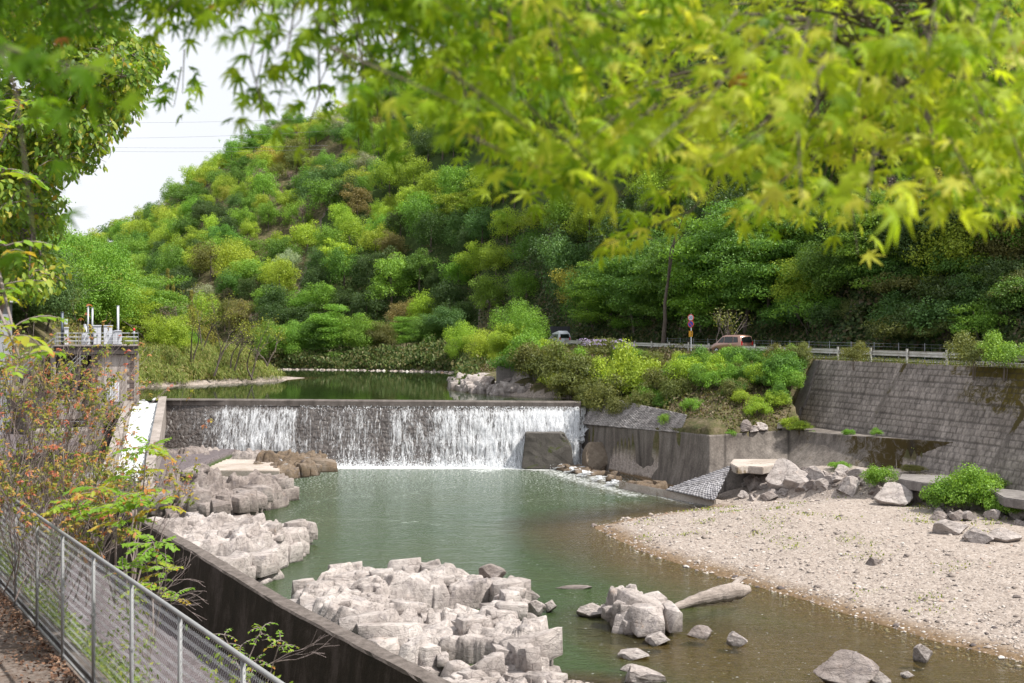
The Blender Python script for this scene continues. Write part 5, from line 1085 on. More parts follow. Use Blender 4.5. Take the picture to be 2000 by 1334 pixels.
# mini van seen from behind
def van(root, body_m, L=3.7, Wd=1.62, Hh=1.72, lean=.9):
    sec = [(-L / 2, .34, .78, .30), (-L / 2 + .02, .34, .78, .95), ]
    # side profile (x forward, z up)
    prof = [(-L / 2 + .05, .28), (L / 2 - .1, .26), (L / 2 + .02, .45), (L / 2, .72), (L / 2 - .35, .92), (L / 2 - .62, 1.0), (L / 2 - 1.32, 1.60), (L / 2 - 1.75, 1.70), (-L / 2 + .75, Hh), (-L / 2 + .28, 1.68), (-L / 2 + .12, 1.58), (-L / 2 + .01, 1.02), (-L / 2 - .02, .62), (-L / 2 + .0, .36)]
    def half(z): return Wd / 2 * (1 - .20 * max(0, (z - .95) / .8) ** 1.2 - .05 * max(0, (.5 - z) / .3))
    b = MB(); n = len(prof); rings = (-1, -.94, .94, 1)
    for s_ in rings:
        for x, z in prof:
            k_ = 1 if abs(s_) < 1 else .965; cx_, cz_ = 0, .9; b.v.append((cx_ + (x - cx_) * k_, s_ * half(z), cz_ + (z - cz_) * (k_ if abs(s_) == 1 else 1)))
    for r_ in range(3):
        for i in range(n): j = (i + 1) % n; b.f.append((r_ * n + i, r_ * n + j, (r_ + 1) * n + j, (r_ + 1) * n + i))
    b.f += [tuple(range(n))[::-1], tuple(3 * n + i for i in range(n))]
    b.build('body', body_m, root, .03, True)
    G_ = flat_glass
    def panel(nm, pts2, m, side):
        q = [(x, side * (half(z) + .012), z) for x, z in pts2]; q2 = [(x, side * (half(z) - .02), z) for x, z in pts2]; k_ = len(q)
        MB().add(q + q2, [tuple(range(k_)), tuple(range(k_, 2 * k_))[::-1]] + [(i, (i + 1) % k_, k_ + (i + 1) % k_, k_ + i) for i in range(k_)]).build(nm, m, root)
    for sd_ in (-1, 1):
        panel('side_window', [(L / 2 - .82, 1.02), (L / 2 - 1.34, 1.50), (L / 2 - 1.55, 1.54), (L / 2 - 1.58, 1.02)], G_, sd_)
        panel('side_window', [(L / 2 - 1.66, 1.02), (L / 2 - 1.64, 1.55), (-L / 2 + 1.05, 1.56), (-L / 2 + 1.0, 1.02)], G_, sd_)
        panel('side_window', [(-L / 2 + .92, 1.04), (-L / 2 + .97, 1.55), (-L / 2 + .45, 1.52), (-L / 2 + .34, 1.06)], G_, sd_)
        MB().box((-L / 2 + .02, sd_ * .64, .98), (.10, .15, .34)).build('tail_light', M_red, root, .02)
        for xw in (-L / 2 + .62, L / 2 - .68):
            w_ = MB().tube([(xw, sd_ * .66, .29), (xw, sd_ * .80, .29)], .29, 20).build('wheel', M_black, root); MB().tube([(xw, sd_ * .79, .29), (xw, sd_ * .812, .29)], .19, 16).build('rim', M_cab, w_)
    b = MB(); q = [(-L / 2 + .0, -.60, 1.06), (-L / 2 + .0, .60, 1.06), (-L / 2 + .13, .55, 1.55), (-L / 2 + .13, -.55, 1.55)]; b.add([(x - .04, y, z) for x, y, z in q] + [(x + .03, y, z) for x, y, z in q], [(0, 1, 2, 3)[::-1], (4, 5, 6, 7), (0, 4, 5, 1), (1, 5, 6, 2), (2, 6, 7, 3), (3, 7, 4, 0)]); b.build('rear_window', G_, root)
    b = MB(); q = [(L / 2 - .60, -.60, 1.04), (L / 2 - .60, .60, 1.04), (L / 2 - 1.27, .54, 1.58), (L / 2 - 1.27, -.54, 1.58)]; b.add([(x + .03, y, z + .02) for x, y, z in q] + [(x - .03, y, z - .02) for x, y, z in q], [(0, 1, 2, 3), (4, 7, 6, 5), (0, 4, 5, 1), (1, 5, 6, 2), (2, 6, 7, 3), (3, 7, 4, 0)]); b.build('windscreen', G_, root)
    MB().box((-L / 2 - .04, .0, .62), (.03, .33, .17)).build('number_plate', M_yel, root); MB().box((-L / 2 - .01, 0, .42), (.14, 1.45, .18)).build('bumper', body_m, root, .04)
flat_glass = flat('dark_glass', (.012, .016, .016), .08, .6)
mc_ = Mt('copper_paint'); M_cop = mc_.done(mc_.n('ShaderNodeBsdfPrincipled', {'Base Color': (.40, .23, .18, 1), 'Roughness': .32, 'Metallic': .45, 'Coat Weight': .6}))
vY = 101.5; vq = rp(vY, 56.9, .05); ang = math.atan2(.9457, -.325)
v1 = empty('mini_van', (P(1430, 0, vY)[0], vY, vq.z), ang + R(14), label='copper orange mini van driving behind the guardrail', cat='van'); van(v1, M_cop)
vY = 141; v2 = empty('mini_van', (P(1092, 0, vY)[0], vY, road_z(vY) + .0), ang, label='white van half hidden behind the bushes at the far end of the road', cat='van'); van(v2, M_cab, 3.9, 1.7, 1.95)
# dark boarded structure where the road passes into the trees
q = P(1094, 640, 150); MB().box((q[0], 150, 10.2), (2.6, .4, 3.6), R(10)).build('boarded_wall', stone('dark_boards', [(.3, (.05, .05, .06)), (.7, (.10, .10, .115))], 1, .4, .03, stretch=(6, 6, .3)), None, .02, label='dark boarded wall beside the road among the trees', cat='wall')

# ------------------------------------------------------------------ chain-link fence along the footpath
fd = Vector((-.5465, .8374, 0)); FS = 1.85
def fp(Zv, z=6.8): return Vector((4.19 - .6526 * Zv, Zv, z))
fence = empty('chain_link_fence', fp(9.7), label='long galvanised chain-link fence with a round top rail beside the footpath', cat='fence')
M_wire = flat('zinc_wire', (.50, .52, .56), .4, .5, .5); M_rail = flat('zinc_rail', (.27, .275, .28), .6, .3, .15, .2, 6)
zs_ = [19.36 + .0 - 1.549 * k_ for k_ in range(-3, 11)]
b = MB(); b.tube([fp(z_, 8.6) for z_ in (zs_[0], zs_[7], zs_[-1])], .026, 10); local(b, fence).build('top_rail', M_rail, fence, smooth=True)
b = MB(); b.tube([fp(z_, 6.86) for z_ in (zs_[0], zs_[-1])], .018, 6); local(b, fence).build('bottom_rail', M_rail, fence)
fpost = MB().tube([(0, 0, -.3), (0, 0, 1.78)], .024, 10).build('post', M_rail, fence, smooth=True); fpost.location = fp(zs_[0]) - fence.location
MB().tube([(0, 0, 1.0), (0, 0, 1.03)], .036, 10).build('clip', M_rail, fpost)
nst = 34; hz_ = 1.74; b = MB()
pitch = FS / nst
for i in range(nst):
    pts_ = []; nk = 30
    for j in range(nk + 1):
        x = (i + .5 + (.56 if (j + 0) % 2 else -.06)) * pitch; pts_.append((x, (.006 if j % 2 else -.006), .05 + hz_ * j / nk))
    b.tube(pts_, .0026, 3, cap=False)
bay = b.build('wire_mesh', M_wire, fence); fa = math.atan2(fd.y, fd.x); bay.rotation_euler.z = fa; bay.location = fp(zs_[1]) - fence.location
for i in range(1, len(zs_)):
    q = fpost.copy(); COL.objects.link(q); q.parent = fence; q.location = fp(zs_[i]) - fence.location
    c2 = fpost.children[0].copy(); COL.objects.link(c2); c2.parent = q
    if i > 1: q = bay.copy(); COL.objects.link(q); q.parent = fence; q.location = fp(zs_[i]) - fence.location
b = MB(); n = 24
for i in range(n): a = fp(zs_[0] + (zs_[-1] - zs_[0]) * i / n + .0, 6.8) + Vector((.14, .09, 0)); c_ = fp(zs_[0] + (zs_[-1] - zs_[0]) * (i + 1) / n, 6.8) + Vector((.14, .09, 0)); b.box(((a + c_) / 2)[:], ((c_ - a).length - .01, .16, .16 + .0), fa)
b.build('path_kerb', M_dark, None, label='dark concrete kerb strip under the chain-link fence', cat='kerb')
n = 2000; zf = rng.uniform(8, 21, n); off = rng.exponential(.26, n) + .08; C = np.stack([4.19 - .6526 * zf - off * .8374 * 1.19, zf - off * 0, np.full(n, 6.83) + rng.random(n) * .05], -1)
mfl = Mt('dry_leaf'); M_dry = mfl.done(mfl.bsdf(mfl.ramp(mfl.attr('rnd'), [(0, (.06, .03, .02)), (.5, (.17, .09, .055)), (1, (.34, .22, .15))]), .8))
link('fallen_leaves', leaves('fallen_leaves', C, (0, 0, 1) + np.zeros((n, 3)), rng.uniform(.04, .09, n), DIA, None, .5), M_dry, kind='stuff', label='dry brown leaves gathered along the foot of the fence')
# ------------------------------------------------------------------ trees: shared crowns, one object per tree
M_leaf = leafmat('tree_foliage', None, .34, .25, per_object=True, var=.38)
M_bark = stone('bark', [(.3, (.07, .055, .045)), (.7, (.17, .14, .12))], 3, .7, .02, stretch=(3, 3, .5))
M_barkp = stone('pale_bark', [(.3, (.16, .125, .115)), (.7, (.30, .25, .235))], 3, .5, .02, stretch=(3, 3, .5))
C_BRIGHT, C_FRESH, C_MID, C_BLUE, C_DARK, C_OLIVE, C_YEL, C_GREY, C_PALE, C_RUST = ((.33, .45, .055), (.20, .36, .055), (.125, .25, .048), (.105, .205, .06), (.075, .13, .04), (.17, .19, .06),
    (.44, .42, .085), (.26, .205, .19), (.34, .38, .26), (.24, .20, .085))
def join_crown(me, trunk_pts, r, name):
    """crown mesh plus a simple trunk in one mesh, for trees too far off to show parts"""
    b = MB(); b.tube(trunk_pts, r, 5); v = np.array([q.co[:] for q in me.vertices]); f = np.array([p.vertices[:] for p in me.polygons])
    at = np.zeros(len(v), np.float32); me.attributes['rnd'].data.foreach_get('value', at); n = len(v)
    f2 = [tuple(k + n for k in q) for q in b.f if len(q) == 4]
    m2 = mesh_np(name, np.concatenate([v, np.array(b.v)]), np.concatenate([f, np.array(f2)]), attrs={'rnd': np.concatenate([at, np.zeros(len(b.v))])})
    m2.materials.append(M_leaf); m2.materials.append(M_bark); mi = np.zeros(len(m2.polygons), np.int32); mi[len(f):] = 1; m2.polygons.foreach_set('material_index', mi)
    bpy.data.meshes.remove(me); return m2
FAR = []
for i in range(7):
    g = np.random.default_rng(100 + i); me = blob_crown('crown', 4.4, 7.6, 60, 300, .25, (.85, .9, .75, .95, .6, .8, .9)[i], -.6, g, br=(.13, .36))
    for v in me.vertices: v.co.z += .7
    FAR.append(join_crown(me, [(0, 0, -1.5), (.1, 0, 2), (0, .1, 5)], [.28, .2, .1], 'broadleaf_tree'))
def bare_mesh(seed, L=3.2, n=5, depth=4, r=.16, leafsz=.16, per=2, nm='bare_tree', up=.25, bark=M_barkp):
    g = np.random.default_rng(seed); b = MB(); tips = []
    for k in range(n): grow(b, (0, 0, -.3), unit(np.array([g.normal(0, .35), g.normal(0, .35), 1.0])), L, r, depth, g, tips, .3, (2, 4), .55, up, 5, .70, .02)
    bv = np.array(b.v); bf = np.array([f for f in b.f if len(f) == 4] or [(0, 0, 0, 0)]); tri = [f for f in b.f if len(f) == 3]
    P_ = np.repeat(np.array([t[0] for t in tips]), per, 0) + g.normal(0, .28, (len(tips) * per, 3)); me = leaves('x', P_, np.zeros_like(P_) + (0, 0, 1), leafsz * g.uniform(.6, 1.4, len(P_)), DIA, None, .8, None, g)
    v = np.array([q.co[:] for q in me.vertices]); f = np.array([p.vertices[:] for p in me.polygons]); at = np.zeros(len(v), np.float32); me.attributes['rnd'].data.foreach_get('value', at)
    m2 = mesh_np(nm, np.concatenate([bv, v]), np.concatenate([bf, f + len(bv)]), attrs={'rnd': np.concatenate([np.zeros(len(bv)), at])}); m2.materials.append(bark); m2.materials.append(M_leaf)
    mi = np.ones(len(m2.polygons), np.int32); mi[:len(bf)] = 0; m2.polygons.foreach_set('material_index', mi); bpy.data.meshes.remove(me); return m2
BARE = [bare_mesh(s, 2.6, 4, 4, .14, .2, 2) for s in (1, 2)]
# finer crowns with their trunks as parts, for trees nearer than about 190 m
def part_trees(seed, R0, H0, nb, per, leaf, fl, lift, kind='broadleaf_tree', trunk_r=.22, br=(.22, .40), low=-.4, shape=DIA):
    g = np.random.default_rng(seed); me = blob_crown('crown', R0, H0, nb, per, leaf, fl, low, g, shape, br=br)
    for v in me.vertices: v.co.z += lift
    me.materials.append(M_leaf); b = MB(); tips = []
    for k in range(1 if trunk_r > .12 else 3): grow(b, (g.normal(0, .1), 0, -.8), (g.normal(0, .08), g.normal(0, .08), 1), max(1.2, (lift + H0 * .35)), trunk_r, 3, g, tips, .2, (2, 3), .6, .1, 6, .6, .02)
    tm = bpy.data.meshes.new('trunk'); tm.from_pydata(b.v, [], b.f); tm.materials.append(M_bark); return me, tm
NEAR = {'puff': [part_trees(200 + i, 4.4, 8.4, 60, 640, .185, .85, .5, low=-.75) for i in range(3)],
        'tier': [part_trees(210 + i, 4.8, 9.6, 84, 480, .19, .36, .5, low=-.85, br=(.22, .36)) for i in range(3)],
        'bush': [part_trees(220 + i, 1.9, 2.5, 50, 260, .125, .8, .0, trunk_r=.05, low=-.35, br=(.14, .38)) for i in range(4)],
        'flatbush': [part_trees(230 + i, 2.3, 2.1, 60, 240, .125, .45, .0, trunk_r=.05, low=-.35, br=(.14, .36)) for i in range(2)]}
def tree_at(kind, v, loc, sc, col, name, label, group=None, cat='tree', rz=None, sz=None):
    cm, tm = NEAR[kind][v % len(NEAR[kind])]; e = empty(name, loc, rz if rz is not None else random.uniform(0, 6.28), label=label, cat=cat, group=group); e.scale = (sc, sc, sz or sc)
    c_ = bpy.data.objects.new('crown', cm); COL.objects.link(c_); c_.parent = e; c_.color = (*col, 1); t_ = bpy.data.objects.new('trunk', tm); COL.objects.link(t_); t_.parent = e; return e
def jit(c, a=.14): k = random.uniform(1 - a, 1 + a); return tuple(max(0, x * k * random.uniform(.93, 1.07)) for x in c)

# hillside wood
g = np.random.default_rng(77); cand = []
for _ in range(26000):
    t = g.uniform(-.37, .47); Zf = 61.6 / (t + .344) if t > .02 else (float(np.interp(t, [-.1, .02], [203, 169])) if t > -.1 else float(np.interp(t, FOOT_T, FOOT_Z)))
    Zr = Zf + float(np.interp(t, [-.4, -.2, 0, .4], [150, 170, 190, 170])); z = Zf + 5 + (Zr + 12 - Zf) * g.random() ** .9; cand.append((t * z, z, t, (z - Zf) / (Zr - Zf)))
grid = {}; keep = []
for x, y, t, u in cand:
    base = 4.7 + .0085 * max(0, y - 150) + (2.4 if t > .12 and u > .25 else 0); sp = base * g.uniform(.8, 1.15); ok = True; ci, cj = int(x // 12), int(y // 12)
    for a in (-1, 0, 1):
        for c_ in (-1, 0, 1):
            for (x2, y2) in grid.get((ci + a, cj + c_), ()):
                if (x - x2) ** 2 + (y - y2) ** 2 < sp * sp: ok = False; break
            if not ok: break
        if not ok: break
    if ok: grid.setdefault((ci, cj), []).append((x, y)); keep.append((x, y, t, u))
K = np.array(keep); KZ = H(K[:, 0], K[:, 1]); rows = []
n1 = fbm(K[:, 0], K[:, 1], .03, 3); n2 = g.random(len(K)); n3 = fbm(K[:, 0] + 400, K[:, 1], .05, 3)
for (x, y, t, u), z, a, r_, c_ in zip(keep, KZ, n1, n2, n3):
    bright = .62 + a * .8 - (.22 if t > .0 else 0) + (.12 if t < -.15 else 0)
    if r_ < .03: kind, col, nm = 'bare', C_GREY, 'bare greyish-purple'
    elif r_ < .06: kind, col, nm = 'bl', C_YEL, 'golden yellow'
    elif r_ < .075: kind, col, nm = 'bl', C_PALE, 'pale grey-green'
    elif r_ < .09: kind, col, nm = 'ev', C_RUST, 'rust-brown'
    elif r_ < .13 + .87 * bright * .42: kind, col, nm = 'bright_leaf', C_BRIGHT, 'bright yellow-green'  # bright broadleaf trees set apart by colour, their species not known
    elif r_ < .13 + .87 * bright * .85: kind, col, nm = 'bl', C_FRESH, 'fresh green'
    elif r_ < .13 + .87 * bright * 1.1: kind, col, nm = 'bl', C_MID, 'mid green'
    elif c_ > .04: kind, col, nm = 'ev', C_OLIVE, 'olive-brown'
    elif c_ > -.06: kind, col, nm = 'ev', C_BLUE, 'bluish green'
    else: kind, col, nm = 'ev', C_DARK, 'dark green'
    py = HY + FPX * (EYE - z - 6) / y; px = CX + FPX * t
    band = 'on the skyline' if u > .88 else 'on upper slope' if u > .55 else 'on middle slope' if u > .25 else 'on lower slope'
    if px > 1150: band = band + ' above the road'
    rows.append((px, x, y, z, kind, col, nm, band, u))
from collections import Counter, defaultdict
cnt = Counter((r_[6], r_[7]) for r_ in rows); seen = defaultdict(int); far_v = []; nkind = Counter()
rows.sort(key=lambda r_: r_[0])
def far_obj(me, nm, x, y, z, s, col, label, cat, group):
    o = bpy.data.objects.new(nm, me); COL.objects.link(o); o.location = (x, y, z - .5); o.scale = (s * random.uniform(.85, 1.25), s * random.uniform(.85, 1.2), s * random.uniform(.8, 1.3)); o.rotation_euler = (0, 0, random.uniform(0, 6.28)); o.color = (*col, 1)
    return tag(o, label, cat, group)
order = sorted(range(len(rows)), key=lambda i: rows[i][2]); rank = {i: k for k, i in enumerate(order)}
lim = {'bright_leaf': 0, 'bl': 0, 'ev': 0, 'bare': 0}; shown = set()
for i in order:
    k = rows[i][4]; lim[k] += 1
    if lim[k] <= 290: shown.add(i)
rest = [i for i in range(len(rows)) if i not in shown]
for i, (px, x, y, z, kind, col, nm, band, u) in enumerate(rows):
    key = (nm, band); k = seen[key]; seen[key] += 1
    s = random.uniform(.62, 1.05) * (1.25 if px > 1270 and u > .25 else 1)
    me = BARE[i % 2] if kind == 'bare' else FAR[i % 7]; name = {'bright_leaf': 'bright_leaf_tree', 'bl': 'broadleaf_tree', 'ev': 'evergreen_tree', 'bare': 'bare_tree'}[kind]
    if i in shown: far_obj(me, name, x, y, z, s * (1.1 if kind == 'bare' else 1), jit(col), f'{nm} tree {band}, {from_left(k, cnt[key])} of its colour', 'tree', {'bright_leaf': 'bright new-leaved trees on the wooded hillside', 'bl': 'broadleaf trees on the wooded hillside', 'ev': 'evergreen trees on the wooded hillside', 'bare': 'bare trees on the wooded hillside'}[kind])
if rest:        # the farthest remaining trees read as one mass
    C = []; NN = []; rr = []
    for i in rest:
        px, x, y, z = rows[i][:4]; nbl = 9
        for q in range(nbl):
            u_ = sph(60, g); u_[:, 2] = np.abs(u_[:, 2]); c_ = np.array([x, y, z + 4]) + g.normal(0, 1, 3) * (2.4, 2.4, 1.6); C.append(c_ + u_ * 2.1); NN.append(u_); rr.append(np.clip(g.random(60) * .4 + .6 * g.random(), 0, 1))
    M_wood = leafmat('distant_wood', [(0, (.03, .07, .02)), (.4, (.07, .15, .028)), (.8, (.13, .22, .03)), (1, (.22, .28, .03))], .3, .2)
    link('distant_woodland', leaves('distant_woodland', np.concatenate(C), np.concatenate(NN), .6, rnd=np.concatenate(rr)), M_wood, kind='stuff', label='far woodland on the highest slopes')
# undergrowth carpet on slopes and banks
def carpet(name, pts, nrm, size, stops, label, shape=DIA, axis=None, spread=.6, trans=.3): return link(name, leaves(name, pts, nrm, size, shape, axis, spread), leafmat(name, stops, trans, .2), kind='stuff', label=label)
U = []
for a, c_, n in (((-.36, .47), (0, 30), 60000), ((.02, .47), (0, 14), 60000)):
    t = g.uniform(*a, n); Zf = np.where(t > .02, 61.6 / np.maximum(t + .344, .05), np.where(t > -.1, np.interp(t, [-.1, .02], [203, 169]), np.interp(t, FOOT_T, FOOT_Z))); z = Zf + g.uniform(*c_, n) - 1.0; U.append(np.stack([t * z, z], -1))
U = np.concatenate(U); hz_ = H(U[:, 0], U[:, 1]); kz = (road_c(U[:, 0], U[:, 1]) > 61.3) | (U[:, 1] > 178); U = U[kz]; hz_ = hz_[kz]; bmp = np.clip(fbm(U[:, 0], U[:, 1], .35, 3) * 5 + .9, .1, 3); P3 = np.column_stack([U, hz_ + g.random(len(U)) * bmp])
carpet('undergrowth', P3, np.zeros_like(P3) + (-.4, -.7, .6), g.uniform(.25, .55, len(P3)), [(0, (.03, .05, .018)), (.45, (.06, .10, .03)), (.7, (.10, .13, .04)), (.88, (.15, .12, .07)), (1, (.19, .155, .11))], 'dark tangled undergrowth on the wooded slope')

# ---- trees standing along the far side of the road
for i, (px, Yv, dz, k, v, sc, col, lb) in enumerate([
    (1030, 150, 0, 'puff', 0, 1.0, C_MID, 'rounded mid green tree at the far bend of the road'), (1066, 146, 0, 'tier', 1, 1.0, C_FRESH, 'feathery pale green tree where the road meets the wood'),
    (1120, 138, 2, 'tier', 0, 1.15, C_MID, 'tiered green tree behind the dark boarded wall'), (1165, 132, 0, 'tier', 2, 1.2, C_MID, 'tiered green tree leaning over the far end of the guardrail'),
    (1215, 127, 1, 'tier', 1, 1.2, C_MID, 'dark tiered tree left of the road sign'), (1262, 122, 3, 'tier', 0, 1.25, C_MID, 'tall tiered tree rising behind the ivy-covered trunk'),
    (1318, 119, 1, 'tier', 2, 1.15, C_FRESH, 'bushy tiered tree directly behind the road sign'), (1385, 117, 4, 'tier', 1, 1.4, C_FRESH, 'widest tiered green tree, between the sign and the mini van'),
    (1440, 114, 4, 'tier', 0, 1.4, C_MID, 'tall tiered tree above the mini van'), (1495, 111, 3, 'tier', 2, 1.15, C_MID, 'tiered tree above the guardrail just past the mini van'),
    (1575, 106, 2.5, 'puff', 1, .72, C_BRIGHT, 'small yellow-green tree among dark ones above the guardrail'), (1640, 102, 6, 'puff', 2, .8, C_MID, 'dark rounded tree on the slope above the block wall'),
    (1715, 98, 7, 'tier', 0, .95, C_FRESH, 'upright green tree draped with climbers above the block wall'), (1780, 96, 5, 'puff', 1, .8, C_DARK, 'dark creeper-covered tree above the block wall'),
    (1860, 92, 7, 'puff', 0, .9, C_DARK, 'dark evergreen on the shaded slope near the photo edge'), (1935, 89, 5, 'puff', 2, .8, C_DARK, 'low dark evergreen on the shaded slope near the photo edge'),
    (1995, 86, 9, 'puff', 1, .8, C_OLIVE, 'olive tree at the photo edge high on the shaded slope')]):
    X0 = (px - CX) / FPX * Yv; z = float(H(X0, Yv)); c_ = road_c(X0, Yv)
    if c_ < 62.5: X0 += 62.5 - c_; z = float(H(X0, Yv))
    tree_at(k, v, (X0, Yv, z - .3), sc, jit(col, .06), 'roadside_tree', lb, 'trees along the far side of the road')
g = np.random.default_rng(5); sl = []
for i in range(150):
    t = g.uniform(.10, .46); Zf = 61.6 / (t + .344); z = Zf + g.uniform(.8, 22) ; sl.append((t * z, z, t))
sl.sort(key=lambda q: q[2])
for i, (x, z, t) in enumerate(sl):
    col = [C_DARK, C_MID, C_BLUE, C_OLIVE, C_FRESH, C_MID, C_DARK][int(g.integers(7))]; wrd = {C_DARK: 'dark green', C_MID: 'mid green', C_BLUE: 'bluish green', C_OLIVE: 'olive', C_FRESH: 'fresh green'}[col]
    tree_at('bush' if i % 3 else 'flatbush', i, (x, z, float(H(x, z)) - .2), g.uniform(.8, 1.7), jit(tuple(q * .9 for q in col)), 'slope_shrub', f'{wrd} shrub on the shaded slope above the road, {from_left(i, len(sl))}', 'shrubs on the shaded slope above the road', 'shrub')
tm_ = MB(); q = P(1290, 650, 116); tips = []; grow(tm_, (0, 0, -.5), (.0, 0, 1), 7.5, .25, 2, np.random.default_rng(3), tips, .12, (2, 2), .4, .1, 8, .6)
o = tm_.build('tree_trunk', M_bark, None, label='tall ivy-covered trunk standing dark behind the guardrail', cat='tree trunk'); o.location = (P(1292, 0, 116)[0], 116, 9.2)
def branchy(px, Yv, z, L, n, depth, r, leafc, per, leafsz, name, label, spreadv=.35, up=.2, seed=0, bark=None, group=None, ang=.55, split=(2, 3)):
    g = np.random.default_rng(seed); X0 = (px - CX) / FPX * Yv; root = empty(name, (X0, Yv, z), label=label, cat='tree', group=group); b = MB(); tips = []
    for k in range(n): grow(b, (g.normal(0, .15), g.normal(0, .15), -.3), (g.normal(0, spreadv), g.normal(0, spreadv), 1), L, r, depth, g, tips, .3, split, ang, up, 6, .72, .008)
    b.build('trunk', bark or M_bark, root)
    if per:
        A = np.repeat(np.array([q_[0] for q_ in tips]), per, 0); A = A + g.normal(0, .30, A.shape); me = leaves('crown', A, np.zeros_like(A) + (0, 0, 1), leafsz * g.uniform(.6, 1.4, len(A)), DIA, None, .7, None, g); o = link('crown', me, M_leaf, root); o.color = (*leafc, 1)
    return root
branchy(1418, 104.5, 9.2, 2.0, 6, 2, .07, C_OLIVE, 4, .22, 'bare_shrub', 'bare many-stemmed shrub with pale twigs rising behind the mini van', .28, .3, 8, M_barkp)
# ---- trees and reeds along the far shore
for i, (px, y, sc, k, col, lb) in enumerate([
    (528, 721, .62, 'puff', C_FRESH, 'bright green tree at the near end of the far shore, beside the bamboo grass'), (572, 722, .68, 'puff', C_FRESH, 'round green tree on the far shore next to the first bright one'),
    (618, 721, .6, 'tier', C_MID, 'feathery grey-green tree on the far shore'), (655, 720, .8, 'tier', C_FRESH, 'tall layered fresh green tree on the far shore'), (700, 722, .72, 'puff', C_FRESH, 'broad pale green tree standing at the centre of the far shore'),
    (745, 722, .6, 'puff', C_OLIVE, 'olive-brown bushy tree on the far shore'), (790, 723, .55, 'tier', C_FRESH, 'small bright layered tree on the far shore'), (830, 724, .62, 'puff', C_MID, 'rounded mid green tree at the far shore'),
    (868, 724, .7, 'puff', C_BLUE, 'bluish green tree on the far shore beneath the wooded spur'), (905, 722, .66, 'puff', C_BRIGHT, 'yellow-green tree at the corner where the shore turns'), (950, 718, .62, 'puff', C_BRIGHT, 'large yellow-green leaning tree beside the upper pool'),
    (990, 712, .62, 'puff', C_BRIGHT, 'bright yellow-green tree behind the piled boulders'), (1012, 690, .8, 'puff', C_FRESH, 'tall light green tree before the far guardrail end')]):
    Yv = 181.5 if px < 900 else float(np.interp(px, [900, 950, 990, 1012], [168, 150, 138, 140])); X0 = (px - CX) / FPX * Yv; z = float(H(X0, Yv)); z = max(z, UP + .1)
    tree_at(k, i, (X0, Yv, z - .6), sc * (1.15 if px < 900 else 1), jit(col, .08), 'shore_tree', lb, 'trees along the far shore')
n = 42000; q_ = resample([UPSHORE[i_] + (0,) for i_ in range(5, 12)], 1200)[g.integers(1200, size=n)]; xz = q_[:, 0] + g.normal(0, .4, n) + g.random(n) * .8; z = q_[:, 1] + g.exponential(1.8, n) + .1; hh_ = np.maximum(H(xz, z), UP)
A = np.column_stack([xz, z, hh_ + g.random(n) * np.clip(1.6 + fbm(xz, z, .3, 3) * 3, .3, 3)]); carpet('reeds', A, np.zeros_like(A) + (0, -1, .3), g.uniform(.3, .6, n), [(0, (.04, .075, .018)), (.6, (.11, .155, .04)), (1, (.20, .175, .08))], 'brownish green reeds and scrub along the far shore', DIA, (0, 0, 1), .5)
# ---- left bank of the upper pool: bamboo grass, small trees, hillside
NB = 330; tt_ = g.random(NB); sh = resample([UPSHORE[i] + (0,) for i in (-7, -6, -5, -4, -3, -2)], 600)
idx_ = (tt_ * 599).astype(int); base = sh[idx_][:, :2]; inn_ = np.array([-.45, .9]); off = g.uniform(.3, 12, NB) ** 1.0; cxy = base + inn_ * off[:, None] + g.normal(0, .4, (NB, 2)); kz = (sdf(cxy[:, 0], cxy[:, 1], UPSHORE) < -.3) & ~((cxy[:, 0] > -31.5) & (cxy[:, 1] > 139)); cxy = cxy[kz]; off = off[kz]
C = []; NN = []; AX = []
for (x, y), o_ in zip(cxy, off):
    m_ = 340; u_ = sph(m_, g); u_[:, 2] = np.abs(u_[:, 2]) * 1.0; rr_ = g.uniform(.9, 1.5); h0 = float(H(x, y)); hh_ = g.uniform(.9, 1.7) + min(o_, 6) * .05
    C.append(np.array([x, y, h0]) + u_ * g.uniform(.8, 1.05, (m_, 1)) * (rr_, rr_, hh_)); NN.append(u_ * (1, 1, .5) + (0, 0, .2)); AX.append(u_ * (.35, .35, 0) + (0, 0, -1.0))
C = np.concatenate(C); carpet('bamboo_grass', C, np.concatenate(NN), g.uniform(.28, .5, len(C)), [(0, (.10, .155, .035)), (.4, (.20, .27, .06)), (.78, (.30, .32, .09)), (1, (.42, .36, .17))], 'drooping yellow-green bamboo grass covering the left bank', BLADE, np.concatenate(AX), .35, .35)
n = 60000; x = g.uniform(-62, -30, n); y = g.uniform(118, 185, n); t = x / y; kz = (t > -.47) & (sdf(x, y, UPSHORE) < -1.0) & ~((x > -34) & (y > 139)); x, y = x[kz], y[kz]; h0 = H(x, y)
A = np.column_stack([x, y, h0 + g.random(len(x)) * np.clip(.9 + fbm(x, y, .25, 3) * 3, .1, 2.6)]); carpet('undergrowth', A, np.zeros_like(A) + (0, -.4, .9), g.uniform(.2, .45, len(x)), [(0, (.09, .11, .025)), (.4, (.16, .17, .04)), (.7, (.22, .20, .06)), (1, (.30, .23, .12))], 'pale dry grass and scrub on the left bank', DIA, (0, 0, 1), .6)
tree_at('puff', 1, (P(328, 680, 136)[0], 136, 8.0), .62, C_BRIGHT, 'round_tree', 'dense round bright yellow-green tree on the left bank beside the tower', rz=1)
tree_at('puff', 2, (P(365, 690, 142)[0], 142, 8.0), .40, C_FRESH, 'round_tree', 'small fresh green tree behind the dense round bright one', rz=2)
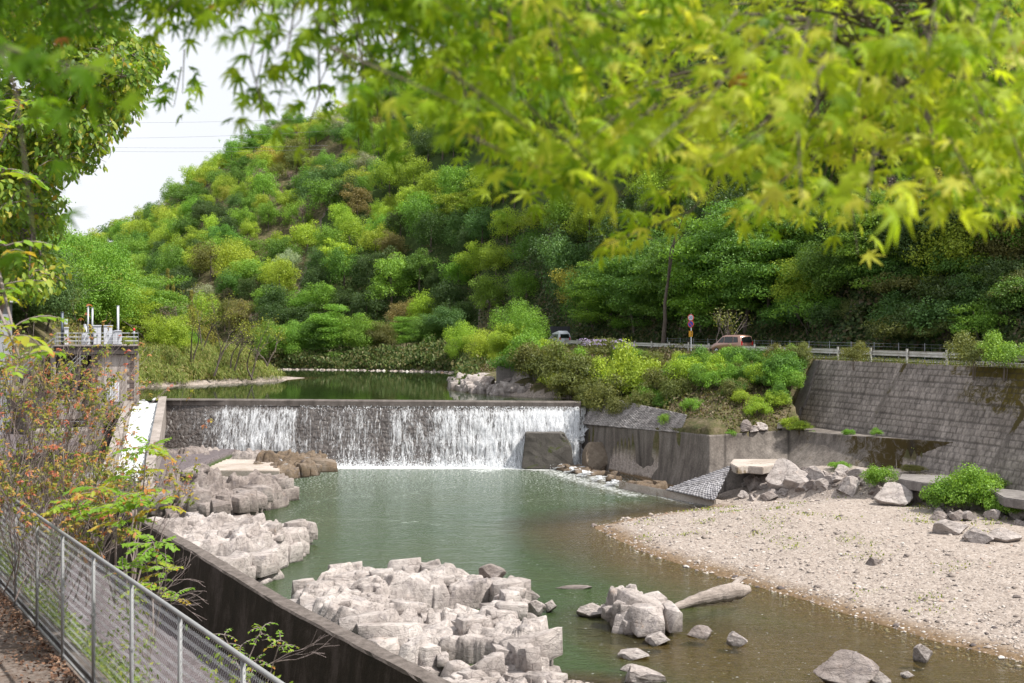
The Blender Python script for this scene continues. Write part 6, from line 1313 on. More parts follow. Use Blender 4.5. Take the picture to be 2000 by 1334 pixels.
for i, (px, Yv, L, s_) in enumerate([(375, 132, 2.7, 11), (418, 130, 3.1, 12), (455, 134, 2.4, 13), (492, 133, 2.9, 14), (395, 138, 3.0, 16), (520, 140, 2.2, 17)]):
    branchy(px, Yv, float(H((px - CX) / FPX * Yv, Yv)) + 1.2, L, 2, 3, .11, (.26, .30, .05), 7, .17, 'slender_tree', ['forked', 'tallest', 'thin', 'leaning', 'hazy background', 'last small'][i] + ' slender tree with sparse yellow leaves above the bamboo grass', .22, .12, s_, group='slender trees on the left bank')
for i, (px, y, s_) in enumerate([(300, 640, 21), (335, 632, 22), (280, 650, 23)]): branchy(px, 146, P(px, y, 146)[2] - .6, 1.5, 8, 3, .06, C_GREY, 3, .14, 'bare_bush', ['middle', 'upper', 'lowest'][i] + ' leafless pinkish bush on the left hillside above the tower', .6, .1, s_, M_barkp, 'leafless pinkish bushes')
def plume_grove():
    g = np.random.default_rng(9)
    for i, (px, top_, Yv, dk) in enumerate([(300, 500, 160, 0), (322, 478, 163, 0), (345, 492, 160, 0), (368, 520, 158, 0), (312, 560, 154, 1), (338, 555, 154, 1), (385, 560, 158, 0), (280, 520, 166, 0), (355, 580, 152, 1)]):
        X0 = (px - CX) / FPX * Yv; zb = max(float(H(X0, Yv)), 6.5); zt_ = zt(top_ + 48, Yv); root = empty('bamboo', (X0, Yv, zb), label=f'{"dark green" if dk else "golden green"} arching bamboo plume in the left bank grove, {from_left([0,2,4,7,1,3,8,-1,5][i] + 1, 9)}', cat='bamboo', group='bamboo grove on the left bank')
        Hh = zt_ - zb; pts_ = [(0, 0, 0), (.1, 0, Hh * .5), (.5 * (1 if i % 2 else -1), -.3, Hh * .9)]; MB().tube(pts_, [.06, .045, .02], 5).build('culm', M_bark, root)
        m_ = 3600; s_ = g.random(m_) ** .8; u_ = sph(m_, g); rr_ = 3.7 * np.sin(np.clip(s_ * 1.15 + .1, 0, 1) * math.pi) ** .7 + .2; c_ = np.stack([u_[:, 0] * rr_ + .5 * s_ * (1 if i % 2 else -1), u_[:, 1] * rr_ - .3 * s_, s_ * Hh], -1)
        o = link('foliage', leaves('foliage', c_, u_ + (0, 0, .5), g.uniform(.3, .5, m_), BLADE, u_ + (0, 0, -.6), .4), M_leaf, root); o.color = (*((.07, .12, .03) if dk else (.26, .25, .055)), 1)
plume_grove()
g = np.random.default_rng(31); hl_ = []
for i in range(900):
    px = g.uniform(-60, 300); Yv = g.uniform(128, 196); x = (px - CX) / FPX * Yv
    if x > -47 or any((x - a) ** 2 + (Yv - c_) ** 2 < 26 for a, c_ in hl_): continue
    hl_.append((x, Yv))
hl_.sort(key=lambda q: q[0] / q[1])
for i, (x, Yv) in enumerate(hl_):
    col = [C_BRIGHT, C_FRESH, C_BRIGHT, C_FRESH, C_MID][int(g.integers(5))]
    tree_at('puff' if i % 2 else 'tier', i, (x, Yv, float(H(x, Yv)) - .5), g.uniform(.85, 1.25), jit(col), 'hillside_tree', f'{"bright yellow-green" if col == C_BRIGHT else "fresh green" if col == C_FRESH else "deeper green"} tree on the left hill behind the tower, {from_left(i, len(hl_))}', 'trees on the left hill')
for i, (px, Yv, sc, col) in enumerate([(62, 104, .95, C_DARK), (20, 108, 1.05, C_DARK), (88, 112, .7, C_OLIVE), (-10, 100, .9, C_DARK)]):
    x = (px - CX) / FPX * Yv; tree_at('puff', i, (x, Yv, float(H(x, Yv)) - .5), sc, tuple(q * 1.3 for q in col), 'evergreen_tree', ['dense dark evergreen between the building and the tower stair', 'dark evergreen directly behind the grey building', 'olive evergreen just left of the tower stair', 'dark evergreen at the photo edge above the grey building'][i])
for i, (px, Yv, s_, L) in enumerate([(150, 128, 41, 3.6), (105, 124, 42, 3.2), (205, 134, 43, 3.0)]): branchy(px, Yv, float(H((px - CX) / FPX * Yv, Yv)), L, 2, 4, .22, (.22, .27, .05), 5, .2, 'spreading_tree', ['widest', 'smaller', 'distant'][i] + ' spreading dark-branched tree with thin new leaves behind the tower', .5, .05, s_, ang=.75)
# ---- bank below the guardrail
g = np.random.default_rng(61); n = 60000; px = g.uniform(985, 1600, n); xy = []
n = 90000; x = g.uniform(-6, 27, n); y = g.uniform(80, 135, n); BK = [p[:2] for p in WALL_TOP[:3]] + [(23.2, 88.3), (5, 143), (-4, 150), (-6, 133), (2, 108)]
kz = (sdf(x, y, BK) > .2) & (road_c(x, y) < 54.0) & ((seg_dist(x, y, [p[:2] for p in WALL_TOP[:2]]) > 1.4)); kz &= ~((y > 92) & (road_c(x, y) < 41.0 + (y - 92) * .0) & (y < 104)); x, y = x[kz], y[kz]; h0 = H(x, y)
A = np.column_stack([x, y, h0 + g.random(len(x)) ** 1.5 * np.clip(.45 + fbm(x, y, .3, 3) * 2.0, .12, 1.3)]); carpet('undergrowth', A, np.zeros_like(A) + (-.5, -.5, .7), g.uniform(.12, .30, len(x)), [(0, (.05, .075, .018)), (.3, (.11, .12, .03)), (.5, (.15, .115, .07)), (.8, (.22, .17, .115)), (1, (.19, .22, .05))], 'dry brown and green brush covering the bank under the guardrail', DIA, (0, 0, 1), .9)
BUSH = []
for (px, y, s_, c_) in [(1340, 728, 1.25, C_BRIGHT), (1398, 726, .95, C_BRIGHT), (1372, 740, .9, C_FRESH), (1210, 690, .8, C_FRESH), (1330, 700, .7, C_BRIGHT), (1240, 752, 1.2, C_BRIGHT), (1205, 770, 1.0, C_OLIVE), (1160, 760, 1.2, C_OLIVE), (1130, 745, 1.25, C_BRIGHT),
    (1100, 735, 1.2, C_BRIGHT), (1075, 725, 1.2, C_OLIVE), (1050, 715, 1.2, C_BRIGHT), (1030, 705, 1.3, C_FRESH), (1010, 712, 1.1, C_MID), (1150, 715, 1.1, C_BRIGHT), (1185, 735, 1.2, C_BRIGHT), (1225, 722, 1.0, C_OLIVE), (1270, 735, .9, C_OLIVE), (1290, 760, .8, C_OLIVE),
    (1300, 715, .7, C_OLIVE), (1260, 705, .6, C_FRESH), (1450, 720, .8, C_OLIVE), (1480, 705, .8, C_FRESH), (1520, 715, .7, C_BRIGHT), (1550, 700, .8, C_OLIVE), (1500, 735, .7, C_FRESH), (1540, 740, .7, C_FRESH), (1480, 800, .5, C_BRIGHT), (1515, 780, .5, C_BRIGHT), (1430, 730, .8, C_FRESH),
    (1215, 800, .6, C_OLIVE), (1255, 790, .6, C_OLIVE), (1180, 790, .9, C_OLIVE), (1150, 790, .6, C_OLIVE), (1320, 770, .6, C_OLIVE), (1400, 750, .6, C_FRESH), (1360, 700, .7, C_OLIVE), (1120, 705, 1.2, C_FRESH), (1085, 700, 1.3, C_FRESH), (1060, 690, 1.3, C_BRIGHT), (1115, 765, 1.0, C_OLIVE),
    (1500, 690, .5, C_YEL), (1420, 700, .6, C_YEL), (1350, 790, .45, C_FRESH), (1300, 820, .35, C_FRESH), (1460, 690, .45, C_OLIVE)]:
    p = hit(px, min(y + 24 * s_, 835), 60); BUSH.append((px, p, s_ * (.76 if px > 1075 and y < 745 else 1), C_OLIVE if (c_ == C_BRIGHT and px % 20 > 9 and px < 1300) else c_))
for i_ in range(46): px = g.uniform(1130, 1560); c_ = [C_OLIVE, C_FRESH, C_FRESH, C_BRIGHT, C_MID, C_MID][int(g.integers(6))]; y = g.uniform(720, np.interp(px, [1130, 1300, 1560], [790, 800, 790])); p = hit(px, y, 60); BUSH.append((px, p, g.uniform(.35, .8), c_))
BUSH.sort(key=lambda q: q[0])
wn = {C_BRIGHT: 'bright yellow-green', C_FRESH: 'fresh green', C_OLIVE: 'olive-brown', C_MID: 'mid green', C_GREY: 'dry grey-brown', C_YEL: 'golden'}; tot = Counter(b_[3] for b_ in BUSH); sn = Counter()
for i, (px, p, s_, c_) in enumerate(BUSH):
    k = sn[c_]; sn[c_] += 1
    tree_at('flatbush' if i % 3 == 0 and s_ > .85 else 'bush', i, (p[0], p[1], p[2] - .35), s_ * 1.05, jit(c_, .1), 'bank_shrub', f'{wn[c_]} shrub on the bank under the guardrail, {from_left(k, tot[c_])} of its colour', 'shrubs on the bank under the guardrail', 'shrub', sz=s_ * random.uniform(1.0, 1.5))
# wisteria with mauve blossom
p = hit(1185, 712, 60); ws = empty('wisteria', (p[0], p[1], p[2] + .3), label='mauve-flowered wisteria sprawling over shrubs below the guardrail', cat='wisteria'); fm_ = NEAR['flatbush'][1][0]; o = bpy.data.objects.new('foliage', fm_); COL.objects.link(o); o.parent = ws; o.scale = (1.3, 1, 1.0); o.color = (*C_OLIVE, 1)
n = 420; u_ = sph(n, g); u_[:, 2] = np.abs(u_[:, 2]) * .6; ctr = g.uniform(-1, 1, (14, 3)) * (2.4, .6, .5) + (0, -1.5, 1.7); C = ctr[g.integers(14, size=n)] + u_ * (.45, .3, .35); link('blossom', leaves('blossom', C, u_ + (0, -.6, .3), g.uniform(.10, .18, n), DIA), leafmat('wisteria_mauve', [(0, (.24, .18, .36)), (1, (.50, .42, .62))], .3, .2), ws)
# green shrubs by the walls and on the gravel bar
for px, y, s_, c_, lb, k in [(1880, 1000, 1.0, C_FRESH, 'largest bright green bush growing from the boulders below the mossy wall', 'bush'), (1905, 985, .85, C_FRESH, 'upper lobe of bright green bush leaning toward the block wall', 'bush'), (1850, 1000, .7, C_FRESH, 'lower lobe of bright green bush beside the dome-shaped boulder', 'bush'),
    (1718, 955, .62, C_FRESH, 'small wispy green bush between the tilted slab boulder and the lavender-grey one', 'bush'), (1970, 1010, .65, C_FRESH, 'low green grassy clump at the photo edge below the broken ledge', 'flatbush'), (1545, 908, .45, C_BRIGHT, 'small yellow-green weed behind the broken slab', 'bush'),
    (1565, 908, .4, C_BRIGHT, 'second small yellow-green weed behind the broken slab', 'flatbush'), (1585, 855, .25, C_FRESH, 'tiny green tuft at the left end of the mossy wall top', 'bush'), (1658, 852, .25, C_FRESH, 'tiny green tuft on the wall top below the drain line', 'bush'), (1712, 850, .22, C_FRESH, 'tiny green tuft on the wall top near its middle', 'bush'),
    (1640, 918, .35, C_FRESH, 'low green weed at the foot of the mossy wall', 'flatbush'), (1420, 855, .4, C_FRESH, 'fresh green grass tuft at the bend of the curved wall top', 'flatbush'), (1930, 962, .5, C_FRESH, 'low green weed under the broken ledge near the block wall', 'flatbush'), (1780, 925, .35, C_OLIVE, 'olive weed on the ledge beside the bright green bush', 'flatbush')]:
    p = hit(px, y, 30) if y > 870 else np.array(P(px, y, float(np.interp(px, [1400, 1540, 1720], [82, 83, 76])))); tree_at(k, int(px), (p[0], p[1], p[2] - .1), s_ * .95, jit(c_, .05), 'green_shrub', lb, cat='shrub')
for px, Yv, s_, lb in [(1668, 80.5, .55, 'brownish shrub poking through the guardrail above the block wall'), (1900, 70.5, .8, 'olive shrub beside the guardrail near the photo edge'), (1960, 69, .8, 'fresh green shrub spilling over the block wall top at the photo edge'), (1560, 88, .5, 'golden shrub at the guardrail above the end strip')]:
    x = (px - CX) / FPX * Yv; tree_at('bush', int(px), (x, Yv, road_z(Yv) - .15), s_, jit(C_OLIVE if px != 1960 else C_FRESH), 'verge_shrub', lb, 'shrubs on the road verge', 'shrub')
n = 9000; y = g.uniform(58, 150, n); c_ = 54.0 + g.uniform(-.35, .9, n); A = np.column_stack([c_ - .344 * y, y, road_z(y) + g.random(n) * .28]); carpet('verge_grass', A, np.zeros_like(A) + (-.5, -.7, .2), g.uniform(.12, .26, n), [(0, (.06, .10, .02)), (.5, (.15, .2, .03)), (1, (.28, .25, .06))], 'grass growing along the road verge', BLADE, (0, 0, 1), .5)
# weeds on the gravel bar
n = 2600; cl = g.random((60, 2)); X0 = 4 + cl[:, 0] * 22; Y0 = 40 + cl[:, 1] * 34; k_ = g.integers(60, size=n); x = X0[k_] + g.normal(0, .5, n); y = Y0[k_] + g.normal(0, .4, n); kz = sdf(x, y, SHORE) > .5; x, y = x[kz], y[kz]
A = np.column_stack([x, y, H(x, y) + .06 + g.random(len(x)) * .1]); carpet('weeds', A, np.zeros_like(A) + (0, -.5, .8), g.uniform(.06, .14, len(x)), [(0, (.10, .16, .03)), (1, (.32, .33, .06))], 'small yellow-green weeds dotted over the gravel bar', DIA, (0, 0, 1), .7)
# ------------------------------------------------------------------ plants near the viewer
M_maple = leafmat('maple_leaf', [(0, (.10, .22, .008)), (.45, (.30, .46, .018)), (.8, (.50, .60, .05)), (.95, (.62, .64, .10)), (1, (.50, .20, .08))], .6, .25)
M_broad = leafmat('broad_leaf', [(0, (.09, .19, .02)), (.5, (.18, .31, .03)), (.88, (.34, .42, .04)), (.985, (.50, .44, .05)), (1, (.45, .28, .05))], .5, .55)
M_redtip = leafmat('young_shrub_leaf', [(0, (.14, .20, .03)), (.35, (.28, .30, .04)), (.55, (.44, .34, .08)), (.72, (.52, .26, .11)), (.9, (.52, .17, .12)), (1, (.48, .12, .10))], .45, .3)
M_pinn = leafmat('compound_leaf', [(0, (.12, .27, .03)), (.6, (.25, .42, .045)), (.9, (.42, .45, .05)), (1, (.5, .22, .06))], .5, .35)
def maple_leaf_shape(droop=.25, lobes=7):
    an = np.radians([-128, -84, -42, 0, 42, 84, 128]); ln = [.48, .78, .95, 1.05, .95, .78, .48]; pts = []
    for i, (a, l) in enumerate(zip(an, ln)):
        w_ = .17
        if i == 0: pts.append((a - .45, .14))
        pts += [(a - w_, l * .55), (a, l), (a + w_, l * .55)]
        pts.append((a + (.37 if i < 6 else .45), .27 if i < 6 else .14))
    V = [(0, 0, 0)] + [(math.cos(a) * r, math.sin(a) * r, -droop * r * r) for a, r in pts]
    n = len(pts); F_ = [(0, i + 1, (i + 1) % n + 1) for i in range(n)]; return np.array(V) * .5, np.array(F_)
ML = [maple_leaf_shape(d_) for d_ in (.15, .45, .8)]
def oriented(name, groups, mat_, parent, **k):
    """join several leaf clouds built with different leaf shapes (same face size)"""
    V = []; Fc = []; rr = []; off = 0
    for (C, Nn, size, shape, axis, spread, rnd) in groups:
        me = leaves('x', C, Nn, size, shape, axis, spread, rnd); v = np.zeros(len(me.vertices) * 3, np.float32); me.vertices.foreach_get('co', v); f = np.array([p.vertices[:] for p in me.polygons]); at = np.zeros(len(me.vertices), np.float32); me.attributes['rnd'].data.foreach_get('value', at)
        V.append(v.reshape(-1, 3)); Fc.append(f + off); rr.append(at); off += len(me.vertices); bpy.data.meshes.remove(me)
    return link(name, mesh_np(name, np.concatenate(V), np.concatenate(Fc), attrs={'rnd': np.concatenate(rr)}), mat_, parent, **k)
# Japanese maple: the trunk stands beside the footpath to the right of the viewer, its boughs reach across overhead
g = np.random.default_rng(12); maple = empty('maple_tree', (5.6, -2.6, 6.8), label='maple with bright yellow-green star leaves hanging across the top of the view', cat='tree'); mo_ = np.array([5.6, -2.6, 6.8])
b = MB(); b.tube([(0, 0, -.3), (.05, .0, 2), (-.1, .1, 4.2), (-.2, .3, 6.2), (-.3, .5, 8.0)], [.2, .17, .15, .12, .05], 10); b.build('trunk', M_bark, maple, smooth=True)
limbs = []
for pts_ in ([(5.3, -2.0, 12.6), (3.6, .6, 13.2), (2.3, 2.3, 13.3), (1.1, 2.7, 13.25), (.2, 2.9, 12.95), (-.5, 2.9, 12.75)], [(5.3, -2.0, 12.8), (3.6, .4, 13.6), (1.9, 1.9, 13.6), (.6, 2.3, 13.55), (-.7, 2.6, 13.3), (-1.5, 2.7, 12.95)],
             [(5.3, -2.0, 12.4), (3.8, .6, 13.0), (2.2, 2.0, 12.9), (1.5, 2.6, 12.75), (1.15, 2.9, 12.45), (.95, 3.0, 12.2)], [(5.3, -2.0, 13.2), (3.4, .2, 14.2), (1.5, 1.6, 14.1), (-.3, 1.9, 13.9), (-1.4, 2.1, 13.5)],
             [(5.3, -2.0, 12.9), (3.9, .9, 13.5), (2.6, 2.8, 13.3), (2.0, 3.6, 13.0), (1.5, 3.9, 12.6)], [(5.3, -2.0, 13.4), (3.0, .0, 14.3), (1.0, 1.3, 14.0), (-.6, 1.4, 13.4), (-1.0, 1.55, 12.6)]):
    p = resample(pts_, 26); p[1:-1] += g.normal(0, .02, (24, 3)); limbs.append(p); bb = MB(); bb.tube(p - mo_, list(np.linspace(.03, .005, 26)), 6); bb.build('branch', M_bark, maple, smooth=True)
LIMB = np.concatenate(limbs)
XS = [-150, 0, 60, 130, 165, 200, 260, 300, 350, 400, 480, 560, 600, 640, 700, 780, 860, 900, 940, 985, 1040, 1090, 1120, 1165, 1200, 1260, 1310, 1340, 1390, 1450, 1520, 1570, 1610, 1650, 1685, 1730, 1770, 1820, 1870, 1935, 1965, 2000, 2150]
YL = [120, 100, 130, 100, 120, 150, 240, 290, 275, 210, 240, 250, 330, 330, 310, 240, 270, 330, 470, 455, 420, 490, 500, 330, 480, 510, 480, 390, 400, 430, 500, 490, 430, 560, 470, 410, 400, 530, 440, 470, 420, 340, 330]
C = []; tw = MB(); rr = []
tries = 0
while len(C) < 800 and tries < 60000:
    tries += 1; px = g.uniform(-120, 2120); d_ = g.uniform(1.75, 3.9) if px > 620 else g.uniform(2.2, 4.2); yl = np.interp(px, XS, YL); sc = FPX / d_; py = g.uniform(-260, yl)
    rad = .075 * sc
    if py > yl - rad * .75: continue
    if 240 < px < 700 and py > 20:           # the open, lacy side where the sky shows through
        if g.random() < .76: continue
        if px < 490 and 20 < py < 145 and g.random() < .85: continue
    if px < 240 and py > 40 and g.random() < .93: continue
    if px < 240 and py > 60: d_ = g.uniform(1.4, 1.8)
    if py > 300 and g.random() < .45: continue
    p = np.array([(px - CX) / FPX * d_, d_, EYE - (py - HY) / FPX * d_]); C.append(p)
for px, py in ((10, 90), (70, 110), (-20, 150), (50, 330)): C.append(np.array(P(px, py, g.uniform(1.5, 1.8))))
C = np.array(C); groups = []; leaf_c = []; leaf_n = []; leaf_s = []; leaf_a = []; leaf_r = []
for p in C:
    j = np.argmin(np.linalg.norm(LIMB - p, axis=1) + .3 * (LIMB[:, 2] < p[2] - .05)); q = LIMB[j]; out = unit((p - q) * (1, 1, .3) + g.normal(0, .15, 3)); out = unit(out + (0, 0, -.35)); L = .22
    base = p - out * L * .5
    if np.linalg.norm(q - base) < .9: mid = (q + base) / 2 + (0, 0, .05); tw.tube([q - mo_, mid - mo_, base - mo_, p + out * L * .5 - mo_], [.004, .003, .0022, .001], 4, cap=False)
    else: tw.tube([base - mo_ + (0, 0, .03), p + out * L * .5 - mo_], [.0022, .001], 4, cap=False)
    side = unit(np.cross(out, (0, 0, 1)) + 1e-6); nl = int(g.integers(7, 12)); tone = g.random()
    for k in range(nl):
        s_ = (k // 2 + .5) / (nl / 2); sg = 1 if k % 2 else -1; c_ = base + out * L * s_ + side * sg * g.uniform(.02, .05) + g.normal(0, .012, 3)
        ax = unit(out * .7 + side * sg * .7 + (0, 0, -.75) + g.normal(0, .2, 3)); nrm = unit(np.array([g.normal(0, .45), -.75 + g.normal(0, .35), .75 + g.normal(0, .3)]))
        leaf_c.append(c_ + ax * .015); leaf_n.append(nrm); leaf_a.append(ax); leaf_s.append(g.uniform(.054, .090)); leaf_r.append(np.clip(.02 + .30 * tone + .50 * sst(500, 1500, p[0] / p[1] * FPX + CX) - (.3 if p[0] / p[1] * FPX + CX < 240 else 0) + g.normal(0, .24), 0, .95) if g.random() > .004 else 1.0)  # leaf colour painted darker towards the left, standing in for the shade there
leaf_c, leaf_n, leaf_a, leaf_s, leaf_r = map(np.array, (leaf_c, leaf_n, leaf_a, leaf_s, leaf_r)); leaf_c = leaf_c - mo_; ch = g.integers(3, size=len(leaf_c))
tw.build('twigs', M_bark, maple)
oriented('foliage', [(leaf_c[ch == k], leaf_n[ch == k], leaf_s[ch == k] * 1.12, ML[k], leaf_a[ch == k], .12, leaf_r[ch == k]) for k in range(3)], M_maple, maple)
# boughs added out of sight overhead to shade the left and centre leaves
n = 3400; u_ = sph(n, g); c_ = np.array([.1, 1.9, 15.3]) + u_ * (1.5, 1.6, .7) * g.random((n, 1)) ** .3 - mo_; kz = (c_[:, 2] + mo_[2] > EYE + .36 * np.maximum(c_[:, 1] + mo_[1], .8) + .4)
link('shading_foliage', leaves('shading_foliage', c_[kz], u_[kz] * .3 + (0, 0, 1), g.uniform(.05, .08, kz.sum()), ML[0], None, .5), M_maple, maple)

# broadleaf tree hanging in from the left
g = np.random.default_rng(15)
def leafy(name, origin, blobs, nleaf, size, shape, m, label, stems, cat='tree', droop=.9, spread=.45, rnd=None):
    root = empty(name, origin, label=label, cat=cat); o_ = np.array(origin); bb = MB()
    for pts_, r0, r1 in stems: bb.tube(resample(pts_, 12) - o_, list(np.linspace(r0, r1, 12)), 8)
    bb.build('trunk', M_barkp, root, smooth=True); w_ = np.array([b_[1] ** 2 for b_ in blobs]); w_ = w_ / w_.sum(); ks = g.choice(len(blobs), nleaf, p=w_); cc = np.array([b_[0] for b_ in blobs])[ks]; rr_ = np.array([b_[1] for b_ in blobs])[ks]
    u_ = sph(nleaf, g); P_ = cc + u_ * (rr_ * g.random(nleaf) ** .38)[:, None] * (1, 1, .85); ax = u_ * .6 + (0, 0, -droop) + g.normal(0, .35, (nleaf, 3)); nn = u_ * .5 + g.normal(0, .5, (nleaf, 3)) + (.25, -.6, .5)
    br = MB(); ends = np.array([resample(p_, 12) for p_, _, _ in stems]).reshape(-1, 3)
    for c_, r_ in blobs:
        j = np.argmin(np.linalg.norm(ends - c_, axis=1)); a = ends[j]; br.tube([a - o_, (a + np.array(c_)) / 2 + (0, 0, .12) - o_, np.array(c_) - o_], [.03, .018, .008], 5, cap=False)
        for _ in range(9): d_ = sph(1, g)[0] * (1, 1, .6); br.tube([np.array(c_) - o_, np.array(c_) + d_ * r_ * .5 + (0, 0, .05) - o_, np.array(c_) + d_ * r_ * .95 - o_], [.008, .005, .002], 4, cap=False)
    br.build('branches', M_barkp, root)
    link('foliage', leaves('foliage', P_ - o_, nn, size * g.uniform(.65, 1.25, nleaf), shape, ax, spread, rnd), m, root); return root
D0 = 17.0; bl = []
EX = [-200, 0, 60, 120, 170, 200, 225, 255, 280, 305]; EY0 = [-300, -300, -280, -250, -120, -40, 10, 60, 100, 110]; EY1 = [600, 560, 400, 380, 350, 340, 300, 250, 190, 160]
for i in range(230):
    px = g.uniform(-90, 288); y0, y1 = max(-110, np.interp(px + 22, EX, EY0)), np.interp(px + 22, EX, EY1)
    if y1 - y0 < 20: continue
    py = g.uniform(y0, y1 - 26); d_ = D0 + g.uniform(-1.8, 2.6); bl.append((P(px, py, d_), g.uniform(.26, .42)))
for i in range(60): bl.append((P(g.uniform(-80, 95), g.uniform(250, 570), D0 + g.uniform(-1.5, 2)), g.uniform(.26, .4)))
leafy('broadleaf_tree_near', (-9.6, 18.6, 6.2), bl, 44000, .112, ELL, M_broad, 'leafy broadleaf tree with drooping glossy leaves filling the upper left corner',
      [([(-9.6, 18.6, 6.0), P(-30, 700, 18.4), P(20, 540, 18), P(58, 450, 17.6), P(95, 350, 17.4), P(120, 200, 17.2)], .075, .035), ([P(95, 350, 17.4), P(160, 180, 17.2), P(240, 110, 17)], .04, .015), ([P(58, 450, 17.6), P(20, 300, 17.5), P(-60, 100, 17.6), P(60, -100, 17.4)], .06, .02)])
bpy.data.objects['broadleaf_tree_near'].name = 'leafy_tree'
# yellowish sprays nearer at the left edge
def pinnate(C, A, L, npair, g, droop=.5):
    """centres, axes, sizes of the leaflets of one compound leaf"""
    out = []; p = np.array(C, float); d = unit(np.array(A, float)); st = L / npair; pts = [p.copy()]
    for i in range(npair):
        d = unit(d + np.array([0, 0, -droop / npair])); p = p + d * st; pts.append(p.copy()); sd_ = unit(np.cross(d, (0, 0, 1)) + 1e-6); sz = L * .36 * (1 - .5 * abs(i / npair - .4))
        for sg in (-1, 1): ax = unit(sd_ * sg * .85 + d * .55 + np.array([0, 0, -.35])); out.append((p + ax * sz * .5, ax, sz, unit(np.cross(ax, d) * sg + g.normal(0, .25, 3) + (0, 0, .4))))
    out.append((p + d * L * .1, d, L * .26, unit(np.cross(d, sd_)))); return out, pts
def sapling(name, px, py_top, Yv, tops, label, L=.42, nleaf=7, stem_r=.012, seed=0, m=None, base=None, red=.1, npair=8, cat='sapling'):
    g = np.random.default_rng(seed); base = base if base is not None else ((px - CX) / FPX * Yv, Yv, float(H((px - CX) / FPX * Yv, Yv))); root = empty(name, base, label=label, cat=cat); o_ = np.array(base); sb = MB(); lf = []; rn = []
    for (tx, ty, ld, k_) in tops:
        tp = np.array(P(tx, ty, Yv + ld)); mid = (o_ + tp) / 2 + g.normal(0, .08, 3); sb.tube([o_ - o_, mid - o_, tp - o_], [stem_r * 1.3, stem_r, stem_r * .55], 6)
        a0 = g.uniform(0, 6.28)
        for i in range(k_):
            a = a0 + i * 2.4; d_ = (math.cos(a), math.sin(a) * .8 - .15, g.uniform(.15, .8)); lfs, pts_ = pinnate(tp + (0, 0, -.06 * (i // 3)), d_, L * g.uniform(.75, 1.15), npair, g, g.uniform(.5, 1.1)); sb.tube([q_ - o_ for q_ in pts_], [.004] * (len(pts_) - 1) + [.002], 4, cap=False); tone = g.random()
            for q_ in lfs: lf.append(q_); rn.append(1.0 if g.random() < red * .4 else min(.95, .2 + .5 * tone + .2 * g.random() + (.2 if i >= k_ - 2 else 0)))
    sb.build('stem', M_barkp, root); c_, a_, s_, n_ = map(np.array, zip(*lf)); link('foliage', leaves('foliage', c_ - o_, n_, s_, ELL, a_, .12, np.array(rn)), m or M_pinn, root); return root
sapling('compound_leaf_sapling', 262, 1130, 17.0, [(286, 868, 0, 9), (262, 925, .4, 4)], 'tallest compound-leaved sapling, its leaf rosette in front of the foaming chute', .40, seed=1, base=(P(255, 1150, 17)[0], 17.0, P(255, 1150, 17)[2]))
sapling('compound_leaf_sapling', 215, 1120, 16.5, [(228, 985, 0, 9), (150, 990, .3, 6), (196, 955, .2, 5)], 'compound-leaved sapling cluster at the left of the dark wall end', .42, seed=2, base=(P(225, 1180, 16.5)[0], 16.5, P(225, 1180, 16.5)[2]))
sapling('compound_leaf_sapling', 300, 1180, 14.5, [(300, 1060, 0, 9), (283, 1100, .2, 5)], 'compound-leaved sapling against the dark wall above the fence rail', .34, seed=3, base=(P(300, 1260, 14.5)[0], 14.5, P(300, 1260, 14.5)[2]))
sapling('compound_leaf_sapling', 265, 1100, 16.0, [(270, 965, 0, 7), (310, 985, .3, 5), (240, 1020, .1, 4)], 'compound-leaved sapling with reddish tips in front of the rock shelf', .38, seed=5, base=(P(250, 1210, 16)[0], 16.0, P(250, 1210, 16)[2]), red=.3)
sapling('compound_leaf_branch', -40, 500, 7.0, [(25, 640, 0, 6), (-5, 560, .3, 6), (40, 700, -.1, 5), (10, 480, .2, 5)], 'large blurred compound leaves hanging at the left photo edge', .30, seed=6, base=P(-120, 300, 7.2), npair=5)
sapling('compound_leaf_branch', -40, 400, 11.0, [(18, 240, 0, 5), (10, 330, -.1, 4), (40, 200, .4, 4)], 'yellowing compound leaf sprays within the upper left leafy tree', .42, seed=7, base=P(-90, 500, 11.2), red=.08, npair=7)
sapling('small_leaf_bush', 460, 1334, 11.0, [(512, 1226, 0, 7), (548, 1250, .2, 6), (470, 1262, .1, 6), (438, 1240, .3, 5), (500, 1290, 0, 6)], 'small bright leafy bush in front of the dark wall near the photo bottom', .15, seed=8, base=(P(470, 1420, 11)[0], 11.0, P(470, 1420, 11)[2]), npair=3, stem_r=.007, cat='bush')
sapling('small_leaf_bush', 330, 1200, 14.0, [(300, 1140, 0, 7), (270, 1150, .2, 6), (320, 1110, .1, 6), (345, 1160, .2, 5), (240, 1110, .3, 6)], 'feathery green bush behind the fence rail below the saplings', .22, seed=9, base=(P(290, 1300, 14)[0], 14.0, P(290, 1300, 14)[2]), npair=7, stem_r=.006, cat='bush')
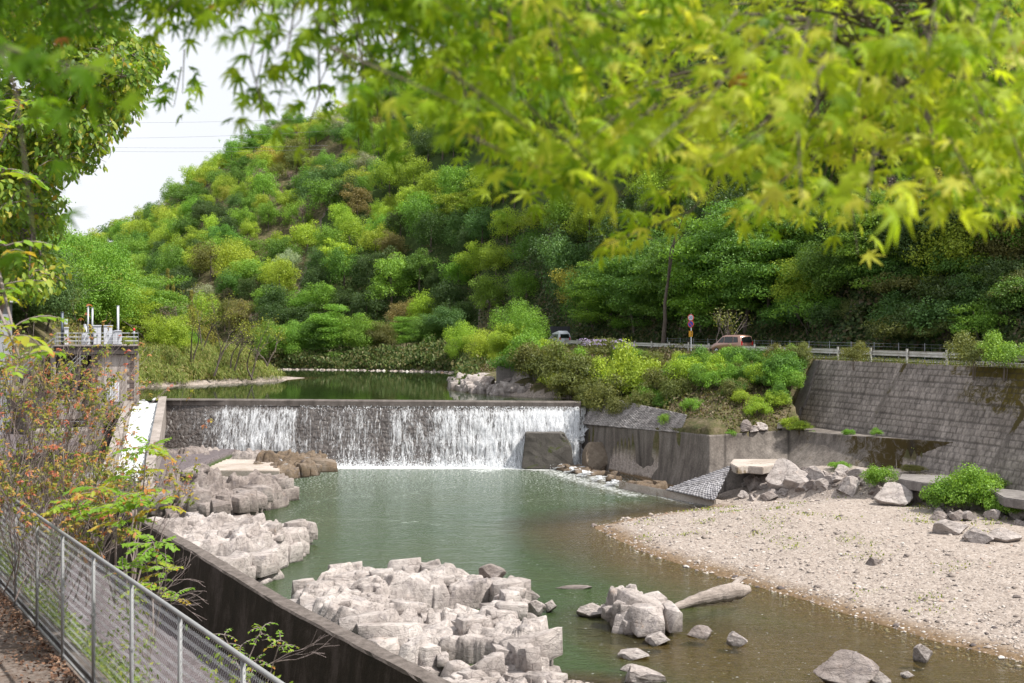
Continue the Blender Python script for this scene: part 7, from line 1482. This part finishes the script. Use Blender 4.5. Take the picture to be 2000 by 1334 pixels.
# red-tipped shrubs crowding behind the fence
g = np.random.default_rng(33)
def redtip(px, py_base, Yv, hgt, nst, label, lean=.25, seed=0):
    g = np.random.default_rng(seed); x = (px - CX) / FPX * Yv; zb = P(px, py_base, Yv)[2]; root = empty('red_tipped_shrub', (x, Yv, zb), label=label, cat='shrub', group='red-tipped shrubs behind the fence'); b = MB(); tips = []
    for k in range(nst): grow(b, (g.normal(0, .45), g.normal(0, .4), -.2), unit(np.array([lean + g.normal(0, .42), g.normal(0, .35), 1.0])), hgt * g.uniform(.32, .55), .014, 3, g, tips, .22, (2, 3), .42, .22, 5, .74, .0035)
    b.build('stem', M_barkp, root); n = 5; T = np.repeat(np.array([t_[0] for t_ in tips]), n, 0); a = g.normal(0, 1, (len(T), 3)) + (0, 0, .35); C = T + unit(a) * .035; r_ = np.clip(np.repeat(g.random(len(tips)) ** 1.25, n) * .92 + g.normal(0, .06, len(T)), 0, 1)
    kz = np.repeat(g.random(len(tips)) < .72, n); link('foliage', leaves('foliage', C[kz], a[kz] * .3 + (0, -.4, .8), g.uniform(.05, .092, kz.sum()), ELL, a[kz], .3, r_[kz]), M_redtip, root)
for i, (px, yb, Yv, hg, ns, lb) in enumerate([(20, 1010, 22, 2.9, 17, 'red-tipped shrub at the photo edge behind the fence'), (70, 1030, 21, 3.0, 17, 'red-tipped shrub next to the photo edge one, below the grey screen'), (90, 1020, 23, 2.7, 17, 'tall red-tipped shrub in front of the low platform'),
    (125, 1075, 22, 1.9, 14, 'red-tipped shrub in front of the tower arch'), (178, 1100, 20, 1.5, 12, 'low red-tipped shrub nearest the chute'), (45, 1120, 19.5, 2.2, 15, 'red-tipped shrub pressed against the far fence bays'),
    (120, 1120, 18.5, 1.9, 14, 'red-tipped shrub behind the third fence post'), (-30, 1000, 21, 2.8, 14, 'red-tipped shrub mostly outside the left photo edge'), (150, 1150, 18, 1.4, 10, 'red-tipped shrub tangled with the compound-leaved saplings')]):
    redtip(px, yb, Yv, hg, ns, lb, .28, 50 + i)
# dry twigs over the dark wall
g = np.random.default_rng(8); b = MB(); tips = []
for k in range(7): grow(b, (0, 0, 0), unit(np.array([.9, g.normal(0, .3), .45 + g.normal(0, .25)])), .34, .007, 2, g, tips, .3, (2, 3), .5, .1, 5, .75, .0018)
o = b.build('dry_twigs', M_barkp, None, label='bare dry twigs reaching over the dark wall below the saplings', cat='twigs'); o.location = P(300, 1175, 13.5)
b = MB(); tips = []
for k in range(3): grow(b, (0, 0, 0), unit(np.array([.9, g.normal(0, .2), .45])), .3, .005, 2, g, tips, .3, (2, 2), .4, .1, 5, .75, .0018)
o = b.build('dry_twigs', M_barkp, None, label='few bare dry twigs beside the small leafy bush near the photo bottom', cat='twigs'); o.location = P(520, 1300, 11)
# creepers and weeds on the slope below the fence
n = 60000; cf_ = 4.6 + g.exponential(1.9, n); z = g.uniform(8, 34, n); x = cf_ - .6526 * z; kz = (fbm(x, z, .45, 3) + g.normal(0, .12, n) > -.02) & (cf_ < 12); x, z = x[kz], z[kz]
A = np.column_stack([x, z, H(x, z) + g.random(len(x)) ** 1.4 * .7]); carpet('creepers', A, np.zeros_like(A) + (0, -.5, .8), g.uniform(.05, .11, len(x)), [(0, (.09, .16, .02)), (.6, (.20, .30, .035)), (1, (.32, .36, .05))], 'light green creepers and weeds on the slope below the fence', ELL, None, .6, .45)
n = 9000; z = g.uniform(8.5, 24, n); cf_ = 4.26 + g.uniform(.02, .5, n); x = cf_ - .6526 * z; kz = (vn(z * 1.2, z * 0 + 4) + g.normal(0, .1, n) > .55); x, z = x[kz], z[kz]
A = np.column_stack([x, z, 6.8 + g.random(len(x)) ** 1.6 * 1.5]); carpet('creepers', A, np.zeros_like(A) + (0, -.8, .4), g.uniform(.04, .08, len(x)), [(0, (.12, .20, .02)), (.6, (.24, .34, .04)), (1, (.36, .38, .05))], 'leafy creepers climbing the back of the chain-link fence', ELL, None, .6, .5)
n = 42000; x = g.uniform(-36, -19, n); z = g.uniform(50, 96, n); kz = ((x + .6526 * z) < 26) & (fbm(x, z, .2, 3) > -.08); x, z = x[kz], z[kz]; A = np.column_stack([x, z, H(x, z) + g.random(len(x)) ** 1.5 * 1.3]); carpet('undergrowth', A, np.zeros_like(A) + (0, -.5, .8), g.uniform(.1, .22, len(x)), [(0, (.05, .07, .02)), (.5, (.12, .14, .04)), (1, (.22, .17, .10))], 'scrubby weeds on the waste ground between channel and tower', DIA, (0, 0, 1), .6)
